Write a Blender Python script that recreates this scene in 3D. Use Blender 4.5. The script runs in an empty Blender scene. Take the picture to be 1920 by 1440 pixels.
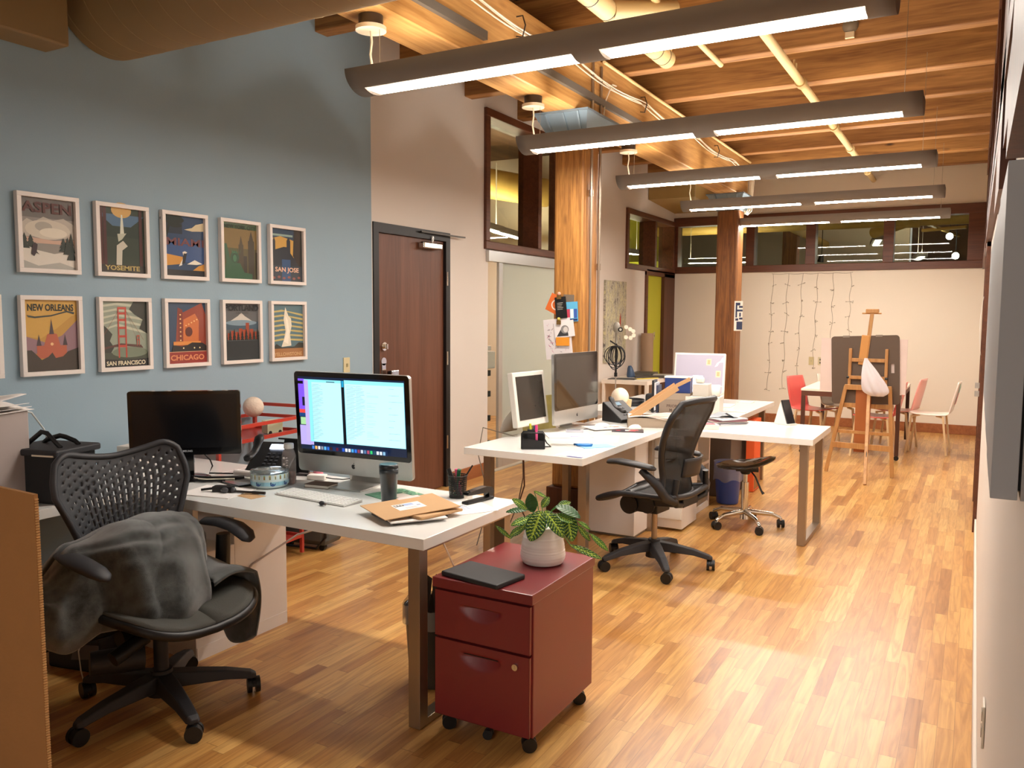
import bpy, math, random
from mathutils import Matrix, Vector, Euler
PI = math.pi
R = math.radians
sc = bpy.context.scene
col = sc.collection
rnd = random.Random(7)

# ---------------------------------------------------------------- camera, world, exposure
cam = bpy.data.cameras.new('camera')
cam.sensor_width = 36.0
cam.lens = 1547.7 / 1920 * 36.0
cam.clip_start = 0.01
co = bpy.data.objects.new('camera', cam)
col.objects.link(co)
ya, pi_, ro = 0.51029, -0.08398, 0.006275
fw = Vector((-math.sin(ya) * math.cos(pi_), math.cos(ya) * math.cos(pi_), math.sin(pi_)))
rt = Vector((math.cos(ya), math.sin(ya), 0))
up = rt.cross(fw)
r2 = rt * math.cos(ro) + up * math.sin(ro)
u2 = -rt * math.sin(ro) + up * math.cos(ro)
co.matrix_world = Matrix(((r2.x, u2.x, -fw.x, 0), (r2.y, u2.y, -fw.y, 0), (r2.z, u2.z, -fw.z, 1.55), (0, 0, 0, 1)))
sc.camera = co
sc.view_settings.view_transform = 'Standard'
sc.view_settings.look = 'None'
sc.view_settings.gamma = 1.0
sc.view_settings.use_curve_mapping = False
sc.view_settings.exposure = 0.45

w = bpy.data.worlds.new('world')
sc.world = w
w.use_nodes = True
bg = w.node_tree.nodes['Background']
bg.inputs[0].default_value = (1.0, 0.90, 0.80, 1)
bg.inputs[1].default_value = 0.34
sc.cycles.max_bounces = 8
sc.cycles.diffuse_bounces = 4
sc.cycles.glossy_bounces = 4
sc.cycles.transmission_bounces = 6
sc.cycles.use_denoising = True
sc.cycles.sample_clamp_indirect = 6.0
LAMP_DOWN, LAMP_UP = 62.0, 7.5

# ---------------------------------------------------------------- materials
def lin(c):
    return tuple(((x / 12.92) if x <= 0.04045 else ((x + 0.055) / 1.055) ** 2.4) for x in c)

def hx(s):
    s = s.lstrip('#')
    return lin(tuple(int(s[i:i + 2], 16) / 255 for i in (0, 2, 4)))

MATS = {}

def newmat(name):
    m = bpy.data.materials.new(name)
    m.use_nodes = True
    return m, m.node_tree, m.node_tree.nodes['Principled BSDF']

def M(c, rough=0.5, metal=0.0, coat=0.0, emit=0.0, vary=0.06, bump=0.0, bscale=200.0, trans=0.0, alpha=1.0, sheen=0.0, vscale=8.0):
    """procedural material: base colour with a gentle noise variation"""
    key = (c, rough, metal, coat, emit, vary, bump, bscale, trans, alpha, sheen, vscale)
    if key in MATS:
        return MATS[key]
    m, nt, b = newmat('paint_' + c)
    rgb = hx(c)
    L = nt.links.new
    if emit > 0:
        b.inputs['Emission Color'].default_value = (*rgb, 1)
        b.inputs['Emission Strength'].default_value = emit
        b.inputs['Base Color'].default_value = (*[x * 0.08 for x in rgb], 1)
    else:
        tc = nt.nodes.new('ShaderNodeTexCoord')
        nz = nt.nodes.new('ShaderNodeTexNoise')
        nz.inputs['Scale'].default_value = vscale
        nz.inputs['Detail'].default_value = 3
        L(tc.outputs['Object'], nz.inputs['Vector'])
        mx = nt.nodes.new('ShaderNodeMix')
        mx.data_type = 'RGBA'
        mx.inputs[6].default_value = (*[x * (1 - vary) for x in rgb], 1)
        mx.inputs[7].default_value = (*[min(1, x * (1 + vary)) for x in rgb], 1)
        L(nz.outputs['Fac'], mx.inputs[0])
        L(mx.outputs[2], b.inputs['Base Color'])
        if bump > 0:
            n2 = nt.nodes.new('ShaderNodeTexNoise')
            n2.inputs['Scale'].default_value = bscale
            L(tc.outputs['Object'], n2.inputs['Vector'])
            bp = nt.nodes.new('ShaderNodeBump')
            bp.inputs['Strength'].default_value = bump
            bp.inputs['Distance'].default_value = 0.01
            L(n2.outputs['Fac'], bp.inputs['Height'])
            L(bp.outputs[0], b.inputs['Normal'])
    b.inputs['Roughness'].default_value = rough
    b.inputs['Metallic'].default_value = metal
    b.inputs['Coat Weight'].default_value = coat
    b.inputs['Coat Roughness'].default_value = 0.08
    b.inputs['Transmission Weight'].default_value = trans
    b.inputs['Sheen Weight'].default_value = sheen
    b.inputs['Alpha'].default_value = alpha
    MATS[key] = m
    return m

def wood(name, c1, c2, axis='y', rough=0.55, scale=1.0, knots=0.25, dark=None, coat=0.0):
    """grain running along `axis`, with streaks and knots"""
    m, nt, b = newmat(name)
    L = nt.links.new
    N = nt.nodes.new
    tc = N('ShaderNodeTexCoord')
    mp = N('ShaderNodeMapping')
    s = {'x': (0.55, 9, 9), 'y': (9, 0.55, 9), 'z': (9, 9, 0.55)}[axis]
    mp.inputs['Scale'].default_value = tuple(k * scale for k in s)
    L(tc.outputs['Object'], mp.inputs['Vector'])
    n1 = N('ShaderNodeTexNoise')
    n1.inputs['Scale'].default_value = 1.0
    n1.inputs['Detail'].default_value = 6
    n1.inputs['Distortion'].default_value = 1.2
    L(mp.outputs[0], n1.inputs['Vector'])
    n2 = N('ShaderNodeTexNoise')
    n2.inputs['Scale'].default_value = 7.0
    n2.inputs['Detail'].default_value = 4
    L(mp.outputs[0], n2.inputs['Vector'])
    ad = N('ShaderNodeMath'); ad.operation = 'MULTIPLY_ADD'
    ad.inputs[1].default_value = 0.45
    L(n2.outputs['Fac'], ad.inputs[0]); L(n1.outputs['Fac'], ad.inputs[2])
    cr = N('ShaderNodeValToRGB')
    cr.color_ramp.elements[0].position = 0.48
    cr.color_ramp.elements[0].color = (*hx(c1), 1)
    cr.color_ramp.elements[1].position = 0.92
    cr.color_ramp.elements[1].color = (*hx(c2), 1)
    L(ad.outputs[0], cr.inputs[0])
    out = cr.outputs[0]
    if knots > 0:
        m3 = N('ShaderNodeMapping')
        s3 = {'x': (1.6, 4.5, 4.5), 'y': (4.5, 1.6, 4.5), 'z': (4.5, 4.5, 1.6)}[axis]
        m3.inputs['Scale'].default_value = s3
        L(tc.outputs['Object'], m3.inputs['Vector'])
        vo = N('ShaderNodeTexVoronoi')
        vo.inputs['Scale'].default_value = 1.0
        L(m3.outputs[0], vo.inputs['Vector'])
        r3 = N('ShaderNodeValToRGB')
        r3.color_ramp.elements[0].position = 0.035
        r3.color_ramp.elements[0].color = (1, 1, 1, 1)
        r3.color_ramp.elements[1].position = 0.11
        r3.color_ramp.elements[1].color = (0, 0, 0, 1)
        L(vo.outputs['Distance'], r3.inputs[0])
        ml = N('ShaderNodeMath'); ml.operation = 'MULTIPLY'; ml.inputs[1].default_value = knots * 3
        L(r3.outputs[0], ml.inputs[0])
        mx = N('ShaderNodeMix'); mx.data_type = 'RGBA'
        L(ml.outputs[0], mx.inputs[0]); L(out, mx.inputs[6])
        mx.inputs[7].default_value = (*(hx(dark) if dark else [x * 0.3 for x in hx(c1)]), 1)
        out = mx.outputs[2]
    L(out, b.inputs['Base Color'])
    bp = N('ShaderNodeBump'); bp.inputs['Strength'].default_value = 0.15; bp.inputs['Distance'].default_value = 0.005
    L(ad.outputs[0], bp.inputs['Height']); L(bp.outputs[0], b.inputs['Normal'])
    b.inputs['Roughness'].default_value = rough
    b.inputs['Coat Weight'].default_value = coat
    b.inputs['Coat Roughness'].default_value = 0.15
    return m

def floor_mat():
    m, nt, b = newmat('oak_strip_floor')
    L = nt.links.new
    N = nt.nodes.new
    def math_(op, a, bb=None, c=None):
        n = N('ShaderNodeMath'); n.operation = op
        for i, v in enumerate((a, bb, c)):
            if v is None: continue
            if isinstance(v, (int, float)): n.inputs[i].default_value = v
            else: L(v, n.inputs[i])
        return n.outputs[0]
    tc = N('ShaderNodeTexCoord'); sp = N('ShaderNodeSeparateXYZ'); L(tc.outputs['Object'], sp.inputs[0])
    xr = math_('DIVIDE', sp.outputs[0], 0.0575)
    row = math_('FLOOR', xr); fx = math_('FRACT', xr)
    w1 = N('ShaderNodeTexWhiteNoise'); w1.noise_dimensions = '1D'; L(row, w1.inputs['W'])
    ln = math_('MULTIPLY_ADD', w1.outputs['Value'], 0.35, 0.42)
    yr = math_('MULTIPLY_ADD', w1.outputs['Value'], 17.3, math_('DIVIDE', sp.outputs[1], ln))
    pid = math_('FLOOR', yr); fy = math_('FRACT', yr)
    cb = N('ShaderNodeCombineXYZ'); L(row, cb.inputs[0]); L(pid, cb.inputs[1])
    w2 = N('ShaderNodeTexWhiteNoise'); w2.noise_dimensions = '3D'; L(cb.outputs[0], w2.inputs['Vector'])
    cr = N('ShaderNodeValToRGB')
    e = cr.color_ramp.elements
    e[0].position = 0; e[0].color = (*hx('#a57038'), 1)
    e[1].position = 1; e[1].color = (*hx('#dbae69'), 1)
    for p, c in ((0.12, '#ba8547'), (0.45, '#c79351'), (0.8, '#d1a15c')):
        q = e.new(p); q.color = (*hx(c), 1)
    L(w2.outputs['Value'], cr.inputs[0])
    # grain, different on every strip
    c2 = N('ShaderNodeCombineXYZ')
    L(math_('MULTIPLY', sp.outputs[0], 22.0), c2.inputs[0])
    L(math_('MULTIPLY_ADD', w2.outputs['Value'], 40.0, math_('MULTIPLY', sp.outputs[1], 1.6)), c2.inputs[1])
    L(math_('MULTIPLY', w2.outputs['Value'], 9.0), c2.inputs[2])
    n1 = N('ShaderNodeTexNoise'); n1.inputs['Scale'].default_value = 1.3; n1.inputs['Detail'].default_value = 5
    n1.inputs['Distortion'].default_value = 2.0
    L(c2.outputs[0], n1.inputs['Vector'])
    r1 = N('ShaderNodeValToRGB')
    r1.color_ramp.elements[0].position = 0.3; r1.color_ramp.elements[0].color = (0.60, 0.52, 0.45, 1)
    r1.color_ramp.elements[1].position = 0.62; r1.color_ramp.elements[1].color = (1.0, 1.0, 1.0, 1)
    L(n1.outputs['Fac'], r1.inputs[0])
    mx = N('ShaderNodeMix'); mx.data_type = 'RGBA'; mx.blend_type = 'MULTIPLY'; mx.inputs[0].default_value = 0.8
    L(cr.outputs[0], mx.inputs[6]); L(r1.outputs[0], mx.inputs[7])
    gx = math_('LESS_THAN', math_('MINIMUM', fx, math_('SUBTRACT', 1.0, fx)), 0.014)
    gy = math_('LESS_THAN', fy, 0.004)
    g = math_('MULTIPLY', math_('MAXIMUM', gx, gy), 0.55)
    m2 = N('ShaderNodeMix'); m2.data_type = 'RGBA'
    L(g, m2.inputs[0]); L(mx.outputs[2], m2.inputs[6]); m2.inputs[7].default_value = (*hx('#5a3210'), 1)
    L(m2.outputs[2], b.inputs['Base Color'])
    b.inputs['Roughness'].default_value = 0.33
    b.inputs['Coat Weight'].default_value = 0.25
    b.inputs['Coat Roughness'].default_value = 0.22
    bp = N('ShaderNodeBump'); bp.inputs['Strength'].default_value = 0.12; bp.inputs['Distance'].default_value = 0.004
    L(n1.outputs['Fac'], bp.inputs['Height']); L(bp.outputs[0], b.inputs['Normal'])
    return m

def glass_mat(name='window_glass', tint='#eef4ee', rough=0.02, mixf=0.12):
    m, nt, b = newmat(name)
    L = nt.links.new
    tr = nt.nodes.new('ShaderNodeBsdfTransparent'); tr.inputs[0].default_value = (*hx(tint), 1)
    gl = nt.nodes.new('ShaderNodeBsdfGlossy'); gl.inputs['Roughness'].default_value = rough
    fr = nt.nodes.new('ShaderNodeFresnel'); fr.inputs[0].default_value = 1.45
    ms = nt.nodes.new('ShaderNodeMixShader')
    ge = nt.nodes.new('ShaderNodeNewGeometry')
    ib = nt.nodes.new('ShaderNodeMath'); ib.operation = 'MULTIPLY_ADD'; ib.inputs[1].default_value = -1.0; ib.inputs[2].default_value = 1.0
    L(ge.outputs['Backfacing'], ib.inputs[0])
    mu = nt.nodes.new('ShaderNodeMath'); mu.operation = 'MULTIPLY'
    L(fr.outputs[0], mu.inputs[0]); L(ib.outputs[0], mu.inputs[1])
    L(mu.outputs[0], ms.inputs[0]); L(tr.outputs[0], ms.inputs[1]); L(gl.outputs[0], ms.inputs[2])
    L(ms.outputs[0], nt.nodes['Material Output'].inputs['Surface'])
    return m

def film_mat(name, c, op):
    """thin plastic film: part see-through, part diffuse, part glossy"""
    m, nt, b = newmat(name)
    L = nt.links.new
    tr = nt.nodes.new('ShaderNodeBsdfTransparent')
    b.inputs['Base Color'].default_value = (*hx(c), 1); b.inputs['Roughness'].default_value = 0.3
    ms = nt.nodes.new('ShaderNodeMixShader'); ms.inputs[0].default_value = op
    L(tr.outputs[0], ms.inputs[1]); L(b.outputs[0], ms.inputs[2])
    L(ms.outputs[0], nt.nodes['Material Output'].inputs['Surface'])
    return m

def frosted_mat():
    m, nt, b = newmat('frosted_glass')
    L = nt.links.new
    tl = nt.nodes.new('ShaderNodeBsdfTranslucent'); tl.inputs[0].default_value = (*hx('#e6ebe4'), 1)
    b.inputs['Base Color'].default_value = (*hx('#d0d5cd'), 1); b.inputs['Roughness'].default_value = 0.25
    ms = nt.nodes.new('ShaderNodeMixShader'); ms.inputs[0].default_value = 0.45
    L(tl.outputs[0], ms.inputs[1]); L(b.outputs[0], ms.inputs[2])
    L(ms.outputs[0], nt.nodes['Material Output'].inputs['Surface'])
    return m

def fur_mat(c1, c2):
    m, nt, b = newmat('plush_fabric')
    L = nt.links.new
    tc = nt.nodes.new('ShaderNodeTexCoord')
    n1 = nt.nodes.new('ShaderNodeTexNoise'); n1.inputs['Scale'].default_value = 14; n1.inputs['Detail'].default_value = 7; n1.inputs['Roughness'].default_value = 0.7
    n2 = nt.nodes.new('ShaderNodeTexNoise'); n2.inputs['Scale'].default_value = 700; n2.inputs['Detail'].default_value = 2
    L(tc.outputs['Object'], n1.inputs[0]); L(tc.outputs['Object'], n2.inputs[0])
    cr = nt.nodes.new('ShaderNodeValToRGB')
    cr.color_ramp.elements[0].position = 0.35; cr.color_ramp.elements[0].color = (*hx(c1), 1)
    cr.color_ramp.elements[1].position = 0.7; cr.color_ramp.elements[1].color = (*hx(c2), 1)
    L(n1.outputs[0], cr.inputs[0]); L(cr.outputs[0], b.inputs['Base Color'])
    bp = nt.nodes.new('ShaderNodeBump'); bp.inputs['Strength'].default_value = 0.6; bp.inputs['Distance'].default_value = 0.008
    L(n2.outputs[0], bp.inputs['Height']); L(bp.outputs[0], b.inputs['Normal'])
    b.inputs['Roughness'].default_value = 0.95
    b.inputs['Sheen Weight'].default_value = 0.8
    b.inputs['Specular IOR Level'].default_value = 0.1
    return m

OAK = floor_mat()
FIR = wood('ceiling_fir_joist', '#73471f', '#b17d42', 'x', 0.6, 1.3, 0.33, '#3d2410')
FIR_Y = wood('ceiling_fir_beam', '#97672f', '#c99a5c', 'y', 0.55, 1.2, 0.16, '#80552b')
DECK = wood('ceiling_deck', '#4a321d', '#67482b', 'y', 0.7, 0.9, 0.15)
COLW = wood('timber_column', '#7f4f22', '#c08844', 'z', 0.55, 3.4, 0.22, '#5f3b17')
COLD = wood('dark_timber_column', '#5a3318', '#8f5c2c', 'z', 0.5, 3.0, 0.2, '#4a2811')
TRIM = wood('stained_trim', '#4f2a16', '#693b22', 'y', 0.45, 2.0, 0.0)
TRIMD = wood('dark_stained_panel', '#46230f', '#5c3018', 'z', 0.5, 2.0, 0.0)
DOORW = wood('walnut_door', '#54301f', '#6e432e', 'z', 0.45, 0.9, 0.0)
BASEW = wood('baseboard_wood', '#8a4f2a', '#a5653a', 'y', 0.45, 2.0, 0.0)
EASELW = wood('beech_easel', '#a5723f', '#c3935a', 'z', 0.45, 2.0, 0.0)
BIRCH = wood('birch_ply', '#d8b98c', '#ecd3a8', 'z', 0.4, 2.0, 0.0)
CARDB = M('#a1713f', 0.85, vary=0.08, bump=0.1, bscale=60)
CARDL = M('#c9a273', 0.85, vary=0.06)
KRAFT = M('#c19a6e', 0.8, vary=0.05)
WALLW = M('#d8cfc5', 0.85, vary=0.02, bump=0.05, bscale=90, vscale=1.5)
WALLC = M('#e6dac8', 0.85, vary=0.02, bump=0.05, bscale=90, vscale=1.5)
WALLB = M('#92a8b5', 0.8, vary=0.03, bump=0.05, bscale=90, vscale=1.5)
LIME = M('#b7b52c', 0.7, vary=0.03)
WHITE = M('#f0f0ec', 0.22, coat=0.5, vary=0.01)
WHITEM = M('#e8e4e2', 0.45, vary=0.02)
PAPER = M('#f1ece8', 0.8, vary=0.02)
STEEL = M('#a59684', 0.34, metal=0.85, vary=0.06, vscale=3)
CHROME = M('#d9d6d0', 0.12, metal=1.0, vary=0.02)
ALU = M('#c9c9c6', 0.28, metal=0.7, vary=0.02)
FIXG = M('#7d756c', 0.5, vary=0.03)
BLACK = M('#0f0f11', 0.45, vary=0.1)
BLACKG = M('#0d0d10', 0.12, coat=0.5, vary=0.05)
BLACKM = M('#161618', 0.75, vary=0.12, bump=0.2, bscale=500)
CHARC = M('#2c2c30', 0.55, vary=0.06)
GRAPH = M('#232326', 0.42, vary=0.05)
RED = M('#a8362b', 0.35, coat=0.2, vary=0.04)
REDC = M('#7a2428', 0.36, coat=0.2, vary=0.04, vscale=2)
GLASS = glass_mat()
FROST = frosted_mat()

# ---------------------------------------------------------------- mesh builder
class MB:
    def __init__(s, m=None):
        s.v = []; s.f = []; s.mi = []; s.sm = []; s.mats = []; s.M = Matrix.Identity(4); s.cur = 0
        if m is not None: s.use(m)
    def use(s, mat):
        if mat not in s.mats: s.mats.append(mat)
        s.cur = s.mats.index(mat)
        return s
    def at(s, loc=(0, 0, 0), rz=0, rx=0, ry=0):
        s.M = Matrix.Translation(loc) @ Euler((rx, ry, rz)).to_matrix().to_4x4()
        return s
    def add(s, vs, fs, smooth=False):
        n = len(s.v)
        s.v += [tuple(s.M @ Vector(p)) for p in vs]
        for f in fs:
            s.f.append(tuple(i + n for i in f)); s.mi.append(s.cur); s.sm.append(smooth)
        return s
    def box(s, x0, x1, y0, y1, z0, z1):
        v = [(x, y, z) for z in (z0, z1) for y in (y0, y1) for x in (x0, x1)]
        return s.add(v, [(0, 2, 3, 1), (4, 5, 7, 6), (0, 1, 5, 4), (2, 6, 7, 3), (0, 4, 6, 2), (1, 3, 7, 5)])
    def cbox(s, c, d, R3=None):
        h = [k / 2 for k in d]
        v = []
        for z in (-h[2], h[2]):
            for y in (-h[1], h[1]):
                for x in (-h[0], h[0]):
                    p = Vector((x, y, z))
                    if R3: p = R3 @ p
                    v.append(p + Vector(c))
        return s.add(v, [(0, 2, 3, 1), (4, 5, 7, 6), (0, 1, 5, 4), (2, 6, 7, 3), (0, 4, 6, 2), (1, 3, 7, 5)])
    def bar(s, a, b, w, t, upv=(0, 0, 1)):
        """a straight bar of rectangular section from a to b; w across, t along the up direction"""
        a = Vector(a); b = Vector(b); d = (b - a).normalized(); u = Vector(upv)
        sx = d.cross(u)
        if sx.length < 1e-4: sx = d.cross(Vector((1, 0, 0)))
        sx.normalize(); uy = sx.cross(d)
        v = [p + sx * i * w / 2 + uy * j * t / 2 for p in (a, b) for i, j in ((-1, -1), (1, -1), (1, 1), (-1, 1))]
        return s.add(v, [(3, 2, 1, 0), (4, 5, 6, 7), (0, 1, 5, 4), (1, 2, 6, 5), (2, 3, 7, 6), (3, 0, 4, 7)])
    def cyl(s, a, b, r0, r1=None, n=16, caps=True, smooth=True):
        r1 = r0 if r1 is None else r1
        a = Vector(a); b = Vector(b); d = (b - a).normalized()
        x = d.orthogonal().normalized(); y = d.cross(x)
        v = []
        for p, r in ((a, r0), (b, r1)):
            for i in range(n):
                t = 2 * PI * i / n
                v.append(p + (x * math.cos(t) + y * math.sin(t)) * r)
        s.add(v, [(i, (i + 1) % n, n + (i + 1) % n, n + i) for i in range(n)], smooth)
        if caps:
            s.add(v[:n], [tuple(range(n))[::-1]]); s.add(v[n:], [tuple(range(n))])
        return s
    def lathe(s, prof, n=24, c=(0, 0, 0), smooth=True, ax=None):
        v = []
        for r, z in prof:
            for i in range(n):
                t = 2 * PI * i / n
                v.append((c[0] + r * math.cos(t), c[1] + r * math.sin(t), c[2] + z))
        f = [(k * n + i, k * n + (i + 1) % n, (k + 1) * n + (i + 1) % n, (k + 1) * n + i) for k in range(len(prof) - 1) for i in range(n)]
        s.add(v, f, smooth)
        if prof[0][0] > 1e-4: s.add(v[:n], [tuple(range(n))[::-1]])
        if prof[-1][0] > 1e-4: s.add(v[-n:], [tuple(range(n))])
        return s
    def tube(s, pts, r, n=8, closed=False, flat=1.0):
        P = [Vector(p) for p in pts]; m = len(P)
        rr = r if isinstance(r, (list, tuple)) else [r] * m
        T = []
        for i in range(m):
            if closed: d = P[(i + 1) % m] - P[i - 1]
            else: d = P[min(i + 1, m - 1)] - P[max(i - 1, 0)]
            T.append(d.normalized() if d.length > 1e-9 else Vector((0, 0, 1)))
        x = T[0].orthogonal().normalized()
        if abs(T[0].z) < 0.9: x = T[0].cross(Vector((0, 0, 1))).normalized()
        v = []
        for i in range(m):
            x = (x - T[i] * x.dot(T[i])).normalized(); y = T[i].cross(x)
            for k in range(n):
                t = 2 * PI * k / n
                v.append(P[i] + (x * math.cos(t) + y * math.sin(t) * flat) * rr[i])
        f = []
        for i in range(m if closed else m - 1):
            j = (i + 1) % m
            f += [(i * n + k, i * n + (k + 1) % n, j * n + (k + 1) % n, j * n + k) for k in range(n)]
        s.add(v, f, True)
        if not closed:
            s.add(v[:n], [tuple(range(n))[::-1]]); s.add(v[-n:], [tuple(range(n))])
        return s
    def prism(s, poly, z0, z1, smooth=False):
        n = len(poly)
        v = [(x, y, z0) for x, y in poly] + [(x, y, z1) for x, y in poly]
        s.add(v, [tuple(range(n))[::-1], tuple(range(n, 2 * n))])
        s.add(v, [(i, (i + 1) % n, n + (i + 1) % n, n + i) for i in range(n)], smooth)
        return s
    def poly(s, pts):
        return s.add(pts, [tuple(range(len(pts)))])
    def sphere(s, c, r, n=20, sq=(1, 1, 1)):
        m = n // 2
        v = [(c[0], c[1], c[2] - r * sq[2])]
        for k in range(1, m):
            p = -PI / 2 + PI * k / m
            for i in range(n):
                t = 2 * PI * i / n
                v.append((c[0] + r * sq[0] * math.cos(p) * math.cos(t), c[1] + r * sq[1] * math.cos(p) * math.sin(t), c[2] + r * sq[2] * math.sin(p)))
        v.append((c[0], c[1], c[2] + r * sq[2]))
        f = [(0, 1 + (i + 1) % n, 1 + i) for i in range(n)]
        for k in range(m - 2):
            a = 1 + k * n
            f += [(a + i, a + (i + 1) % n, a + n + (i + 1) % n, a + n + i) for i in range(n)]
        a = 1 + (m - 2) * n; e = len(v) - 1
        f += [(a + i, a + (i + 1) % n, e) for i in range(n)]
        return s.add(v, f, True)
    def grid(s, fn, nu, nv, keep=None, smooth=True):
        v = [fn(i / nu, j / nv) for j in range(nv + 1) for i in range(nu + 1)]
        f = []
        for j in range(nv):
            for i in range(nu):
                if keep is None or keep(i, j):
                    a = j * (nu + 1) + i
                    f.append((a, a + 1, a + nu + 2, a + nu + 1))
        return s.add(v, f, smooth)
    def text(s, body, size, x, y, z=0.0, align='CENTER', depth=0.0, bold=0.0, sx=1.0, spacing=1.0, fit=None):
        cu = bpy.data.curves.new('lettering', 'FONT')
        cu.body = body; cu.size = size; cu.align_x = align; cu.align_y = 'CENTER'; cu.extrude = depth
        cu.offset = bold; cu.resolution_u = 3; cu.space_character = spacing
        ob = bpy.data.objects.new('lettering', cu)
        col.objects.link(ob)
        dg = bpy.context.evaluated_depsgraph_get()
        me = bpy.data.meshes.new_from_object(ob.evaluated_get(dg))
        if fit:
            xs_ = [p.co.x for p in me.vertices]; sx = fit / max(1e-6, max(xs_) - min(xs_))
        vs = [(p.co.x * sx + x, p.co.y + y, p.co.z + z) for p in me.vertices]
        s.add(vs, [tuple(f.vertices) for f in me.polygons])
        bpy.data.objects.remove(ob); bpy.data.meshes.remove(me); bpy.data.curves.remove(cu)
        return s
    def build(s, name, parent=None, bevel=0.0, seg=2, label=None, sub=0, solid=0.0, kind=None, mat=None, weld=False):
        if mat is not None: s.mats = [mat]; s.mi = [0] * len(s.f)
        me = bpy.data.meshes.new(name)
        me.from_pydata(s.v, [], s.f)
        for m_ in s.mats: me.materials.append(m_)
        me.polygons.foreach_set('material_index', s.mi)
        me.polygons.foreach_set('use_smooth', s.sm)
        me.update()
        o = bpy.data.objects.new(name, me)
        col.objects.link(o)
        if parent is not None: o.parent = parent
        if weld:
            mo = o.modifiers.new('weld', 'WELD'); mo.merge_threshold = 0.0005
        if solid:
            mo = o.modifiers.new('solid', 'SOLIDIFY'); mo.thickness = solid; mo.offset = 0
        if bevel:
            mo = o.modifiers.new('bevel', 'BEVEL'); mo.width = bevel; mo.segments = seg; mo.limit_method = 'ANGLE'; mo.angle_limit = R(40)
        if sub:
            mo = o.modifiers.new('sub', 'SUBSURF'); mo.levels = sub; mo.render_levels = sub
        if label: o['label'] = label
        if kind: o['kind'] = kind
        return o

def struct(name, mb, **k):
    return mb.build(name, kind='structure', **k)

def thing(name, label, cat, loc=(0, 0, 0), rz=0.0, group=None, rx=0, ry=0):
    o = bpy.data.objects.new(name, None)
    o.empty_display_size = 0.1
    col.objects.link(o)
    o.location = loc; o.rotation_euler = (rx, ry, rz)
    o['label'] = label; o['category'] = cat
    if group: o['group'] = group
    return o

def single(name, mb, label, cat, loc=(0, 0, 0), rz=0.0, group=None, rx=0, ry=0, **k):
    o = mb.build(name, **k)
    o.location = loc; o.rotation_euler = (rx, ry, rz)
    o['label'] = label; o['category'] = cat
    if group: o['group'] = group
    return o

def kids(o):
    return [c for c in col.objects if c.parent == o]

def dup(root, loc, rz=0.0, label=None, group=None):
    r = root.copy(); col.objects.link(r); r.location = loc; r.rotation_euler = (root.rotation_euler[0], root.rotation_euler[1], rz)
    if label: r['label'] = label
    if group: r['group'] = group
    for ch in kids(root):
        c = ch.copy(); col.objects.link(c); c.parent = r
        for g in kids(ch):
            d = g.copy(); col.objects.link(d); d.parent = c
    return r

def arc(c, r, a0, a1, n, z=0.0, rx=None):
    return [(c[0] + r * math.cos(a0 + (a1 - a0) * i / n), c[1] + (rx or r) * math.sin(a0 + (a1 - a0) * i / n)) for i in range(n + 1)]

def rrect(w, h, r, n=4):
    p = []
    for cx, cy, a in ((w / 2 - r, h / 2 - r, 0), (-w / 2 + r, h / 2 - r, PI / 2), (-w / 2 + r, -h / 2 + r, PI), (w / 2 - r, -h / 2 + r, 3 * PI / 2)):
        for i in range(n + 1):
            t = a + PI / 2 * i / n
            p.append((cx + r * math.cos(t), cy + r * math.sin(t)))
    return p
# ================================================================ the room shell
XL, XR, YB, ZC = -4.10, 0.07, 12.40, 3.84
m = MB(OAK).box(-7.6, 2.5, -4.0, 12.6, -0.05, 0.0)
struct('floor', m)
m = MB(DECK).box(-7.6, 2.5, -4.0, 12.6, ZC, ZC + 0.08)
ceil_ = struct('ceiling', m)
for i, y in enumerate([-2.2, -1.25, -0.3, 0.65, 1.6, 2.57, 3.53, 4.49, 5.46, 6.42, 7.40, 8.30, 9.30, 10.22, 11.17, 12.10]):
    j = MB(FIR).at((0, y, 3.5)).box(-4.6, 0.4, 0.0, 0.13, 0.0, ZC - 3.5)
    j.M = Matrix.Identity(4)
    jo = j.build('joist', parent=ceil_, bevel=0.006, seg=1)
b1 = MB(FIR_Y).box(-2.88, -2.62, -3.0, 5.88, 3.05, 3.5).build('beam', parent=ceil_, bevel=0.008, seg=1)
b2 = MB(FIR_Y).box(-2.87, -2.61, 5.93, 10.78, 3.05, 3.5).build('beam', parent=ceil_, bevel=0.008, seg=1)

# left wall: pale blue paint as far as the door, warm white beyond
m = MB(WALLB)
m.box(XL - 0.2, XL, -3.0, 5.09, 0, ZC)
m.use(WALLW)
m.box(XL - 0.2, XL, 5.09, 5.10, 0, ZC)
m.box(XL - 0.2, XL, 5.10, 6.17, 2.26, ZC)
m.box(XL - 0.2, XL, 6.17, 6.76, 0, ZC)
m.box(XL - 0.2, XL, 6.76, 8.95, 2.125, 2.17)
m.box(XL - 0.2, XL, 6.76, 6.84, 0, 2.13)
m.box(XL - 0.2, XL, 6.76, 8.60, 3.475, ZC)
m.box(XL - 0.2, XL, 8.60, 8.95, 2.17, ZC)
m.box(XL - 0.2, XL, 8.95, 10.38, 0, ZC)
m.box(XL - 0.2, XL, 10.38, 12.40, 2.96, ZC)
m.box(XL - 0.2, XL, 10.38, 11.20, 0, 2.17)
m.box(XL - 0.2, XL, 12.30, 12.60, 0, 2.17)
m.use(WALLC)
struct('wall_left', m)
m = MB(WALLC)
m.box(XL, XR + 0.2, YB, YB + 0.15, 0, 2.20)
m.box(XL, XR + 0.2, YB, YB + 0.15, 3.02, ZC)
struct('wall_back', m)
m = MB(WALLW).box(XR, XR + 0.15, -3.0, YB, 0, 2.15)
m.box(XR, XR + 0.15, 6.85, YB, 2.15, ZC)
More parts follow.
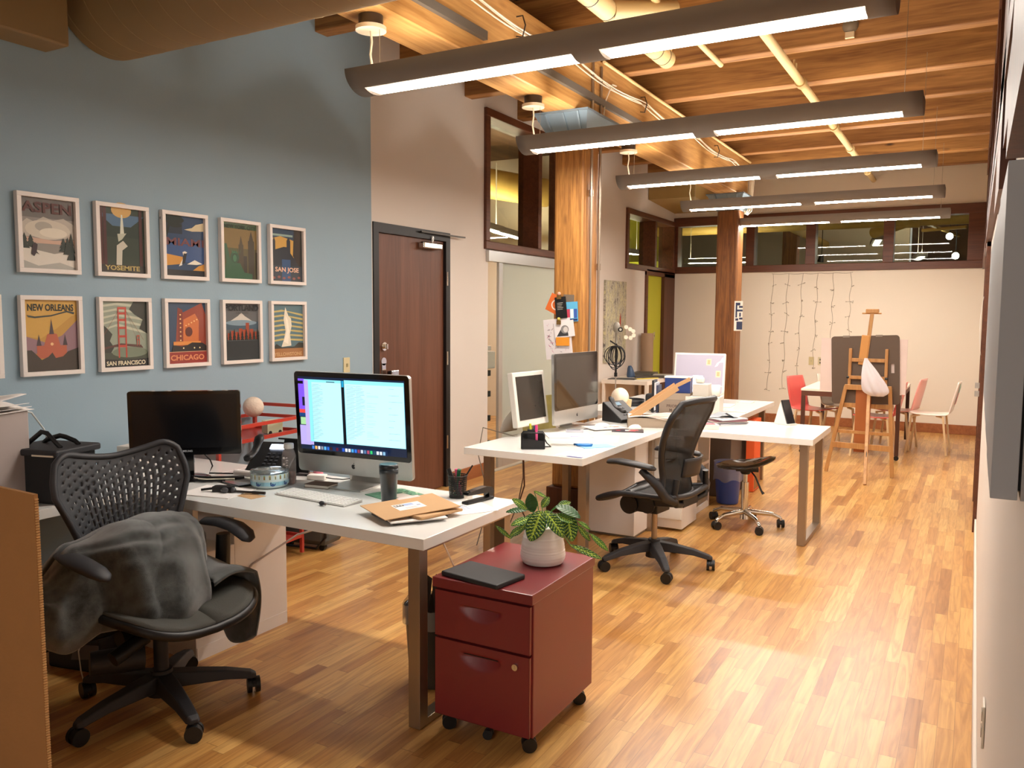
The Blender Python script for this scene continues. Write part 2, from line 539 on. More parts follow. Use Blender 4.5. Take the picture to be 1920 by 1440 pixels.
m.box(XR, XR + 0.15, -3.0, 6.85, 3.35, ZC)
struct('wall_right', m)

# dark stained glazed band high on the right wall
m = MB(TRIMD)
m.box(0.035, XR + .004, 1.06, 1.85, 1.85, 3.4).box(0.04, XR + .004, 1.85, 2.5, 1.98, 3.4).box(0.035, XR + .004, 2.5, 3.1, 1.88, 3.4).box(0.035, XR + .004, 3.1, 6.85, 2.08, 2.2)
m.box(0.035, 0.2, -3.0, 6.85, 2.15, 2.28).box(0.035, 0.2, -3.0, 11.9, 3.30, 3.5)
for y in (-3.0, -1.2, 0.6, 2.4, 4.2, 5.6, 6.75):
    m.box(0.035, 0.2, y, y + 0.1, 2.28, 3.30)
m.box(0.13, 0.14, -3.0, 6.85, 2.25, 3.35)
struct('trim_1', m)
m = MB(TRIMD)
m.box(0.04, 0.07, 8.3, 8.4, 2.2, 3.3).box(0.04, 0.07, 10.0, 10.1, 2.2, 3.3).box(0.04, 0.07, 8.3, 11.9, 2.15, 2.25).box(0.055, 0.07, 8.4, 10.0, 2.25, 3.3)
struct('trim_2', m)
# door casing on the right wall
m = MB(TRIM).box(0.045, 0.07, 6.75, 6.87, 0, 2.15).box(0.045, 0.07, 7.9, 8.02, 0, 2.15).box(0.045, 0.07, 6.75, 8.02, 2.05, 2.15)
m.use(TRIMD).box(0.06, 0.07, 6.87, 7.9, 0, 2.05)
struct('door_3', m)

# baseboards
struct('baseboard_back', MB(BASEW).box(XL, XR, YB - 0.018, YB, 0, 0.125), bevel=0.004)
struct('baseboard_left', MB(BASEW).box(XL, XL + 0.018, -3.0, 5.07, 0, 0.12).box(XL, XL + 0.018, 6.20, 6.84, 0, 0.12).box(XL, XL + 0.018, 8.95, 11.13, 0, 0.12), bevel=0.004)
struct('baseboard_right', MB(WALLW).box(XR - 0.012, XR, -3.0, 6.75, 0, 0.10), bevel=0.003)

# transom window over the sliding door, deep jambs
def transom_x(name, y0, y1, z0, z1, mull, wd=0.075):
    m = MB(TRIM)
    x0, x1 = XL - 0.22, XL + 0.03
    m.box(x0, x1, y0, y1, z0, z0 + wd).box(x0, x1, y0, y1, z1 - wd, z1)
    m.box(x0, x1, y0, y0 + wd, z0 + wd, z1 - wd).box(x0, x1, y1 - wd, y1, z0 + wd, z1 - wd)
    for y in mull:
        m.box(x0, x1, y - wd / 2, y + wd / 2, z0 + wd, z1 - wd)
    f = struct(name, m, bevel=0.006)
    ys = [y0 + wd] + [q for y in mull for q in (y - wd / 2, y + wd / 2)] + [y1 - wd]
    for a, b in zip(ys[::2], ys[1::2]):
        MB(GLASS).box(XL - 0.16, XL - 0.155, a, b, z0 + wd, z1 - wd).build('pane', parent=f)
transom_x('window_1', 6.76, 8.62, 2.17, 3.48, (7.86,))
transom_x('window_2', 10.38, 12.39, 2.17, 2.97, (11.5,))

# back transom: four panes
m = MB(wood('stained_trim_cross', '#4f2a16', '#693b22', 'x', 0.45, 2.0, 0.0))
X0, X1 = XL, XR
m.box(X0, X1, YB - 0.03, YB + 0.18, 2.19, 2.29).box(X0, X1, YB - 0.03, YB + 0.18, 2.90, 3.03)
posts = [(X0, X0 + 0.07), (-3.0, -2.88), (-2.16, -2.03), (-1.15, -1.02), (-0.14, X1)]
for a, b in posts: m.box(a, b, YB - 0.03, YB + 0.18, 2.29, 2.90)
wb = struct('window_3', m, bevel=0.005)
for (a, b), (c, d) in zip(posts, posts[1:]):
    MB(GLASS).box(b, c, YB + 0.10, YB + 0.105, 2.29, 2.90).build('pane', parent=wb)

# entrance door in the left wall
m = MB(BLACK)
m.box(XL - 0.2, XL + 0.012, 5.10, 5.165, 0, 2.26).box(XL - 0.2, XL + 0.012, 6.105, 6.17, 0, 2.26).box(XL - 0.2, XL + 0.012, 5.165, 6.105, 2.185, 2.26)
d1 = struct('door_1', m)
MB(DOORW).box(XL - 0.06, XL - 0.018, 5.167, 6.103, 0.008, 2.183).build('door_leaf', parent=d1)
m = MB(CHROME).cyl((XL - 0.02, 5.245, 1.29), (XL + 0.0, 5.245, 1.29), 0.034, n=20).cyl((XL, 5.245, 1.29), (XL + 0.015, 5.245, 1.29), 0.018, n=16)
m.box(XL + 0.012, XL + 0.03, 5.239, 5.251, 1.27, 1.31)
m.build('deadbolt', parent=d1, label='round chrome deadbolt')
m = MB(CHROME).cyl((XL - 0.02, 5.24, 1.17), (XL - 0.004, 5.24, 1.17), 0.032, n=20)
m.box(XL - 0.02, XL - 0.004, 5.21, 5.27, 0.93, 1.16)
m.cyl((XL - 0.01, 5.24, 1.04), (XL + 0.035, 5.24, 1.04), 0.014)
m.box(XL + 0.02, XL + 0.075, 5.235, 5.335, 0.985, 1.10)
m.build('door_handle', parent=d1, label='square chrome lever lock', bevel=0.006)
m = MB(CHROME).box(XL - 0.01, XL + 0.05, 5.72, 6.00, 2.10, 2.155).cyl((XL + 0.02, 5.88, 2.15), (XL + 0.02, 5.88, 2.21), 0.012)
m.build('door_closer', parent=d1, bevel=0.01, label='silver door closer body')
m = MB(M('#4f4a45', 0.4, metal=0.8)).bar((XL + 0.03, 5.70, 2.235), (XL + 0.06, 6.33, 2.235), 0.02, 0.012)
m.build('closer_arm', parent=d1)
m = MB(CHROME)
for z in (1.80, 1.10, 0.35): m.cyl((XL + 0.016, 6.115, z), (XL + 0.016, 6.115, z + 0.12), 0.009)
m.build('hinge', parent=d1)

# frosted sliding glass door
m = MB(ALU)
m.box(XL - 0.03, XL + 0.035, 6.80, 9.0, 2.055, 2.16)
m.box(XL - 0.01, XL + 0.02, 7.02, 7.095, 0.03, 2.055).box(XL - 0.01, XL + 0.02, 8.88, 8.94, 0.03, 2.055)
m.box(XL - 0.01, XL + 0.02, 7.095, 8.88, 0.03, 0.13)
m.box(XL - 0.03, XL + 0.03, 6.84, 8.95, 0, 0.012)
d2 = struct('door_2', m, bevel=0.003)
MB(FROST).box(XL + 0.001, XL + 0.009, 7.095, 8.88, 0.13, 2.055).build('frosted_pane', parent=d2)

# doorway to the lime room
m = MB(TRIM)
m.box(XL - 0.2, XL + 0.025, 11.14, 11.22, 0, 2.17)
m.use(LIME).box(XL - 0.06, XL - 0.02, 11.22, 11.92, 0, 2.13)
m.use(TRIMD).box(XL - 0.2, XL + 0.03, 11.90, 12.38, 0, 2.17)
m.use(TRIM).box(XL - 0.2, XL + 0.03, 11.14, 12.38, 2.12, 2.2)
struct('trim_3', m)

# ------------------------------------------------ rooms beyond
m = MB(WALLC)
m.box(-7.5, -7.4, 4.4, 10.9, 0, ZC).box(-7.4, XL - 0.2, 4.3, 4.4, 0, ZC).box(-7.4, XL - 0.2, 10.85, 10.95, 0, ZC)
struct('wall_side_office', m)
m = MB(LIME).box(XL - 1.0, XL - 0.9, 10.95, 14.6, 0, 3.84)
m.use(WALLC).box(XL - 0.9, XL - 0.2, 12.6, 12.7, 0, 2.2)
m.use(LIME).box(XL - 0.9, XL - 0.2, 12.55, 12.6, 0, 2.4)
struct('wall_lime', m)
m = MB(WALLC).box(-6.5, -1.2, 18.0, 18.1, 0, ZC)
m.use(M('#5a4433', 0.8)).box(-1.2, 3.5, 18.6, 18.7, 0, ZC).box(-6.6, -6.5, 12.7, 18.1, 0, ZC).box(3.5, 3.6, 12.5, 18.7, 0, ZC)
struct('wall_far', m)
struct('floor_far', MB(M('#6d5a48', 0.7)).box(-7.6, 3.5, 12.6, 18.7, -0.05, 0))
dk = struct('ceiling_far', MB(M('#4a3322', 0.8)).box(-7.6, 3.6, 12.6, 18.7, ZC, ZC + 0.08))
for y in (13.1, 14.05, 15.0, 15.95, 16.9, 17.85):
    MB(FIR).box(-6.5, 3.5, y, y + 0.13, 3.5, ZC).build('joist', parent=dk)
YEL = M('#c9a85a', 0.55, vary=0.05)
single('ventilation_duct', MB(YEL).cyl((-6.4, 14.0, 3.02), (3.4, 14.0, 3.02), 0.10, n=20).cyl((-2.75, 14.0, 3.02), (-2.75, 18.0, 3.02), 0.07, n=16).cyl((-0.9, 14.0, 3.02), (-1.5, 14.6, 2.9), 0.09, n=16).cyl((-1.02, 13.995, 3.02), (-0.8, 13.995, 3.02), 0.125, n=20),
       'long cream round duct seen through the back transom glass', 'duct')
single('sprinkler_pipe', MB(YEL).cyl((-0.9, 13.6, 3.0), (-0.35, 17.4, 3.05), 0.03, n=10).cyl((-0.85, 15.5, 2.99), (-0.2, 15.2, 2.99), 0.028, n=10),
       'thin branching cream pipe behind the rightmost transom panes', 'pipe')
single('timber_column', MB(COLD).box(-3.05, -2.8, 15.2, 15.45, 0, 3.5), 'dark square post seen through the left transom pane of the back wall', 'column', bevel=0.02)
single('ventilation_duct', MB(YEL).cyl((-6.6, 7.6, 3.36), (-5.5, 10.8, 3.30), 0.20, n=28), 'fat yellow round duct seen through the transom above the frosted door', 'duct')
def far_light(x, y, z, rz, L, lab, em=9.0):
    t = thing('pendant_light', lab, 'light', (x, y, z), rz)
    MB(FIXG).at((0, 0, 0)).prism([(-L / 2, -0.09), (L / 2, -0.09), (L / 2, 0.09), (-L / 2, 0.09)], 0.0, 0.07).build('housing', parent=t, bevel=0.02)
    MB(M('#ffe9c8', emit=em * .8)).box(-L / 2 + 0.08, L / 2 - 0.08, -0.05, 0.05, 0.071, 0.075).build('uplight', parent=t)
    MB(M('#fff1dc', emit=em)).box(-L / 2 + 0.08, L / 2 - 0.08, -0.045, 0.045, -0.006, -0.001).build('diffuser', parent=t)
    for k in (-1, 1): MB(M('#d8d2c4', 0.5)).cyl((k * (L / 2 - 0.1), 0, 0.07), (k * (L / 2 - 0.1), 0, 3.5 - z), 0.004, n=6).build('cable', parent=t)
far_light(-5.35, 8.6, 2.62, R(100), 1.7, 'hanging strip light behind the tall transom over the frosted door', 55)
far_light(-5.6, 9.9, 2.62, R(100), 1.2, 'second strip light deeper behind the frosted door transom', 55)
far_light(-1.55, 15.6, 2.82, R(98), 1.3, 'angled strip light behind the third pane of the back transom', 50)
far_light(-0.95, 16.9, 2.62, R(98), 1.0, 'far strip light low behind the rightmost transom mullion', 50)
far_light(-3.75, 13.6, 2.42, R(5), 1.1, 'strip light behind the left pane of the back transom', 45)
far_light(-4.75, 12.0, 2.5, R(80), 0.9, 'strip light in the lime room behind the small side transom', 30)  # lamp added only to brighten the lime room
for i, (x, y, z) in enumerate(((-0.45, 15.8, 2.90), (-0.35, 15.9, 2.58))):
    t = thing('spotlight', ('upper' if i == 0 else 'lower') + ' bright spotlight glowing behind the rightmost transom pane', 'light', (x, y, z))
    MB(M('#fff6e6', emit=30)).sphere((0, -0.03, 0), 0.055, 14).build('bulb', parent=t)
    MB(BLACK).cyl((0, 0.02, 0.02), (0.0, 0.10, 0.06), 0.05, 0.03, n=14).cyl((0, 0.08, 0.05), (0, 0.08, 3.5 - z), 0.008, n=6).build('lamp_body', parent=t)
t = thing('spotlight', 'small black unlit spotlight behind the pane right of the dark column', 'light', (-2.62, 16.6, 2.58))
MB(BLACK).cyl((0, 0, 0), (0.02, -0.02, 0.12), 0.06, 0.04, n=14).cyl((0.02, 0, 0.1), (0.02, 0, 0.92), 0.008, n=6).build('lamp_body', parent=t)
# furniture glimpsed through the gap of the sliding door
t = thing('storage_cabinet', 'brown tall cabinet edge standing inside the sliding door gap', 'cabinet', (-4.55, 7.22, 0))
MB(M('#7a5a48', 0.5)).box(-0.3, 0.1, -0.08, 0.0, 0.05, 1.38).build('side_panel', parent=t)
for z in (0.15, 0.42, 0.68, 0.9): MB(BLACK).box(-0.25, 0.08, 0.005, 0.30, z, z + 0.06).build('shelf', parent=t)
single('office_printer', MB(WHITEM).box(-0.2, 0.12, 0.03, 0.33, 0.98, 1.16).box(-0.18, 0.1, 0.05, 0.28, 1.17, 1.22), 'white office machine glimpsed through the sliding door gap', 'printer', (-4.55, 7.22, 0), bevel=0.01)

# ------------------------------------------------ columns
def column(x, y, w, d, mat, lab, z1=2.88, base=False):
    t = thing('timber_column', lab, 'column', (x, y, 0))
    MB(mat).box(-w / 2, w / 2, -d / 2, d / 2, 0.0 if not base else 0.20, z1).build('post', parent=t, bevel=0.022)
    if base:
        MB(TRIMD).box(-w / 2 - 0.03, w / 2 + 0.03, -d / 2 - 0.03, d / 2 + 0.03, 0, 0.20).build('plinth', parent=t, bevel=0.006)
    IR = M('#71818c', 0.5, metal=0.2, vary=0.1)
    m = MB(IR)
    a, b_ = (w / 2 + 0.015, d / 2 + 0.015), (w / 2 + 0.09, d / 2 + 0.17)
    v = [(sx * a[0], sy * a[1], z1 - 0.02) for sx, sy in ((-1, -1), (1, -1), (1, 1), (-1, 1))] + [(sx * b_[0], sy * b_[1], 3.04) for sx, sy in ((-1, -1), (1, -1), (1, 1), (-1, 1))]
    m.add(v, [(3, 2, 1, 0), (4, 5, 6, 7), (0, 1, 5, 4), (1, 2, 6, 5), (2, 3, 7, 6), (3, 0, 4, 7)])
    m.box(-b_[0] - 0.01, b_[0] + 0.01, -b_[1] - 0.01, b_[1] + 0.01, 3.035, 3.05)
    for k in (-0.1, 0.02, 0.12):
        m.bar((k, -a[1] - 0.02, z1 - 0.02), (k * 1.2, -b_[1] - 0.005, 3.04), 0.012, 0.03)
    m.build('bracket', parent=t, label='blue-grey cast iron bracket flaring under the beam')
    return t
column(-2.745, 5.91, 0.255, 0.27, COLW, 'pale orange square timber column with pinned papers beside the middle desk', base=True)
column(-2.76, 10.55, 0.27, 0.27, COLD, 'dark brown timber column standing near the back wall')
cm = MB(STEEL)
for yy in (5.86, 6.02): cm.cyl((-2.598, yy, 0.3), (-2.598, yy, 3.45), 0.011, n=8)
for yy, z in ((5.86, 2.45), (6.02, 1.9), (5.86, 1.2)): cm.cyl((-2.598, yy, z), (-2.598, yy, z + 0.05), 0.017, n=8)
single('electrical_conduit', cm, 'pair of thin grey metal conduits running up the pale timber column', 'conduit')

# ------------------------------------------------ ducts, pipes, cables under the ceiling
DUCT = M('#8d724a', 0.6, vary=0.06, vscale=3)
m = MB(DUCT).cyl((XL + 0.005, 2.9, 3.2), (0.05, 2.9, 3.2), 0.305, n=48)
for i in range(26):
    x = XL + 0.08 + i * 0.16
    m.use(M('#9d8258', 0.6)).tube([(x + 0.03 * math.cos(a), 2.9 + 0.305 * math.cos(a), 3.2 + 0.305 * math.sin(a)) for a in [2 * PI * k / 40 for k in range(40)]], 0.0025, n=4, closed=True)
single('ventilation_duct', m, 'fat tan round duct crossing under the ceiling at upper left', 'duct')
single('ventilation_duct', MB(DUCT).box(XL + 0.01, XL + 0.2, -2.5, 2.55, 2.83, 3.1), 'flat tan boxed duct along the blue wall top beside the round duct', 'duct', bevel=0.01)
m = MB(M('#a98a50', 0.6)).add([(XL + .01, 11.2, 3.36), (-3.42, 11.2, 3.36), (-3.42, 11.2, 3.17), (XL + .01, 11.2, 3.17), (XL + .01, 12.36, 3.36), (-3.42, 12.36, 3.36), (-3.42, 12.36, 3.1), (XL + .01, 12.36, 3.1)],
    [(3, 2, 1, 0), (4, 5, 6, 7), (0, 1, 5, 4), (1, 2, 6, 5), (2, 3, 7, 6), (3, 0, 4, 7)])
single('ventilation_duct', m, 'boxy tan duct in the back left corner under the ceiling', 'duct')
CREAM = M('#e0c48c', 0.45, vary=0.04)
m = MB(CREAM).cyl((-1.30, 0.8, 3.40), (-1.30, 12.35, 3.40), 0.033, n=14)
for y in (2.2, 4.1, 6.95, 8.7, 9.9, 10.75, 11.6): m.cyl((-1.30, y, 3.40), (-1.30, y + 0.09, 3.40), 0.044, n=14)
m.cyl((-1.30, 11.66, 3.40), (-1.30, 11.66, 3.5), 0.02)
for y in (6.7, 8.6): m.cyl((-1.30, y, 3.42), (-1.30, y, 3.5), 0.008)
m.cyl((-1.30, 6.7, 3.43), (-1.30, 6.7, 3.47), 0.022)
single('sprinkler_pipe', m, 'long straight cream sprinkler pipe running under the ceiling joists to the back wall', 'pipe')
m = MB(CREAM).cyl((-2.0, 0.8, 3.36), (-2.0, 5.8, 3.36), 0.062, n=20).cyl((-1.98, 4.72, 3.36), (-1.72, 5.1, 3.44), 0.055, n=18)
m.cyl((-2.0, 5.72, 3.36), (-2.0, 5.8, 3.5), 0.05, n=16)
m.use(BLACK)
for y in (4.2, 4.45, 4.7, 5.0, 5.2, 5.4, 5.55, 5.7): m.cyl((-2.0, y, 3.36), (-2.0, y + 0.008, 3.36), 0.0635, n=20)
single('insulated_pipe', m, 'fat cream insulated pipe with black bands between the first two lights', 'pipe')
m = MB(CREAM).cyl((-1.78, 3.5, 3.45), (-1.78, 6.4, 3.45), 0.02, n=10).cyl((-2.57, 6.0, 3.475), (-2.57, 10.7, 3.475), 0.013, n=10)
single('electrical_conduit', m, 'slim cream conduit on the right shoulder of the main beam', 'conduit')
CAB = M('#e8dcc6', 0.5)
m = MB(CAB)
for k, (dx, dz) in enumerate(((0, 0), (0.012, 0.01), (0.005, -0.014))):
    pts = []
    for i in range(60):
        y = 2.6 + i * 0.137
        sag = 0.05 * abs(math.sin((y - 2.6) * 2.1 + k * 0.3))
        pts.append((-2.595 + dx, y, 3.38 - sag + dz))
    m.tube(pts, 0.006, n=5)
m.tube([(-2.59, 6.3, 3.37), (-2.585, 6.2, 3.36), (-2.59, 6.08, 3.2), (-2.59, 6.03, 3.0)], 0.006, n=5)
for k in range(9):
    m.tube([(-2.6, 10.55 + k * 0.02, 3.36), (-2.55 + 0.01 * (k % 3), 10.6 + k * 0.02, 3.3), (-2.55, 10.6 + k * 0.02, 2.88 + 0.03 * (k % 4)), (-2.60, 10.62 + k * 0.02, 2.83), (-2.62, 10.6 + k * .02, 2.95)], 0.005, n=5)
m.use(M('#3c3530', 0.5))
for y in (3.2, 4.7, 6.9, 8.0, 9.2):
    m.tube([(-2.615, y, 3.42), (-2.57, y, 3.42), (-2.55, y, 3.36), (-2.57, y, 3.29), (-2.615, y, 3.30)], 0.005, n=5)
single('cable_bundle', m, 'drooping bundle of pale cables hung on hooks along the main beam', 'cable')
single('cable_tray', MB(M('#6f6a62', 0.5, metal=0.4)).box(-2.615, -2.585, 2.4, 4.3, 3.16, 3.21).box(-2.615, -2.585, 4.9, 7.0, 3.16, 3.21), 'grey metal strip fixed along the side of the main beam', 'cable tray')
t = thing('smoke_detector', 'round grey detector on the face of a ceiling joist', 'detector', (-0.87, 6.42, 3.60), rx=PI / 2)
MB(M('#77664f', 0.6)).lathe([(0.0, 0.03), (0.045, 0.028), (0.055, 0.0)], 20).build('detector_body', parent=t)
MB(M('#cbb089', 0.5)).box(-0.03, 0.03, -0.09, -0.05, 0.0, 0.03).build('mounting_clip', parent=t)

# ------------------------------------------------ five suspended strip lights
GLOW = M('#fff5ea', emit=LAMP_DOWN)
GLOWU = M('#ffe8c8', emit=LAMP_UP)
def strip_light(y, lab):
    t = thing('pendant_light', lab, 'light', (-1.555, y, 2.66), 0, 'row of suspended strip lights')
    L = 2.50
    n = 16
    # lower half-oval shell with two slots
    prof = []
    for i in range(n + 1):
        a = PI + PI * i / n
        prof.append((0.13 * math.cos(a), 0.105 + 0.105 * math.sin(a)))
    slots = [(-1.17, -0.03), (0.10, 1.15)]
    xs = [-L / 2, slots[0][0], slots[0][1], slots[1][0], slots[1][1], L / 2]
    m = MB(FIXG)
    for k in range(5):
        for i in range(n):
            if k in (1, 3) and 5 <= i <= 10: continue
            (ya, za), (yb, zb) = prof[i], prof[i + 1]
            m.add([(xs[k], ya, za), (xs[k + 1], ya, za), (xs[k + 1], yb, zb), (xs[k], yb, zb)], [(0, 1, 2, 3)], True)
    m.add([(-L / 2, p[0], p[1]) for p in prof], [tuple(range(n + 1))])
    m.add([(L / 2, p[0], p[1]) for p in prof], [tuple(range(n + 1))[::-1]])
    m.box(-L / 2, L / 2, -0.045, 0.045, 0.085, 0.10)
    m.build('housing', parent=t, weld=True)
    for a, b in slots:
        z = 0.014
        g = MB(GLOW).box(a + 0.006, b - 0.006, -0.056, 0.056, z, z + 0.004)
        g.build('diffuser', parent=t)
    MB(GLOWU).box(-L / 2 + 0.06, L / 2 - 0.06, -0.05, 0.05, 0.102, 0.106).build('uplight', parent=t)
    c = MB(M('#3d3128', 0.5)).cyl((-1.185, 0, 0.335), (-1.185, 0, 0.39), 0.062, n=20)
    c.use(M('#f3ead6', 0.4)).cyl((-1.185, 0, 0.315), (-1.185, 0, 0.335), 0.078, n=24)
    c.build('ceiling_rose', parent=t, label='white disc on a dark round block')
    m = MB(M('#f3ead6', 0.4)).tube([(-1.185, 0, 0.32), (-1.18, 0, 0.26), (-1.19, 0, 0.2), (-1.175, 0, 0.13), (-1.16, 0, 0.10)], 0.006, n=6)
    m.build('power_cord', parent=t)
    for xx, zz in ((1.15, 0.84), (-1.13, 0.39)): MB(M('#a59a88', 0.4, metal=0.6)).cyl((xx, 0, 0.10), (xx, 0, zz), 0.0016, n=5).build('suspension_wire', parent=t)
    return t
s0 = strip_light(3.41, 'nearest of the grey suspended strip lights, largest across the top')
for i, (y, lab) in enumerate(((5.17, 'second grey strip light from the camera, beside the pale column'), (6.97, 'third grey strip light from the camera'),
                              (8.78, 'fourth grey strip light from the camera, in front of the dark column'), (10.62, 'farthest grey strip light, just before the back transom'), (-2.1, 'grey strip light hanging well behind the photographer'))):  # last one is an added out-of-view lamp that fills camera-facing surfaces
    dup(s0, (-1.555, y, 2.66), 0, lab, 'row of suspended strip lights')
# ================================================================ desks
DZ = 0.735
def desk(name, lab, x0, x1, y0, y1, legs, group='white office desks'):
    cx, cy = (x0 + x1) / 2, (y0 + y1) / 2
    t = thing(name, lab, 'desk', (cx, cy, 0), 0, group)
    hx_, hy = (x1 - x0) / 2, (y1 - y0) / 2
    MB(WHITE).box(-hx_, hx_, -hy, hy, DZ - 0.042, DZ).build('tabletop', parent=t, bevel=0.0015)
    for kind, p, a, b in legs:      # U legs: kind 'x' spans x from a to b at y=p ; 'y' spans y at x=p
        q = 0.026; zt = DZ - 0.042
        m = MB(STEEL)
        for (u0, u1, z0, z1) in ((a, a + 2 * q, 0.002, zt), (b - 2 * q, b, 0.002, zt), (a + 2 * q, b - 2 * q, 0.002, 0.03), (a + 2 * q, b - 2 * q, zt - 0.02, zt)):
            if kind == 'x': m.box(u0 - cx, u1 - cx, p - q - cy, p + q - cy, z0, z1)
            else: m.box(p - q - cx, p + q - cx, u0 - cy, u1 - cy, z0, z1)
        m.build('leg_frame', parent=t, bevel=0.0015)
    return t
desk('desk', 'nearest white desk with a lit computer, between the mesh chair and the red cabinet', -3.325, -1.71, 2.405, 3.14, [('y', -1.765, 2.39 + 0.03, 3.10)])
desk('desk', 'white desk along the blue wall, mostly behind the mesh chair', -4.08, -3.33, 0.55, 3.14, [('x', 0.7, -4.0, -3.36), ('x', 3.05, -4.0, -3.36)])
desk('desk', 'middle white desk carrying the turned-off silver computer, in front of the pale column', -2.71, -1.91, 4.24, 5.70, [('x', 4.45, -2.68, -1.97), ('x', 5.60, -2.68, -1.97)])
desk('desk', 'white desk over the rolling stool with the small tablet stand on its end', -2.56, -0.905, 5.71, 6.49, [('y', -0.965, 5.67 + 0.06, 6.40)])
desk('desk', 'far white desk holding the white display seen from behind', -2.98, -1.645, 6.50, 8.08, [('x', 7.93, -2.9, -1.70)])
# metal trim on corners of the middle desk
# ---------------------------------------------------------------- under the near desk: white cabinet
t = thing('side_cabinet', 'white low cabinet panel standing under the nearest desk', 'cabinet', (-3.13, 2.70, 0))
m = MB(WHITEM).box(-0.18, 0.175, -0.05, 0.28, 0.0, 0.69).box(-0.18, 0.175, -0.28, -0.05, 0.0, 0.48).box(0.155, 0.175, -0.28, -0.25, 0.48, 0.69)
m.build('carcass', parent=t, bevel=0.003)
MB(WHITEM).box(0.1755, 0.178, -0.275, 0.275, 0.0, 0.06).build('plinth', parent=t)
single('desk_cable', MB(M('#b9b2b4', 0.5)).tube([(-2.945, 2.53, 0.20), (-2.948, 2.75, 0.36), (-2.90, 3.0, 0.45), (-2.6, 3.5, 0.55), (-2.5, 3.7, 0.30), (-2.6, 4.0, 0.02)], 0.005, n=6), 'thin grey cable crossing the white cabinet panel under the near desk', 'cable')

# ---------------------------------------------------------------- red filing cabinet
t = thing('filing_cabinet', 'dark red two-drawer metal filing cabinet on casters with a plant on top', 'cabinet', (-1.49, 2.70, 0))
m = MB(REDC)
m.box(-0.20, 0.205, -0.24, 0.27, 0.07, 0.555).box(-0.205, 0.21, -0.262, 0.275, 0.555, 0.592)
m.build('cabinet_body', parent=t, bevel=0.003)
def drawer(z0, z1, hz):
    m = MB(REDC)
    # front panel with a scooped recess pull, modelled as a dished grid
    W, nx, nz = 0.395, 48, 34
    def f(u, v):
        x = -W / 2 + 0.002 + W * u; z = z0 + (z1 - z0) * v
        d = 0.0
        ex = x / 0.085; top = hz
        if abs(ex) < 1 and z < top:
            low = top - 0.052 * math.sqrt(max(0, 1 - ex * ex))
            if z > low:
                q = (z - low) / (top - low + 1e-6)
                d = 0.022 * q * (1 - ex * ex) ** 0.5
        return (x, -0.258 + d, z)
    m.grid(f, nx, nz, smooth=True)
    m.box(-W / 2 + 0.002, W / 2 + 0.002, -0.2375, -0.2365, z0, z1)
    for (a, b, c, d_) in ((-W/2+.002, W/2+.002, z0, z0+.001), (-W/2+.002, W/2+.002, z1-.001, z1)):
        m.box(a, b, -0.258, -0.237, c, d_)
    for xx in (-W / 2 + 0.002, W / 2 + 0.001): m.box(xx, xx + 0.001, -0.258, -0.237, z0, z1)
    return m
dr = drawer(0.374, 0.546, 0.505).build('drawer', parent=t)
MB(M('#2a0c0c', 0.6)).box(-0.07, 0.07, -0.2575, -0.236, 0.5045, 0.5075).build('recess_slot', parent=dr)
dr = drawer(0.075, 0.366, 0.327).build('drawer', parent=t)
MB(M('#2a0c0c', 0.6)).box(-0.07, 0.07, -0.2575, -0.236, 0.3265, 0.3295).build('recess_slot', parent=dr)
MB(CHROME).cyl((0.145, -0.258, 0.325), (0.145, -0.268, 0.325), 0.0115, n=20).box(0.1435, 0.1465, -0.2695, -0.2675, 0.319, 0.331).build('lock', parent=dr, label='small chrome lock')
def caster(t, x, y, r=0.026, yaw=0.0, mat=BLACK, top=0.07, w=0.012):
    c = MB(mat)
    c.M = Matrix.Translation((x, y, r)) @ Matrix.Rotation(yaw, 4, 'Z')
    for s_ in (-1, 1): c.cyl((0, s_ * w * 0.55, 0), (0, s_ * w * 1.75, 0), r, n=20)
    c.cyl((0, -w, 0), (0, w, 0), r * 0.3, n=10)
    pts = [(r * 0.9 * math.cos(a), r * 0.95 * math.sin(a)) for a in [PI * k / 8 for k in range(9)]]
    v = [(px_, -w * 0.5, pz) for px_, pz in pts] + [(px_, w * 0.5, pz) for px_, pz in pts]
    n_ = len(pts)
    c.add(v, [tuple(range(n_)), tuple(range(2 * n_ - 1, n_ - 1, -1))] + [(i, i + n_, (i + 1) % n_ + n_, (i + 1) % n_) for i in range(n_)])
    c.cyl((0, 0, r * 0.6), (0, 0, top - r), r * 0.32, n=10)
    return c.build('caster', parent=t)
for x, y in ((-0.17, -0.20), (0.17, -0.20), (-0.17, 0.22), (0.17, 0.22)): caster(t, x, y, 0.027, 0.6)
caster(t, 0.0, -0.2, 0.018, 0.3, BLACK, 0.07, 0.008)

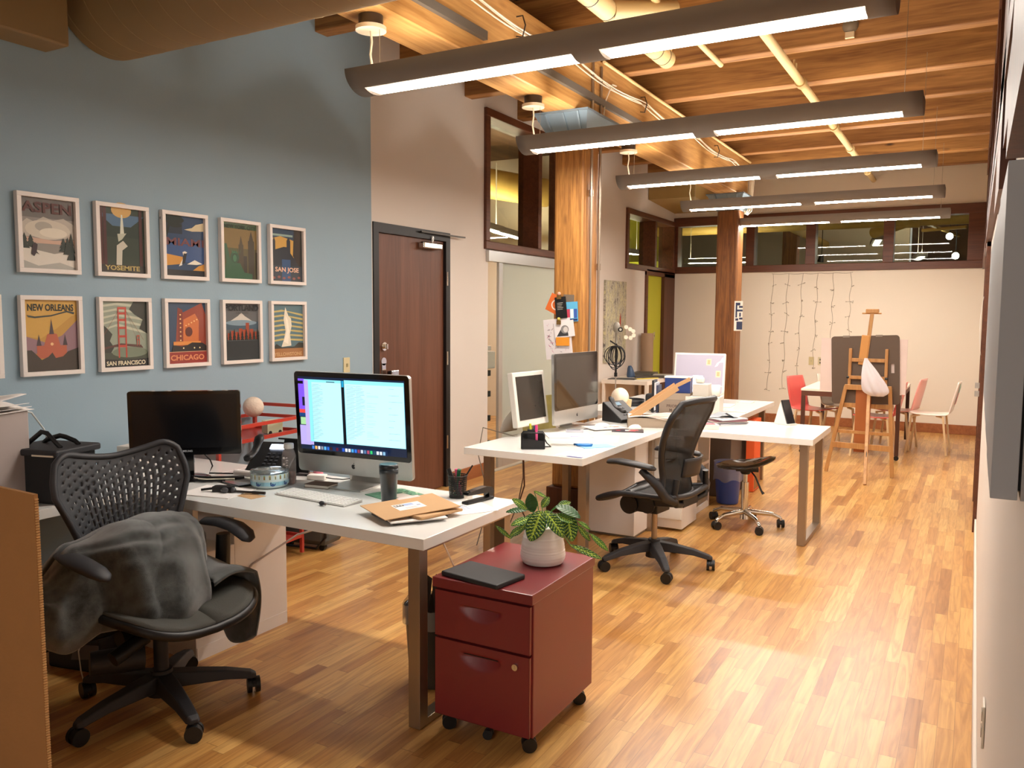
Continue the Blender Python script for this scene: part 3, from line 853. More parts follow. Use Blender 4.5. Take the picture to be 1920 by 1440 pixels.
# ---------------------------------------------------------------- paper bin / bag behind the red cabinet
t = thing('waste_bin', 'dark waste bin squeezed between the desk leg and the red cabinet', 'bin', (-1.935, 2.80, 0))
MB(M('#3b352f', 0.35, vary=0.1)).lathe([(0.10, 0.005), (0.105, 0.02), (0.125, 0.33), (0.128, 0.335), (0.121, 0.33), (0.10, 0.03), (0.0, 0.02)], 28).build('bin_body', parent=t)
m = MB(film_mat('bin_liner', '#9c948a', 0.55))
m.grid(lambda u, v: ((0.130 + 0.006 * math.sin(14 * u * PI)) * math.cos(2 * PI * u), (0.130 + 0.006 * math.sin(10 * u * PI)) * math.sin(2 * PI * u), 0.27 + 0.08 * v + 0.008 * math.sin(9 * PI * u)), 48, 5)
m.build('bin_liner', parent=t, label='crumpled translucent liner')
m = MB(M('#3a2c22', 0.8, vary=0.2))
for k in range(7):
    a = k * 0.9
    m.add([(0.05 * math.cos(a), 0.05 * math.sin(a), 0.28), (0.11 * math.cos(a + .5), 0.11 * math.sin(a + .5), 0.33), (0.10 * math.cos(a + .3), 0.10 * math.sin(a + .3), 0.47 - 0.02 * (k % 3)), (0.04 * math.cos(a - .3), 0.04 * math.sin(a - .3), 0.43)], [(0, 1, 2), (0, 2, 3)])
single('paper_bag', m, 'crumpled brown paper bag sticking out of the dark bin', 'bag', (-1.935, 2.80, 0.0), solid=0.002)

# ---------------------------------------------------------------- white storage units under the middle and far desks
t = thing('drawer_unit', 'wide white drawer unit under the middle desk behind the black mesh chair', 'cabinet', (-2.21, 5.48, 0))
MB(WHITEM).box(-0.21, 0.21, -0.165, 0.2, 0.02, 0.69).build('carcass', parent=t, bevel=0.003)
MB(M('#8c8272', 0.6)).box(-0.2, 0.2, -0.13, 0.19, 0.0, 0.02).build('plinth', parent=t)
t = thing('drawer_unit', 'smaller white drawer pedestal with a dark triangular pull beside the chair', 'cabinet', (-1.87, 5.86, 0))
MB(WHITEM).box(-0.12, 0.10, -0.19, 0.16, 0.02, 0.69).build('carcass', parent=t, bevel=0.003)
for z0, z1 in ((0.09, 0.36), (0.365, 0.52), (0.525, 0.675)):
    MB(WHITE).box(-0.115, 0.095, -0.205, -0.19, z0, z1).build('drawer', parent=t, bevel=0.002)
MB(BLACK).add([(-0.02, -0.207, 0.50), (0.06, -0.207, 0.545), (0.02, -0.207, 0.50)], [(0, 2, 1)]).build('pull_cutout', parent=t, solid=0.003)
t = thing('shelf_unit', 'white open-sided shelf unit beside the blue bin under the stool desk', 'shelf', (-1.87, 6.42, 0))
m = MB(WHITEM)
m.box(-0.2, 0.03, -0.20, -0.175, 0.0, 0.69).box(-0.2, 0.03, 0.155, 0.18, 0.0, 0.69).box(-0.2, 0.03, -0.175, 0.155, 0.665, 0.69)
m.box(-0.2, 0.03, -0.175, 0.155, 0.36, 0.385).box(-0.2, 0.03, -0.175, 0.155, 0.0, 0.05).box(-0.2, -0.19, -0.175, 0.155, 0.05, 0.665)
m.build('carcass', parent=t, bevel=0.002)
single('carton', MB(M('#8c7a66', 0.8)).box(-0.14, 0.02, -0.15, 0.13, 0.0, 0.16), 'small dull brown carton on the shelf unit floor by the blue bin', 'box', (-1.87, 6.42, 0.05))
single('carton', MB(M('#70655a', 0.8)).box(-0.2, 0.22, -0.25, 0.35, 0.005, 0.60), 'large grey-brown carton under the far desk behind the stool', 'box', (-1.98, 7.2, 0), bevel=0.004)
t = thing('carton', 'bright orange-edged box standing behind the stool under the far desk', 'box', (-1.68, 7.42, 0))
MB(M('#f0642c', 0.6)).box(-0.035, 0.035, -0.12, 0.12, 0.005, 0.64).build('box_body', parent=t)
MB(CARDB).box(0.0355, 0.037, -0.10, 0.10, 0.02, 0.2).build('box_side', parent=t)

# blue bin with a clear bag
t = thing('waste_bin', 'small blue waste bin with a clear liner beside the stool', 'bin', (-1.735, 6.78, 0))
MB(M('#3358c0', 0.4, coat=0.2)).lathe([(0.083, 0.003), (0.088, 0.01), (0.113, 0.325), (0.117, 0.33), (0.108, 0.325), (0.082, 0.02), (0, 0.015)], 30).build('bin_body', parent=t)
m = MB(film_mat('clear_liner', '#c4cce6', 0.38))
m.grid(lambda u, v: ((0.118 + 0.01 * math.sin(7 * u * 2 * PI) * (1 - v)) * math.cos(2 * PI * u), (0.118 + 0.01 * math.cos(5 * u * 2 * PI) * (1 - v)) * math.sin(2 * PI * u), 0.20 + 0.15 * v + 0.012 * math.sin(5 * 2 * PI * u) * (1 - v)), 60, 6)
m.build('bin_liner', parent=t, label='clear crinkled plastic liner')

# ---------------------------------------------------------------- office chairs
def star_base(t, n, Rr, yaw0, mat, hub_z, caster_r, caster_mat=BLACK, hubr=0.035, spread=0.028, dz=0.0, tube_arms=False):
    hub = MB(mat).cyl((0, 0, caster_r * 2 - 0.005), (0, 0, hub_z), hubr * 1.15, hubr * 0.8, n=20)
    for k in range(n):
        a = yaw0 + 2 * PI * k / n
        c, s_ = math.cos(a), math.sin(a)
        m = MB(mat)
        m.M = Matrix.Rotation(a, 4, 'Z')
        zt = hub_z - 0.02; ze = caster_r * 2 + 0.018
        if tube_arms:
            m.tube([(0.01, 0, zt), (Rr * 0.35, 0, zt - 0.005), (Rr * 0.75, 0, ze + 0.02), (Rr * 0.97, 0, ze - 0.005), (Rr, 0, caster_r * 1.6)], [0.022, 0.019, 0.016, 0.015, 0.013], n=10)
        else:
            xs_ = [0.0, Rr * 0.3, Rr * 0.7, Rr * 0.97, Rr * 1.03]
            ws = [hubr * 0.9, hubr * 0.85, hubr * 0.65, hubr * 0.55, hubr * 0.35]
            tp = [zt + 0.012, zt - 0.0, (zt + ze) / 2 + 0.008, ze + 0.012, ze]
            bt = [zt - 0.05, zt - 0.05, (zt + ze) / 2 - 0.028, ze - 0.016, ze - 0.016]
            v = []
            for x_, w_, a_, b_ in zip(xs_, ws, tp, bt):
                v += [(x_, -w_, b_), (x_, w_, b_), (x_, w_ * 0.7, a_), (x_, -w_ * 0.7, a_)]
            f = [(3, 2, 1, 0), (16, 17, 18, 19)]
            for i in range(4):
                f += [(i * 4 + j, i * 4 + (j + 1) % 4, i * 4 + 4 + (j + 1) % 4, i * 4 + 4 + j) for j in range(4)]
            m.add(v, f)
        m.build('base_arm', parent=t, bevel=0.0 if tube_arms else 0.005)
        caster(t, Rr * c, Rr * s_, caster_r, a + 1.1 + 0.5 * k, caster_mat, caster_r * 2 + 0.01, 0.014)
    return hub.build('hub', parent=t)

def blade(m, pts, w, th, roll=None):
    """padded arm-rest: centreline pts, half-widths w, thickness th"""
    n = 14; rows = []
    for i, p in enumerate(pts):
        a = Vector(pts[max(i - 1, 0)]); b = Vector(pts[min(i + 1, len(pts) - 1)]); d = (b - a).normalized()
        side = d.cross(Vector((0, 0, 1))).normalized(); u = side.cross(d)
        rows.append([Vector(p) + side * (w[i] * math.cos(2 * PI * k / n)) + u * (th[i] * math.sin(2 * PI * k / n)) for k in range(n)])
    v = [q for r_ in rows for q in r_]
    f = [(i * n + k, i * n + (k + 1) % n, (i + 1) * n + (k + 1) % n, (i + 1) * n + k) for i in range(len(pts) - 1) for k in range(n)]
    f += [tuple(range(n))[::-1], tuple(range(len(v) - n, len(v)))]
    return m.add(v, f, True)

# --- chair A: perforated curved back, faces +x
tA = thing('office_chair', 'black office chair with a perforated curved back, draped with a grey blanket', 'chair', (-2.73, 2.07, 0), R(-4))
star_base(tA, 5, 0.345, R(-20) + R(4), CHARC, 0.155, 0.032, BLACK, 0.05)
m = MB(CHARC).cyl((0, 0, 0.15), (0, 0, 0.33), 0.028, n=16)
m.build('gas_lift', parent=tA)
m = MB(BLACK).cbox((0.02, 0, 0.365), (0.30, 0.16, 0.075)).cyl((0.0, -0.17, 0.33), (0.0, 0.17, 0.33), 0.035, n=16).cyl((0.09, -0.12, 0.345), (0.09, -0.25, 0.30), 0.028, n=14)
m.bar((-0.05, 0, 0.36), (-0.27, 0, 0.43), 0.12, 0.04).bar((-0.27, 0, 0.42), (-0.31, 0, 0.62), 0.10, 0.03)
m.build('tilt_mechanism', parent=tA, bevel=0.01)
MB(CHARC).cyl((-0.02, -0.06, 0.22), (-0.10, -0.23, 0.23), 0.05, 0.045, n=20).build('tension_knob', parent=tA)
def seatA(u, v):
    a = 2 * PI * u; k = v
    sx_, sy_ = 0.27, 0.27
    x = sx_ * math.copysign(abs(math.cos(a)) ** 0.62, math.cos(a)) * k; y = sy_ * math.copysign(abs(math.sin(a)) ** 0.62, math.sin(a)) * k
    z = 0.455 - 0.015 * (1 - (y / 0.265) ** 2) + (-0.42 * max(0, x - 0.14) ** 1.4 / 1.0) + 0.02 * (y / 0.265) ** 2
    return (x + 0.07, y, z - .012)
MB(M('#4a4a45', 0.7, bump=0.3, bscale=350)).grid(seatA, 56, 10).build('seat', parent=tA, solid=0.03)
m = MB(BLACK).tube([tuple(Vector(seatA(i / 56, 1.0)) + Vector((0, 0, -0.012))) for i in range(56)], 0.018, n=8, closed=True)
m.build('seat_rim', parent=tA)
# back shell
def backA_w(v): return 0.145 + 0.134 * min(1, v / 0.75) ** 1.2 - 0.02 * max(0, v - 0.85) / 0.15
def backA(u, v):
    s_ = 2 * u - 1
    yy = backA_w(v) * s_
    ear = 0.055 * (abs(s_) ** 1.6) * v ** 2 - 0.05 * max(0, abs(s_) - 0.72) ** 2 / 0.08 * v ** 3
    z = 0.47 + 0.50 * v + ear
    x = -0.225 + 0.03 * math.sin(v * PI * 0.9) - 0.075 * v + 0.055 * s_ * s_
    return (x, yy, z)
nu, nv = 62, 66
def keepA(i, j):
    s_ = abs(2 * (i + .5) / nu - 1); v = (j + .5) / nv
    if s_ > 0.93 or v > 0.95 or v < 0.04: return True
    cc = i % 3; rr = (j + (2 if (i // 3) % 2 else 0)) % 4
    if cc != 1: return True
    if s_ > 0.62 or v > 0.83: return rr != 0
    return rr not in (0, 1, 2) if v < 0.7 else rr not in (0, 1)
MB(CHARC).grid(backA, nu, nv, keepA, smooth=True).build('backrest', parent=tA, solid=0.006, label='perforated flexible grey-black back')
loop = [backA(0, k / 24) for k in range(25)] + [backA(k / 30, 1) for k in range(1, 30)] + [backA(1, 1 - k / 24) for k in range(25)] + [backA(1 - k / 12, 0) for k in range(1, 12)]
MB(CHARC).tube(loop, 0.013, n=8, closed=True).build('back_rim', parent=tA)
for s_ in (-1, 1):
    m = MB(BLACK)
    m.tube([(-0.06, s_ * 0.12, 0.36), (-0.05, s_ * 0.29, 0.37), (-0.04, s_ * 0.325, 0.45), (-0.03, s_ * 0.325, 0.62)], [0.025, 0.024, 0.026, 0.024], n=10, flat=1.3)
    po = m.build('arm_post', parent=tA)
    m = MB(CHARC)
    pts = [(-0.15, s_ * 0.30, 0.655), (-0.12, s_ * 0.305, 0.665), (-0.04, s_ * 0.32, 0.670), (0.05, s_ * 0.325, 0.662), (0.12, s_ * 0.315, 0.645), (0.155, s_ * 0.305, 0.63), (0.17, s_ * 0.30, 0.622)]
    blade(m, pts, [0.012, 0.032, 0.042, 0.045, 0.042, 0.03, 0.008], [0.006, 0.016, 0.02, 0.02, 0.018, 0.014, 0.005])
    m.build('armrest', parent=po)

# grey blanket lying on chair A
def lerp_tab(tab, x):
    for (a, p), (b, q) in zip(tab, tab[1:]):
        if x <= b:
            k = (x - a) / (b - a); k = k * k * (3 - 2 * k)
            return p + (q - p) * k
    return tab[-1][1]
def ridge(q): return (1 - abs(math.sin(q))) ** 1.6
def blanket(u, v):
    y = -0.50 + 0.76 * u
    zt = lerp_tab([(-.50, .53), (-.42, .60), (-.28, .685), (-.10, .735), (.12, .735), (.22, .72), (.26, .66)], y)
    xe = lerp_tab([(-.50, -.02), (-.40, .06), (-.28, .10), (-.16, .27), (-.06, .31), (.08, .24), (.18, .10), (.26, -.02)], y)
    ze = lerp_tab([(-.50, .44), (-.38, .39), (-.27, .44), (-.18, .47), (.26, .475)], y)
    x0 = lerp_tab([(-.50, -.16), (-.3, -.175), (.26, -.185)], y)
    x = x0 + (xe - x0) * v ** .85
    z = zt + (ze - zt) * v ** 1.25 + .085 * math.sin(PI * v ** .9) * lerp_tab([(-.50, .3), (-.3, .8), (0, 1), (.26, .5)], y)
    q = 6.0 * v ** .8 + 4.6 * u + .9 * math.sin(3.3 * u + 1.0) + 1.0 * math.sin(3.4 * v + 2.2 * u) - 1.2
    am = .5 + .5 * math.sin(5.1 * u + 1.7 * v + .6)
    f1 = .052 * abs(math.sin(q)) ** .65 * (.45 + .55 * am) * math.sin(PI * min(1, v * 1.03)) ** .45
    f2 = .020 * abs(math.sin(1.55 * q + 2.1 * math.sin(4.7 * u) + 2.0 * math.sin(3.7 * v + 1))) ** .7 * (1.1 - .6 * am) * math.sin(PI * min(1, v * 1.02)) ** .4
    f2 += .010 * ridge(4.1 * v + 9.0 * u + 2.0 * math.sin(5 * v)) * am * v
    f3 = .006 * math.sin(19 * u + 7 * math.sin(6 * v)) * math.sin(11 * v + 5 * u)
    d = f1 + f2 + f3 - .034
    e = max(0, v - .9) / .1
    return (x + .55 * d - .03 * e * e, y + .012 * math.sin(9 * v + 3 * u) - .25 * d, z + .8 * d - .012 * e)
m = MB(fur_mat('#282e2f', '#5f6869'))
m.grid(blanket, 150, 90)
# flap over the right side of the seat, hanging below it
def flap(u, v):
    s_ = v
    bx = 0.155 + 0.02 * math.sin(6 * u) - 0.36 * u
    if s_ < 0.35:
        t_ = s_ / 0.35; y = 0.10 + 0.19 * t_; z = 0.50 + 0.05 * math.sin(t_ * PI) * (0.5 + u)
    else:
        t_ = (s_ - 0.35) / 0.65; y = 0.29 + 0.035 * math.sin(t_ * PI * 0.9); z = 0.50 - 0.285 * t_ * (0.75 + 0.35 * math.sin(3 * u + .5))
    return (bx + 0.05, y + 0.012 * math.sin(14 * u + 5 * s_), z + 0.01 * math.sin(11 * u) )
m.grid(flap, 40, 34)
single('blanket', m, 'fuzzy dark grey blanket heaped on the seat of the perforated-back chair', 'blanket', (-2.73, 2.07, 0), R(-4), solid=0.012)

# --- chair B: tall mesh back, faces -x
# dark gap in the cabinet side
tB = thing('office_chair', 'black mesh office chair with a tall back, facing the middle desk', 'chair', (-1.68, 4.82, 0), R(172))
star_base(tB, 5, 0.345, R(-172) + R(-58), CHARC, 0.17, 0.032, BLACK, 0.045)
MB(STEEL).cyl((0, 0, 0.165), (0, 0, 0.36), 0.018, n=16).build('gas_lift', parent=tB, label='bare steel lift tube')
m = MB(BLACK)
m.cyl((0.0, -0.11, 0.40), (0.0, 0.11, 0.40), 0.052, n=20).cyl((0.13, -0.10, 0.385), (0.13, 0.10, 0.385), 0.06, n=20).cbox((0.06, 0, 0.39), (0.24, 0.17, 0.09)).cyl((0.10, -0.155, 0.46), (0.10, 0.155, 0.46), 0.03, n=18)
m.bar((-0.02, 0, 0.42), (-0.24, 0, 0.44), 0.2, 0.05)
for s_ in (-1, 1): m.tube([(-0.22, s_ * 0.09, 0.43), (-0.24, s_ * 0.2, 0.45), (-0.235, s_ * 0.215, 0.52), (-0.24, s_ * 0.20, 0.60)], 0.02, n=8)
m.build('tilt_mechanism', parent=tB, bevel=0.01)
MESHB = M('#101011', 0.6, vary=0.1, bump=0.4, bscale=700, alpha=0.80)
def seatB(u, v):
    x = 0.26 - 0.5 * u; y = (2 * v - 1) * (0.245 - 0.02 * u)
    z = 0.485 - 0.55 * max(0, 0.42 - u) ** 2 * 0.55 - 0.02 * (1 - (2 * v - 1) ** 2) + 0.015 * (u > 0.8) * (u - 0.8) * 5
    return (x, y, z)
MB(MESHB).grid(seatB, 20, 20).build('seat', parent=tB, solid=0.012)
loop = [seatB(k / 20, 0) for k in range(21)] + [seatB(1, k / 20) for k in range(1, 20)] + [seatB(1 - k / 20, 1) for k in range(21)] + [seatB(0, 1 - k / 20) for k in range(1, 20)]
MB(GRAPH).tube(loop, 0.018, n=8, closed=True).build('seat_rim', parent=tB)
def backB(u, v):
    s_ = 2 * u - 1
    w_ = 0.165 + 0.095 * math.sin(min(1, max(0, (v - 0.12) / 0.72)) * PI / 2) ** 1.5 - 0.05 * max(0, v - 0.86) / 0.14
    if v < 0.2: w_ += 0.035 * (0.2 - v) / 0.2
    z = 0.475 + 0.585 * v
    x = -0.225 + 0.055 * math.sin(v * PI * 1.0 + 0.2) - 0.105 * v + 0.07 * s_ * s_
    return (x, w_ * s_, z - 0.04 * abs(s_) ** 3 * max(0, v - 0.6))
MB(MESHB).grid(backB, 22, 34).build('backrest', parent=tB, solid=0.006, label='see-through black mesh back')
loop = [backB(0, k / 30) for k in range(31)] + [backB(k / 20, 1) for k in range(1, 20)] + [backB(1, 1 - k / 30) for k in range(31)] + [backB(1 - k / 16, 0) for k in range(1, 16)]
MB(GRAPH).tube(loop, [0.015 + 0.006 * math.sin(PI * i / len(loop)) for i in range(len(loop))], n=8, closed=True).build('back_frame', parent=tB)
m = MB(GRAPH)
m.grid(lambda u, v: (-0.26 - 0.02 * v + 0.03 * (2 * u - 1) ** 2, (2 * u - 1) * 0.12, 0.60 + 0.11 * v), 10, 6)
m.build('lumbar_pad', parent=tB, solid=0.014)
for s_ in (-1, 1):
    m = MB(GRAPH)
    m.tube([(-0.235, s_ * 0.21, 0.47), (-0.21, s_ * 0.275, 0.50), (-0.17, s_ * 0.305, 0.575), (-0.07, s_ * 0.315, 0.655)], [0.025, 0.028, 0.028, 0.022], n=10)
    po = m.build('arm_post', parent=tB)
    m = MB(GRAPH)
    pts = [(-0.16, s_ * 0.315, 0.668), (-0.13, s_ * 0.315, 0.675), (-0.03, s_ * 0.315, 0.685), (0.08, s_ * 0.31, 0.69), (0.145, s_ * 0.305, 0.682), (0.165, s_ * 0.305, 0.672)]
    blade(m, pts, [0.015, 0.035, 0.043, 0.046, 0.036, 0.01], [0.008, 0.017, 0.018, 0.018, 0.016, 0.006])
    m.build('armrest', parent=po)

# --- rolling stool
tS = thing('rolling_stool', 'glossy black saddle stool on a chrome five-star base with casters', 'stool', (-1.43, 6.09, 0), R(15))
star_base(tS, 5, 0.26, R(-68), CHROME, 0.13, 0.030, BLACK, 0.03, tube_arms=True)
MB(CHROME).cyl((0, 0, 0.12), (0, 0, 0.33), 0.026, n=20).cyl((0, 0, 0.33), (0, 0, 0.43), 0.016, n=16).build('gas_lift', parent=tS)
m = MB(BLACK).box(-0.07, 0.09, -0.05, 0.05, 0.415, 0.435).cyl((0, 0, 0.39), (0, 0, 0.42), 0.03, 0.05, n=20)
m.tube([(0.03, -0.02, 0.425), (0.07, -0.06, 0.38), (0.11, -0.10, 0.29), (0.125, -0.11, 0.27)], [0.006, 0.006, 0.007, 0.011], n=8)
m.build('seat_bracket', parent=tS)
def stool(u, v):
    a = 2 * PI * u; c, s_ = math.cos(a), math.sin(a)
    rx = 0.21; ry = 0.165 - 0.03 * c
    x = rx * c * v; y = ry * s_ * v
    z = 0.455 + 0.045 * (x / 0.21) ** 2 * (1 if x > 0 else 0.6) + 0.05 * max(0, x / 0.21) * (1 - v * 0.2) - 0.02 * max(0, -x / .21)
    z -= 0.02 * max(0, v - 0.85) / 0.15
    return (x, y, z + 0.02 * (y / 0.165) ** 2)
nu2, nv2 = 48, 22
def keepS(i, j):
    x, y, z = stool((i + .5) / nu2, (j + .5) / nv2)
    for sy in (-1, 1):
        if 0.055 < x < 0.11 and 0.02 < sy * y - 0.25 * (x - 0.055) < 0.038: return False
    return True
MB(BLACKG).grid(stool, nu2, nv2, keepS).build('seat', parent=tS, solid=0.014, label='moulded glossy seat with two slots')
# ================================================================ framed posters on the blue wall
def ell(cx, cy, rx, ry, n=20, a0=0.0, a1=2 * PI):
    return [(cx + rx * math.cos(a0 + (a1 - a0) * i / n), cy + ry * math.sin(a0 + (a1 - a0) * i / n)) for i in range(n + (0 if abs(a1 - a0) > 6.2 else 1))]
class Art:
    """flat printed shapes, built as thin layers; coordinates 0..1 across and 0..1 up"""
    def __init__(s, mb, w, h, x0, z0):
        s.m = mb; s.w = w; s.h = h; s.x0 = x0; s.z0 = z0; s.k = 0
    def p(s, c, pts, rough=0.6):
        s.k += 1
        s.m.use(M(c, rough, coat=0.6, vary=0.03, vscale=40))
        s.m.poly([(s.x0 + x * s.w, s.z0 + y * s.h, s.k * 0.00018) for x, y in pts])
        return s
    def r(s, c, x0, x1, y0, y1):
        return s.p(c, [(x0, y0), (x1, y0), (x1, y1), (x0, y1)])
    def e(s, c, cx, cy, rx, ry, n=20, a0=0.0, a1=2 * PI):
        return s.p(c, ell(cx, cy, rx, ry, n, a0, a1))
    def t(s, c, body, size, cx, cy, bold=0.0, sx=1.0):
        s.k += 1
        s.m.use(M(c, 0.6, vary=0.02))
        s.m.text(body, size * s.h, s.x0 + cx * s.w, s.z0 + cy * s.h, s.k * 0.00018, bold=size * s.h * (.028 if bold > .0015 else 0), fit=sx * s.w)
        return s
    def tree(s, c, x, y, h_, w_):
        for k in range(3):
            a = y + h_ * k * 0.27
            s.p(c, [(x - w_ * (1 - k * 0.25), a), (x + w_ * (1 - k * 0.25), a), (x, a + h_ * 0.46)])
        return s

def art_aspen(a):
    a.r('#8f8a83', 0, 1, 0, 1).r('#6f6a66', 0, 1, 0.72, 1)
    a.p('#b9b1a4', [(0, .45), (0, .62), (.12, .70), (.25, .66), (.42, .74), (.6, .70), (.8, .74), (1, .66), (1, .45)])
    a.e('#cdc5b4', .5, .56, .42, .14).e('#aaa498', .42, .60, .16, .07).e('#ded6c4', .6, .52, .26, .07)
    a.p('#c9a793', [(0, .36), (1, .36), (1, .44), (.6, .41), (0, .45)])
    a.p('#d8d2c6', [(0, .0), (0, .34), (.3, .26), (.6, .22), (.85, .26), (1, .2), (1, 0)]).p('#a9a79f', [(0, 0), (0, .12), (.3, .04), (.7, .10), (1, .03), (1, 0)])
    for x, y, h_ in ((.06, .28, .22), (.17, .30, .18), (.78, .26, .2), (.93, .14, .40), (.86, .22, .26)): a.tree('#2f3a33', x, y, h_, .1)
    a.p('#3c2f33', [(.17, .2), (.2, .33), (.24, .37), (.29, .34), (.27, .24), (.32, .2), (.26, .22), (.22, .17)])
    a.t('#5e3a35', 'ASPEN', .20, .5, .86, .006, .92)
def art_yosemite(a):
    a.r('#2c3a2c', 0, 1, 0, 1).r('#4a6a86', 0, 1, .72, .9).e('#c8a25e', .5, .97, .22, .12).p('#203226', [(0, .55), (0, .9), (.3, .72), (.45, .7), (.7, .72), (1, .9), (1, .55)])
    a.p('#cfd2c2', [(.49, .9), (.52, .9), (.55, .6), (.46, .6)]).p('#b7b9a6', [(.4, .6), (.6, .62), (.5, .52), (.42, .48)]).p('#c3bfae', [(.36, .1), (.48, .1), (.5, .35), (.62, .42), (.52, .5), (.38, .42)])
    for x in (.02, .1, .88): a.r('#4a2622', x, x + .07, .12, 1)
    a.r('#26221c', 0, 1, 0, .12).t('#b9a562', 'YOSEMITE', .10, .5, .07, .004, .76)
def art_miami(a):
    a.r('#27415f', 0, 1, 0, 1).r('#1d2a38', 0, .45, .7, 1).p('#cdbf9c', [(.5, .78), (.7, .76), (1, .78), (1, .92), (.8, .88), (.7, .82)])
    a.p('#2f4f80', [(0, .28), (1, .2), (1, .62), (0, .6)]).p('#c98f3c', [(0, .16), (.42, .2), (.45, .32), (0, .36)]).p('#c98f3c', [(.7, .1), (1, .1), (1, .22), (.85, .18)])
    a.p('#142018', [(0, .6), (.05, .6), (.2, .95), (.14, .96)]).e('#16231c', .2, .93, .3, .07).e('#16231c', .28, .84, .16, .04)
    a.p('#e9e2d2', [(.42, .18), (.5, .36), (.56, .4), (.5, .42), (.44, .4), (.47, .32), (.34, .16)]).p('#e9e2d2', [(.55, .2), (.75, .28), (.95, .22), (.8, .2)]).p('#151b22', [(.42, .2), (.47, .38), (.55, .38), (.5, .22)])
    a.r('#16191d', 0, 1, 0, .1).t('#6d4346', 'MIAMI', .17, .52, .56, .002, .95)
def art_newyork(a):
    a.r('#57512f', 0, 1, 0, 1).r('#7a6434', 0, 1, .55, .9).r('#46603f', 0, 1, .9, 1)
    a.r('#3a3324', .74, .92, 0, .7).p('#3a3324', [(.76, .7), (.9, .7), (.83, .88)]).r('#443c28', .46, .6, 0, .62).p('#443c28', [(.48, .62), (.58, .62), (.53, .78)])
    for x, h_ in ((.6, .42), (.95, .5), (.36, .4)): a.r('#352f22', x, x + .1, 0, h_)
    a.p('#2f5a3e', [(.02, 0), (.1, .3), (.05, .62), (.12, .62), (.2, .38), (.3, .3), (.5, .28), (.62, .12), (.85, .1), (.85, 0)]).e('#2a5238', .34, .39, .12, .11)
    for k in range(5): a.p('#3a6b49', [(.28 + .05 * k, .46), (.33 + .04 * k, .46), (.22 + .08 * k, .56)])
    a.e('#1e3d2a', .34, .38, .07, .08).e('#3f7350', .34, .37, .055, .065)
    a.t('#2f3a2a', 'NEW YORK CITY', .10, .5, .93, .003, .92)
def art_sanjose(a):
    a.r('#1f3a52', 0, 1, 0, 1).p('#c79a45', [(0, .5), (0, .8), (.3, .86), (.7, .8), (1, .72), (1, .45)]).r('#8ba39a', 0, .7, .86, .9)
    a.p('#15202c', [(0, .3), (0, .62), (.06, .62), (.06, .76), (.1, .84), (.14, .76), (.14, .6), (.4, .66), (.5, .66), (.5, .78), (.56, .86), (.62, .78), (.62, .55), (.8, .4), (1, .32), (1, .3)])
    a.p('#1a1612', [(.7, .5), (.74, 1), (1, 1), (1, .3), (.9, .3)]).r('#244a74', .34, .62, 0, .42).r('#24323e', 0, .34, 0, .3).r('#24323e', .62, 1, 0, .3)
    for k in range(6): a.e('#8a5148', .08 + .16 * k, .06 + .02 * (k % 2), .05, .025, 8)
    a.t('#e2b9a0', 'SAN JOSE', .12, .5, .22, .005, .76)
def art_neworleans(a):
    a.r('#b98a34', 0, 1, 0, 1).p('#8d6a72', [(0, .25), (0, .5), (.4, .4), (.7, .5), (1, .72), (1, .25)]).p('#c79a3f', [(0, .5), (.3, .46), (.6, .6), (.9, .78), (1, .8), (1, 1), (0, 1)])
    a.r('#b3583a', .22, .78, .18, .36).p('#b3583a', [(.22, .36), (.35, .36), (.42, .52), (.5, .54), (.6, .52), (.66, .36), (.78, .36), (.78, .2), (.22, .2)])
    for x, z, h_ in ((.5, .52, .22), (.26, .36, .16), (.75, .36, .16)): a.p('#3a2a30', [(x - .045, z), (x + .045, z), (x, z + h_)])
    a.e('#e7b37c', .5, .38, .03, .022, 10).p('#33291f', [(0, 0), (0, .3), (.12, .3), (.2, .24), (.3, .16), (.42, .2), (.5, .26), (.56, .18), (.7, .2), (.8, .27), (1, .32), (1, 0)])
    a.t('#26302a', 'NEW ORLEANS', .13, .5, .89, .006, .86)
    a.p('#26302a', [(.05, .79), (.2, .77), (.5, .79), (.8, .85), (.95, .83), (.93, .80), (.8, .83), (.5, .77), (.2, .745), (.08, .76)])
def art_sanfran(a):
    a.r('#8c9685', 0, 1, 0, 1)
    for k in range(5): a.p('#b9bba5', [(0, .55 + .09 * k), (.3, .62 + .08 * k), (1, .5 + .1 * k), (1, .53 + .1 * k), (.35, .66 + .08 * k), (0, .58 + .09 * k)])
    a.p('#262b22', [(0, .12), (0, .66), (.1, .6), (.22, .5), (.16, .4), (.25, .3), (.1, .12)]).p('#232820', [(1, .5), (.82, .58), (.9, .72), (.72, .8), (.6, .88), (.7, 1), (1, 1)])
    a.r('#3c4436', 0, 1, .1, .22).e('#6f7a66', .6, .22, .4, .08).p('#4f2c24', [(0, .3), (.4, .36), (.85, .33), (.9, .28), (.5, .32), (.2, .3), (0, .26)])
    a.r('#b23c2a', .34, .37, .14, .9).r('#b23c2a', .50, .53, .14, .9)
    for z in (.3, .45, .58, .7, .8, .88): a.r('#b23c2a', .34, .53, z, z + .035)
    a.r('#a8452f', .75, .765, .32, .48).r('#a8452f', .80, .815, .32, .48).r('#a8452f', .75, .815, .46, .48).r('#a8452f', .75, .815, .40, .415)
    for (x1, z1, x2, z2) in ((.35, .85, 0, .45), (.52, .85, .78, .34), (.52, .85, .9, .4)):
        a.p('#7c3527', [(x1, z1), (x2, z2), (x2, z2 + .008), (x1, z1 + .008)])
    a.p('#15181a', [(0, 0), (0, .13), (.5, .10), (1, .12), (1, 0)]).t('#d6cdb0', 'SAN FRANCISCO', .09, .5, .055, .004, .86)
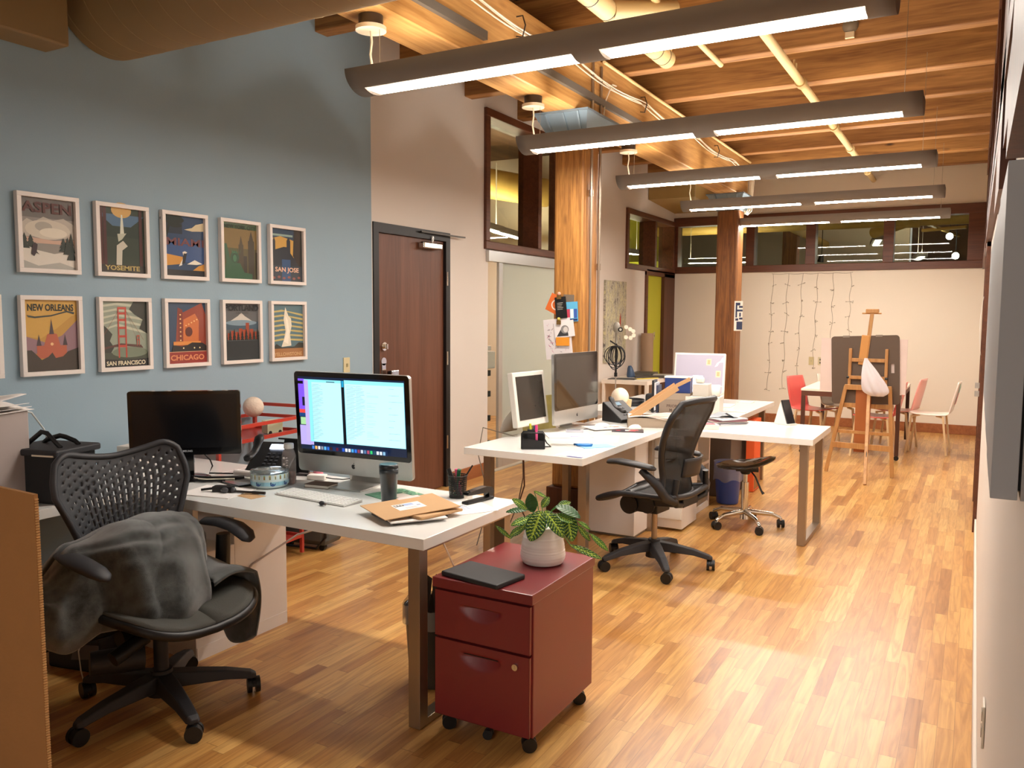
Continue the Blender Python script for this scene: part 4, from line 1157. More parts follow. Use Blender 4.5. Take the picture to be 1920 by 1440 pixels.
def art_chicago(a):
    a.r('#27415c', 0, 1, 0, 1).p('#8e3a23', [(.2, .2), (.28, .9), (.42, .84), (.9, 1), (1, .8), (1, .2)]).p('#c76c33', [(.4, .3), (.42, .72), (.72, .82), (.82, .7), (.8, .3)])
    a.p('#7a2f20', [(.28, .3), (.28, .92), (.4, .88), (.4, .3)])
    for k in range(7): a.e('#f0c07a', .34, .38 + .07 * k, .02, .012, 8)
    for k in range(5): a.e('#f0c07a', .48 + .07 * k, .62 + .025 * k, .02, .012, 8)
    a.e('#5a2419', .55, .52, .09, .08).r('#d98b3e', .15, .85, .3, .36).p('#1b1512', [(.1, .2), (.15, .3), (.35, .28), (.5, .3), (.62, .34), (.9, .33), (1, .28), (1, .18), (.1, .18)])
    for x in (.4, .68, .82): a.e('#f3dca8', x, .25, .018, .013, 8)
    a.r('#8f2b24', 0, 1, 0, .19).r('#cfa17c', 0, 1, .185, .195).t('#d78a5c', 'CHICAGO', .12, .5, .09, .005, .86)
def art_portland(a):
    a.r('#5c5e5f', 0, 1, 0, 1).p('#c9c4ba', [(.1, .66), (.4, .78), (.5, .84), (.6, .78), (.9, .66)]).r('#3f5563', 0, 1, .54, .68).e('#7c93a0', .5, .66, .45, .05)
    for x, h_ in ((.1, .48), (.2, .52), (.3, .5), (.42, .56), (.62, .66), (.74, .55), (.52, .54), (.84, .5)): a.r('#9c4326', x, x + .1, .36, h_)
    for k in range(9): a.tree('#16201c', .05 + .115 * k, .34, .16 + .03 * (k % 3), .06)
    a.r('#1e2629', 0, 1, 0, .35).r('#59656a', .05, .95, .345, .35).t('#15181a', 'PORTLAND', .14, .5, .92, .006, .97).t('#3a3a38', 'OREGON', .04, .5, .835, .001, .36)
def art_yellowstone(a):
    a.r('#4b6b74', 0, 1, 0, 1)
    for k in range(7): a.p('#b8a867', [(0, .3 + .09 * k), (.4, .33 + .09 * k), (1, .3 + .08 * k), (1, .34 + .08 * k), (.3, .36 + .09 * k), (0, .33 + .09 * k)])
    a.p('#ddd6c0', [(.28, .2), (.36, .34), (.42, .5), (.36, .72), (.42, .95), (.52, .78), (.6, .74), (.62, .6), (.56, .44), (.6, .22)]).p('#eee7d4', [(.36, .3), (.46, .5), (.42, .8), (.5, .7), (.54, .5), (.5, .25)])
    a.p('#2b2c22', [(0, .18), (.12, .26), (.3, .19), (.7, .2), (.85, .28), (1, .26), (1, .16), (0, .16)]).r('#9c6a3c', 0, 1, 0, .17).t('#c39a6a', 'YELLOWSTONE', .09, .5, .06, .003, .90)
def art_plain(a):
    a.r('#7f6f63', 0, 1, 0, 1).p('#6b4a3a', [(0, 0), (0, .4), (.5, .5), (1, .35), (1, 0)])

def poster(y, z, w_, h_, fn, lab):
    t = thing('framed_poster', lab, 'picture', (XL, y, z), 0, 'framed travel posters')
    t.matrix_world = Matrix(((0, 0, 1, XL), (1, 0, 0, y), (0, 1, 0, z), (0, 0, 0, 1)))   # local x -> room y, local y -> up, local z -> out of the wall
    b = 0.022
    m = MB(M('#e6ddd6', 0.45, vary=0.02))
    m.box(0, w_, 0, b, 0.002, 0.032).box(0, w_, h_ - b, h_, 0.002, 0.032).box(0, b, b, h_ - b, 0.002, 0.032).box(w_ - b, w_, b, h_ - b, 0.002, 0.032)
    m.build('frame', parent=t, bevel=0.0015)
    m = MB(M('#8a7a62', 0.8)).box(b - 0.001, w_ - b + 0.001, b - 0.001, h_ - b + 0.001, 0.004, 0.012)
    m.M = Matrix.Translation((0, 0, 0.0123))
    a = Art(m, w_ - 2 * b, h_ - 2 * b, b, b)
    fn(a)
    m.build('print', parent=t)
top = [(2.36, .320, art_aspen, 'top row leftmost, snowy ASPEN travel poster in a white frame'), (2.772, .322, art_yosemite, 'white-framed YOSEMITE waterfall poster, top row second'), (3.181, .322, art_miami, 'white-framed MIAMI beach poster, middle of the top row'),
       (3.60, .326, art_newyork, 'white-framed green NEW YORK CITY statue poster, top row fourth'), (4.005, .332, art_sanjose, 'white-framed SAN JOSE poster, top row nearest the door')]
bot = [(2.356, .322, art_neworleans, 'white-framed orange NEW ORLEANS cathedral poster, bottom row'), (2.772, .322, art_sanfran, 'white-framed SAN FRANCISCO red bridge poster, bottom row'), (3.181, .322, art_chicago, 'white-framed red CHICAGO poster, bottom row middle'),
       (3.60, .326, art_portland, 'white-framed PORTLAND mountain poster, bottom row fourth'), (4.005, .332, art_yellowstone, 'white-framed YELLOWSTONE geyser poster, bottom row nearest the door'), (1.945, .322, art_plain, 'white frame just cut off by the left photo edge, bottom row')]
for y, w_, fn, lab in top: poster(y, 1.742, w_, .392, fn, lab)
for y, w_, fn, lab in bot: poster(y, 1.228, w_, .402, fn, lab)

# light switch on the blue wall
def wallplate(loc, rot, lab, c='#cfc39a', kind='switch'):
    t = thing('light_switch' if kind == 'switch' else 'wall_outlet', lab, 'switch' if kind == 'switch' else 'outlet', loc, rot)
    m = MB(M(c, 0.45)).box(-0.035, 0.035, -0.006, 0.0, -0.057, 0.057)
    m.build('cover_plate', parent=t, bevel=0.002)
    m = MB(M('#b8ad86', 0.4))
    if kind == 'switch': m.box(-0.006, 0.006, -0.016, -0.006, -0.012, 0.012); m.build('toggle', parent=t)
    else:
        for z in (-0.022, 0.022): MB(M('#6b6350', 0.4)).box(-0.014, 0.014, -0.0075, -0.006, z - 0.013, z + 0.013).build('socket', parent=t)
    return t
wallplate((XL + 0.001, 4.78, 1.165), R(90), 'cream light switch on the blue wall beside the door')
wallplate((XL - 0.019, 11.62, 1.25), R(90), 'switch plate on the lime panel in the back left corner', '#a8a06a')
wallplate((-2.03, YB - 0.001, 0.915), 0, 'beige blank plate low on the back wall left of the easel', '#c9b98a')
wallplate((-1.905, YB - 0.001, 0.915), 0, 'outlet plate on the back wall just left of the easel sheets', '#cdbf9a', 'outlet')
wallplate((XR - 0.001, 2.45, 0.48), R(-90), 'upper of the white outlets low on the right wall', '#ddd6c8', 'outlet')
wallplate((XR - 0.001, 1.75, 0.45), R(-90), 'nearest white outlet low on the right wall', '#ddd6c8', 'outlet')
# ================================================================ screens and desk electronics
SCRB = M('#0a0c12', 0.08, coat=0.3, vary=0.0)
def imac(name, lab, loc, rz, W, H, chin, tilt, screen, z0=0.06, thick=0.02):
    """all-in-one computer: glass front, aluminium chin, L-shaped stand. Faces local -y"""
    t = thing(name, lab, 'computer', loc, rz)
    Mt = Matrix.Translation((0, 0, z0)) @ Matrix.Rotation(tilt, 4, 'X')
    m = MB(ALU); m.M = Mt
    pr_ = [(x, z + H / 2) for x, z in rrect(W, H, 0.018)]
    n_ = len(pr_)
    # case: front plate then bulged back
    v = [(x, -thick / 2, z) for x, z in pr_] + [(x, thick / 2, z) for x, z in pr_] + [(x * 0.75, thick / 2 + 0.03, H / 2 + (z - H / 2) * 0.75) for x, z in pr_]
    f = [tuple(range(n_))] + [(i, n_ + i, n_ + (i + 1) % n_, (i + 1) % n_) for i in range(n_)] + [(n_ + i, 2 * n_ + i, 2 * n_ + (i + 1) % n_, n_ + (i + 1) % n_) for i in range(n_)] + [tuple(range(3 * n_ - 1, 2 * n_ - 1, -1))]
    m.add(v, f)
    case = m.build('case', parent=t)
    m = MB(M('#07080a', 0.10, coat=0.4)); m.M = Mt
    g = [(x, z) for x, z in rrect(W - 0.004, H - chin - 0.002, 0.016)]
    m.add([(x, -thick / 2 - 0.0015, z + chin + (H - chin) / 2) for x, z in g], [tuple(range(len(g)))])
    m.build('bezel', parent=t)
    m = MB(); m.M = Mt @ Matrix.Translation((0, -thick / 2 - 0.0025, 0)) @ Matrix.Rotation(PI / 2, 4, 'X')
    bz = 0.024 * W / 0.65
    screen(m, -W / 2 + bz, W / 2 - bz, chin + bz, H - bz)
    m.build('screen', parent=t)
    # mark on the chin
    m = MB(M('#26262a', 0.3)); m.M = Mt @ Matrix.Translation((0, -thick / 2 - 0.0012, chin * 0.5)) @ Matrix.Rotation(PI / 2, 4, 'X')
    r_ = 0.0115
    body = [(r_ * (math.cos(a) * (0.92 + 0.10 * abs(math.sin(a)))), r_ * (math.sin(a) * 0.95 - 0.10 * abs(math.cos(a * 1.0 - PI / 2)) ** 6)) for a in [2 * PI * i / 32 for i in range(32)]]
    body = [p if not (p[0] > 0.006 and abs(p[1] - 0.001) < 0.006) else (0.0075 - 0.003 * (1 - abs(p[1] - 0.001) / 0.006), p[1]) for p in body]
    m.poly([(x, y, 0) for x, y in body])
    m.poly([(0.0, 0.0125, 0), (0.001, 0.0165, 0), (0.005, 0.0185, 0), (0.0045, 0.0145, 0)])
    m.build('logo', parent=case)
    m = MB(ALU)
    m.box(-0.10, 0.10, -0.10, 0.09, 0.001, 0.007)
    m.bar((0, 0.085, 0.006), (0, 0.035, z0 + H * 0.45), 0.18, 0.007, (0, 1, 0.2))
    m.build('stand', parent=t, bevel=0.001)
    return t

def scr_lit(m, x0, x1, z0, z1):
    W = x1 - x0; H = z1 - z0
    k = [0]
    def r(c, a, b, c0, d, em=1.0, rough=0.4):
        k[0] += 1
        m.use(M(c, rough, emit=em)); zz = k[0] * 0.00008
        m.poly([(x0 + a * W, z0 + c0 * H, zz), (x0 + b * W, z0 + c0 * H, zz), (x0 + b * W, z0 + d * H, zz), (x0 + a * W, z0 + d * H, zz)])
    r('#1d2b4a', 0, 1, 0, 1, 0.5)
    r('#7f54e8', 0, .06, .55, .97, 0.9); r('#18131f', .0, .05, .90, .94, .4); r('#1c1c3a', .035, .06, .60, .72, 0.5); r('#e2483f', 0, .06, .50, .55, 0.9); r('#1c4a86', 0, .06, .45, .50, .7); r('#a5d79a', 0.01, .06, .34, .44, .9); r('#b7a8e6', 0, .13, .06, .33, .9)
    r('#86dcf0', .06, .42, .11, .965, 1.0); r('#b9a9dd', .06, .10, .11, .955, .95); r('#b4f0f6', .135, .42, .12, .93, 1.0)
    r('#0d1220', .425, .445, .09, .96, .35); r('#1e9ac9', .425, .445, .88, .965, .9)
    r('#8fe6f4', .45, .995, .115, .975, 1.0); r('#bdf4f8', .455, .992, .12, .925, 1.0)
    r('#0c0f16', .28, .36, .935, .945, .3)
    rn = random.Random(3)
    for j in range(46):
        zz = .90 - j * .0165
        r('#7fb7c9', .14, .14 + .05 + .06 * rn.random(), zz, zz + .004, .7)
        if j < 44: r('#7fb9cc', .47, .47 + .06 + .05 * rn.random(), zz, zz + .004, .75)
        if j < 40: r('#86bfd0', .56, .56 + .04 + .05 * rn.random(), zz, zz + .004, .75)
        if rn.random() < .5: r('#8cc4d2', .66, .66 + .08 * rn.random() + .03, zz, zz + .003, .8)
        if j % 5 == 1: r('#5f9fb2', .86, .86 + .1 * rn.random() + .02, zz, zz + .003, .7)
    r('#16305c', .12, .84, .008, .075, .6)
    cols = ['#3f7ed0', '#f0b05a', '#e8e8ee', '#8a8f9a', '#5db2ef', '#2466c9', '#3a1d10', '#12305c', '#5a0f24', '#191a3a', '#2b57c4', '#eef0f4', '#dfe6ee', '#4aa3dc', '#2f6fd8', '#8c3a52', '#c9d0dc', '#52749a', '#a84a62', '#2fbf6a', '#274a5e', '#e8f0f8', '#dbe5f0', '#88b7d6']
    for i, c in enumerate(cols):
        a = .128 + i * .0293
        r(c, a, a + .021, .018, .062, 0.9)

imac('desktop_computer', 'large silver computer with a lit cyan-white screen on the nearest desk', (-2.525, 3.00, DZ), R(4), .65, .485, .085, R(3.5), scr_lit, 0.055)

def scr_off(m, x0, x1, z0, z1):
    m.use(M('#15130f', 0.06, coat=0.6, vary=0.02)).poly([(x0, z0, 0), (x1, z0, 0), (x1, z1, 0), (x0, z1, 0)])
imac('desktop_computer', 'large silver computer with a black reflective screen on the middle desk', (-2.50, 5.42, DZ), R(86), .65, .50, .10, R(-1.4), scr_off, 0.045)

# 22 inch monitor, glossy black, near the blue wall
t = thing('monitor', 'switched-off glossy black widescreen monitor in front of the blue wall', 'monitor', (-3.345, 2.72, DZ), R(41))
MO = Matrix.Translation((0, -0.02, 0.124)) @ Matrix.Rotation(R(3), 4, 'X')
m = MB(BLACKG); m.M = MO
p_ = rrect(0.515, 0.315, 0.012); n_ = len(p_)
m.add([(x, -0.012, z + .157) for x, z in p_] + [(x, 0.012, z + .157) for x, z in p_] + [(x * .6, 0.05, z * .6 + .157) for x, z in p_],
      [tuple(range(n_))] + [(k * n_ + i, (k + 1) * n_ + i, (k + 1) * n_ + (i + 1) % n_, k * n_ + (i + 1) % n_) for k in (0, 1) for i in range(n_)] + [tuple(range(3 * n_ - 1, 2 * n_ - 1, -1))])
cs = m.build('case', parent=t)
m = MB(M('#0c1016', 0.22, coat=0.2)); m.M = MO
m.box(-0.24, 0.24, -0.0132, -0.0126, 0.035, 0.298).build('screen', parent=t)
m = MB(M('#b9bcc4', 0.4)); m.M = MO @ Matrix.Translation((0, -0.0128, 0.019)) @ Matrix.Rotation(PI / 2, 4, 'X')
m.text('SAMSUNG', 0.013, 0, 0, 0, bold=0.0004).build('logo', parent=cs, label='small pale lettering on the lower bezel')
m = MB(BLACKG)
m.lathe([(0.105, 0.001), (0.108, 0.006), (0.09, 0.013), (0.02, 0.020), (0.0, 0.021)], 32)
m.bar((0, 0.02, 0.01), (0, 0.015, 0.16), 0.055, 0.02, (0, 1, 0))
m.build('stand', parent=t)
single('monitor_cable', MB(BLACK).tube([(0.03, 0.02, 0.13), (0.07, 0.03, 0.08), (0.08, 0.03, 0.05), (0.06, 0.05, 0.01), (0.2, 0.03, 0.006), (0.25, 0.2, 0.006)], 0.004, n=6), 'black cable curling below the switched-off black monitor', 'cable', (-3.345, 2.76, DZ), R(41))

# older cinema display with clear side, on the middle desk
def cinema(name, lab, loc, rz, W, H, back=None, tilt=R(-6), z0=0.06):
    t = thing(name, lab, 'monitor', loc, rz)
    Mt = Matrix.Translation((0, 0, z0)) @ Matrix.Rotation(tilt, 4, 'X')
    m = MB(M('#dcd8cf', 0.35)); m.M = Mt
    m.box(-W / 2, W / 2, -0.022, 0.022, 0, H)
    cs = m.build('case', parent=t, bevel=0.006)
    m = MB(M('#34302b', 0.25, coat=0.1)); m.M = Mt
    m.box(-W / 2 + 0.03, W / 2 - 0.03, -0.024, -0.0225, 0.045, H - 0.03).build('screen', parent=t)
    if back:
        m = MB(back); m.M = Mt
        m.box(-W / 2 + 0.018, W / 2 - 0.018, 0.0225, 0.026, 0.018, H - 0.018).build('back_panel', parent=t)
    return t, Mt
t, Mt = cinema('monitor', 'smaller white-framed dark monitor left of the silver computer on the middle desk', (-2.62, 4.955, DZ), R(84), .38, .37, None, R(-8))
m = MB(M('#c4c2bb', 0.35))
m.grid(lambda u, v: ((v - .5) * .2, 0.03 + 0.16 * math.sin(u * PI / 2), 0.22 * (1 - u) + .002), 12, 2)
m.build('stand', parent=t, solid=0.006)
t, Mt = cinema('monitor', 'white display seen from behind with yellow stickers on its lilac back', (-2.235, 7.56, DZ), R(188), .47, .42, M('#aaa6b8', 0.35, vary=0.03), R(12), 0.05)
m = MB(); m.M = Mt @ Matrix.Translation((0, 0.0265, 0)) @ Matrix.Rotation(PI, 4, 'Z') @ Matrix.Rotation(PI / 2, 4, 'X')
for (x, z) in ((0.085, .335), (0.175, .225)):
    m.use(M('#efe3b0', 0.6)).poly([(x - .022, z - .03, 0), (x + .022, z - .03, 0), (x + .022, z + .03, 0), (x - .022, z + .03, 0)])
    m.use(M('#b6a97c', 0.6)).poly([(x - .013, z - .02, .0003), (x + .013, z - .02, .0003), (x + .013, z + .02, .0003), (x - .013, z + .02, .0003)])
m.use(M('#ddd6e4', 0.5)).poly([(.14, .29, 0), (.16, .33, 0), (.19, .35, 0), (.21, .385, 0), (.22, .36, 0), (.225, .34, 0), (.18, .33, 0), (.165, .30, 0)])
m.build('sticker', parent=t, label='yellow square stickers and a pale bird-shaped one')
MB(M('#a9b9d6', 0.25, metal=0.3)).bar((0, 0.13, 0.003), (0, 0.03, 0.26), 0.09, 0.008, (0, 1, .4)).box(-0.06, 0.06, 0.0, 0.14, 0.0, 0.006).build('stand', parent=t, label='pale blue metal prop stand')

# desk phones
def phone(name, lab, loc, rz, lit=6.0):
    t = thing(name, lab, 'phone', loc, rz)
    m = MB(BLACK)
    # wedge body
    v = [(-.10, -.10, 0), (.13, -.10, 0), (.13, .10, 0), (-.10, .10, 0), (-.10, -.10, .025), (.13, -.10, .025), (.13, .09, .15), (-.10, .09, .15), (.13, .10, .14), (-.10, .10, .14)]
    m.add(v, [(3, 2, 1, 0), (0, 1, 5, 4), (4, 5, 6, 7), (7, 6, 8, 9), (9, 8, 2, 3), (1, 2, 8, 6, 5), (0, 4, 7, 9, 3)])
    m.build('phone_body', parent=t, bevel=0.006)
    ang = math.atan2(.125, .19)
    Mf = Matrix.Translation((0, -.10, .0265)) @ Matrix.Rotation(ang, 4, 'X')
    m = MB(BLACK); m.M = Mf
    pts = [(-.075, .02 + .19 * i / 10, .012 + .022 * abs(math.cos(PI * i / 10)) ** 2 * (1.0)) for i in range(11)]
    blade(m, [(p[0], p[1], p[2] + 0.022) for p in pts], [.014, .026, .025, .021, .020, .020, .020, .021, .025, .026, .014], [.008, .016, .014, .010, .009, .009, .009, .010, .014, .016, .008])
    m.build('handset', parent=t)
    m = MB(M('#dfe8ff', emit=lit) if lit else M('#6f8ea3', 0.2)); m.M = Mf
    m.box(-.025, .055, .165, .20, .002, .004).build('display', parent=t)
    m = MB(M('#3c3e44', 0.5)); m.M = Mf
    for i in range(3):
        for j in range(4):
            m.box(-.02 + i * .028, -.006 + i * .028, .05 + j * .025, .06 + j * .025, .001, .005)
    m.build('keypad', parent=t)
    return t
phone('desk_phone', 'black desk phone with a glowing display beside the off monitor', (-3.10, 3.03, DZ), R(20))
phone('desk_phone', 'black desk phone with an unlit display among boxes on the middle desk', (-2.36, 5.93, DZ), R(70), 0)
t = thing('document_holder', 'black flat holder standing behind the clear bottle', 'holder', (-2.98, 3.07, DZ), R(8))
MB(BLACK).bar((0, 0, 0.004), (0, 0.045, 0.175), 0.17, 0.012, (0, 1, 0)).build('panel', parent=t)
MB(BLACK).box(-0.09, 0.09, -0.02, 0.055, 0, 0.008).build('base', parent=t)
MB(BLACK).bar((0, 0.04, 0.172), (0, 0.0, 0.178), 0.19, 0.008).build('ledge', parent=t)

# keyboard
t = thing('keyboard', 'white and silver wired keyboard in front of the lit computer', 'keyboard', (-2.50, 2.715, DZ), R(-4))
m = MB(M('#d9d7d4', 0.35, metal=0.3)).add([(-.215, -.057, .001), (.215, -.057, .001), (.215, .057, .001), (-.215, .057, .001), (-.215, -.057, .006), (.215, -.057, .006), (.215, .057, .014), (-.215, .057, .014)],
      [(3, 2, 1, 0), (4, 5, 6, 7), (0, 1, 5, 4), (1, 2, 6, 5), (2, 3, 7, 6), (3, 0, 4, 7)])
m.build('keyboard_base', parent=t, bevel=0.0015)
m = MB(M('#f4f2ef', 0.4))
for j in range(6):
    y = -.050 + j * .0175; z = .0065 + (y + .057) / .114 * .008
    x = -.210
    for i in range(21):
        w_ = .0165
        if j == 0 and i in (5, 6, 7, 8): w_ = .0205
        if not (i in (15, 19) and False):
            m.box(x, x + w_, y, y + (.0145 if j < 5 else .009), z, z + .0022)
        x += .02 if True else 0
m.build('keycaps', parent=t)
# mouse pieces, gadgets
def mouse(lab, loc, rz):
    t = thing('computer_mouse', lab, 'mouse', loc, rz)
    MB(M('#f4efe6', 0.25, coat=0.4)).sphere((0, 0, .003), 0.058, 24, (1, .56, .52)).build('mouse_shell', parent=t)
    MB(M('#b9b4ab', 0.4)).sphere((.03, 0, .027), .005, 10).build('scroll_ball', parent=t)
mouse('white computer mouse near the carton on the middle desk edge', (-2.10, 5.56, DZ + .002), R(60))
mouse('white mouse lying on the magazines before the dark computer', (-2.33, 5.50, DZ + .006), R(40))
t = thing('power_adapter', 'white rectangular power brick below the lit computer screen', 'adapter', (-2.79, 3.03, DZ), R(20))
MB(M('#f0ece6', 0.35)).box(-.045, .045, -.022, .022, 0.001, .026).build('brick', parent=t, bevel=0.004)
MB(M('#1c1c1e', 0.5)).tube([(.045, 0, .012), (.08, -.004, .008), (.13, .0, .006), (.17, .03, .006)], .003, n=6).build('cord', parent=t)
# ================================================================ things on the nearest desk
# enamel bowl with glass lid
t = thing('food_bowl', 'round enamel bowl with blue ducks and a clear lid on the near desk', 'bowl', (-2.875, 2.80, DZ), R(29))
m = MB(M('#cfe3e6', 0.2, coat=0.6)).lathe([(0.07, 0.001), (0.083, 0.006), (0.087, 0.03), (0.088, 0.066), (0.085, 0.068), (0.080, 0.03), (0, 0.008)], 48)
bw = m.build('bowl_body', parent=t)
m = MB()
def onbowl(pts, c, r_=0.0885):
    m.use(M(c, 0.3, coat=0.5, vary=0.02))
    m.add([(r_ * math.sin(a), -r_ * math.cos(a), z) for a, z in pts], [tuple(range(len(pts)))])
for k in range(24):
    a0 = 2 * PI * k / 24
    onbowl([(a0, .004 + .012), (a0 + .262, .004 + .012), (a0 + .262, .034), (a0, .034)], '#8fc4d8', .0882)
for k in range(6):
    a = -1.9 + k * .78
    onbowl([(a - .13, .018), (a - .02, .014), (a + .10, .016), (a + .17, .028), (a + .06, .024), (a - .02, .030), (a - .06, .024), (a - .13, .026)], '#1f4f8f')
    onbowl([(a - .15, .027), (a - .10, .036), (a - .06, .030), (a - .08, .024)], '#163a6e')
for k in range(22):
    a = -3.1 + k * .283
    onbowl([(a - .05, .045), (a + .05, .045), (a + .05, .063), (a, .067), (a - .05, .063)], ['#c9bf6a', '#e9e2c4', '#8fbf86'][k % 3], .0884)
    onbowl([(a - .02, .046), (a + .02, .046), (a + .018, .060), (a - .018, .060)], ['#c04433', '#24557f', '#3f6f4a'][(k + 1) % 3], .0888)
m.build('duck_pattern', parent=bw)
MB(M('#e7f0ee', 0.06, trans=0.9, coat=0.3)).lathe([(0.088, 0.068), (0.090, 0.074), (0.086, 0.082), (0.05, 0.088), (0.0, 0.090), ], 40).lathe([(0.0, 0.086), (0.05, 0.084), (0.084, 0.078), (0.086, 0.069)], 40).build('glass_lid', parent=t)
# bottle
t = thing('drink_bottle', 'clear plastic bottle with brown drink left at the bottom and white cap', 'bottle', (-2.835, 2.885, DZ), R(25))
MB(film_mat('clear_plastic', '#e3d6d2', 0.26)).lathe([(0.030, 0.001), (0.034, 0.006), (0.034, 0.11), (0.033, 0.135), (0.028, 0.155), (0.022, 0.168), (0.021, 0.178)], 28).build('bottle_body', parent=t)
MB(M('#6b3226', 0.2, coat=0.5)).lathe([(0.029, 0.003), (0.032, 0.008), (0.032, 0.062), (0.0, 0.063)], 24).build('drink', parent=t)
MB(M('#f2eeea', 0.4)).lathe([(0.024, 0.172), (0.024, 0.192), (0.022, 0.196), (0, 0.197)], 24).build('cap', parent=t)
m = MB(M('#e9e4e4', 0.6)); m.M = Matrix.Translation((0, -0.0345, 0.10)) @ Matrix.Rotation(R(90), 4, 'X')
for k, z in enumerate((.03, .0, -.035)): m.poly([(-.012 + 0.006 * math.cos(q), z + .006 * math.sin(q), 0) for q in [2 * PI * i / 10 for i in range(10)]])
for k in range(7): m.poly([(-.004, -.045 + .012 * k, 0), (.006 + .004 * (k % 2), -.043 + .012 * k, 0), (.005, -.037 + .012 * k, 0), (-.003, -.039 + .012 * k, 0)])
m.build('print', parent=t)
single('pink_bottle', MB(M('#d87f93', 0.3)).lathe([(0.022, 0), (0.024, 0.005), (0.024, 0.12), (0.014, 0.135), (0.012, 0.155), (0, 0.157)], 20), 'pink bottle standing behind the clear bottle', 'bottle', (-2.82, 3.07, DZ))
# tumbler
t = thing('travel_tumbler', 'dark grey-blue tall tumbler in front of the lit computer', 'tumbler', (-2.16, 2.785, DZ))
MB(M('#27323a', 0.28, coat=0.3)).lathe([(0.030, 0.001), (0.032, 0.005), (0.038, 0.13), (0.0405, 0.135), (0.041, 0.16), (0.036, 0.161)], 32).build('cup_body', parent=t)
MB(M('#1a2228', 0.3)).lathe([(0.041, 0.158), (0.0415, 0.170), (0.038, 0.176), (0.030, 0.174), (0, 0.172)], 32).build('lid', parent=t)
# notebook
t = thing('notebook', 'small brown-covered notebook beside the bottle', 'notebook', (-2.66, 2.915, DZ), R(8))
MB(M('#efe9df', 0.8)).box(-.062, .062, -.043, .043, .002, .014).build('pages', parent=t)
MB(M('#6a5143', 0.8)).box(-.065, .065, -.045, .045, .014, .016).box(-.065, .065, -.045, .045, 0, .002).build('cover', parent=t)
# pen cup
def pen(m_, a, b, r_, c, tip='#222222'):
    m_.use(M(c, 0.35)).cyl(a, b, r_, n=10)
t = thing('pen_cup', 'black wire-mesh pen cup near the back edge of the near desk', 'cup', (-1.985, 3.055, DZ))
m = MB(M('#101012', 0.5))
nu_, nv_ = 72, 22
m.grid(lambda u, v: ((0.037 + 0.006 * v) * math.cos(2 * PI * u), (0.037 + 0.006 * v) * math.sin(2 * PI * u), 0.004 + 0.094 * v), nu_, nv_, lambda i, j: not (i % 2 == 0 and j % 2 == 1))
m.cyl((0, 0, 0.001), (0, 0, 0.006), 0.038, n=32)
m.tube([(0.0435 * math.cos(a), 0.0435 * math.sin(a), 0.099) for a in [2 * PI * k / 32 for k in range(32)]], 0.0025, n=6, closed=True)
m.build('mesh_cup', parent=t)
def loose_pen(lab, loc, a, b, r_, c, cap=None, name='pen', cat='pen'):
    o = thing(name, lab, cat, loc)
    MB(M(c, 0.35)).cyl(a, b, r_, n=12).build('barrel', parent=o)
    if cap:
        A, B = Vector(a), Vector(b); MB(M(cap, 0.35)).cyl(A + (B - A) * .62, A + (B - A) * 1.02, r_ * 1.2, n=12).build('cap', parent=o)
    return o
PC = (-1.985, 3.055, DZ)
loose_pen('black pen leaning far right out of the near mesh cup', PC, (-.02, .0, .008), (.06, .03, .145), .0035, '#131315')
loose_pen('pink highlighter in the near mesh cup', PC, (.01, .01, .008), (-.004, -.004, .125), .007, '#e76f95', '#ef5f92', 'highlighter', 'marker')
loose_pen('green marker in the near mesh cup', PC, (-.012, .004, .008), (.012, -.006, .125), .0075, '#1f7d55', '#1c6b49', 'marker', 'marker')
loose_pen('thick black marker leaning left in the near mesh cup', PC, (.014, -.012, .008), (-.038, -.015, .125), .008, '#141416', '#0c0c0e', 'marker', 'marker')
loose_pen('thin black pen at the left rim of the near mesh cup', PC, (.0, .018, .008), (-.044, .0, .128), .0035, '#1c1c20')
# stapler
t = thing('stapler', 'black desk stapler at the back right corner of the near desk', 'stapler', (-1.86, 3.03, DZ), R(80))
MB(BLACK).box(-.09, .085, -.019, .019, .001, .013).build('base', parent=t, bevel=0.004)
m = MB(BLACKG)
prof = [(-.085, .040), (-.08, .052), (-.03, .058), (.04, .062), (.075, .055), (.085, .035), (.075, .014), (.055, .014), (.052, .034), (-.05, .038)]
m.M = Matrix.Rotation(R(90), 4, 'X')
m.prism(prof, -.016, .016)
m.build('arm', parent=t, bevel=0.003)
MB(CHROME).box(-.083, -.05, -.010, .010, .022, .040).build('staple_head', parent=t)
# envelopes and papers
def sheet(name, lab, loc, rz, w_, d_, h_, mat, rx=0.0, ry=0.0, cat='paper', extra=None, group=None, bevel=0.0):
    m = MB(mat).box(-w_ / 2, w_ / 2, -d_ / 2, d_ / 2, 0, h_)
    if extra: extra(m, h_)
    return single(name, m, lab, cat, loc, rz, group, rx, ry, bevel=bevel)
def lab_env(m, h_):
    m.use(PAPER); m.box(-.065, .055, -.045, .045, h_, h_ + .0006)
    m.use(M('#2b2b2e', .6)).box(-.060, -.020, -.002 + .012, .036, h_ + .0006, h_ + .001)
    for k in range(3): m.use(M('#d9d3cc', .6)).box(-.057 + .0125 * k, -.0485 + .0125 * k, .017, .031, h_ + .001, h_ + .0013)
    m.use(M('#9fb4dc', .6)).box(-.018, .022, .008, .036, h_ + .0006, h_ + .001)
    m.use(M('#8d9ab4', .6)).box(.028, .044, -.01, .002, h_ + .0006, h_ + .001)
    for k in range(3): m.use(M('#b9b9c0', .6)).box(-.03, .02, -.018 - .008 * k, -.015 - .008 * k, h_ + .0006, h_ + .001)
    m.use(M('#e9c9c4', .6)).box(.0, .10, .105, .135, h_, h_ + .0006)
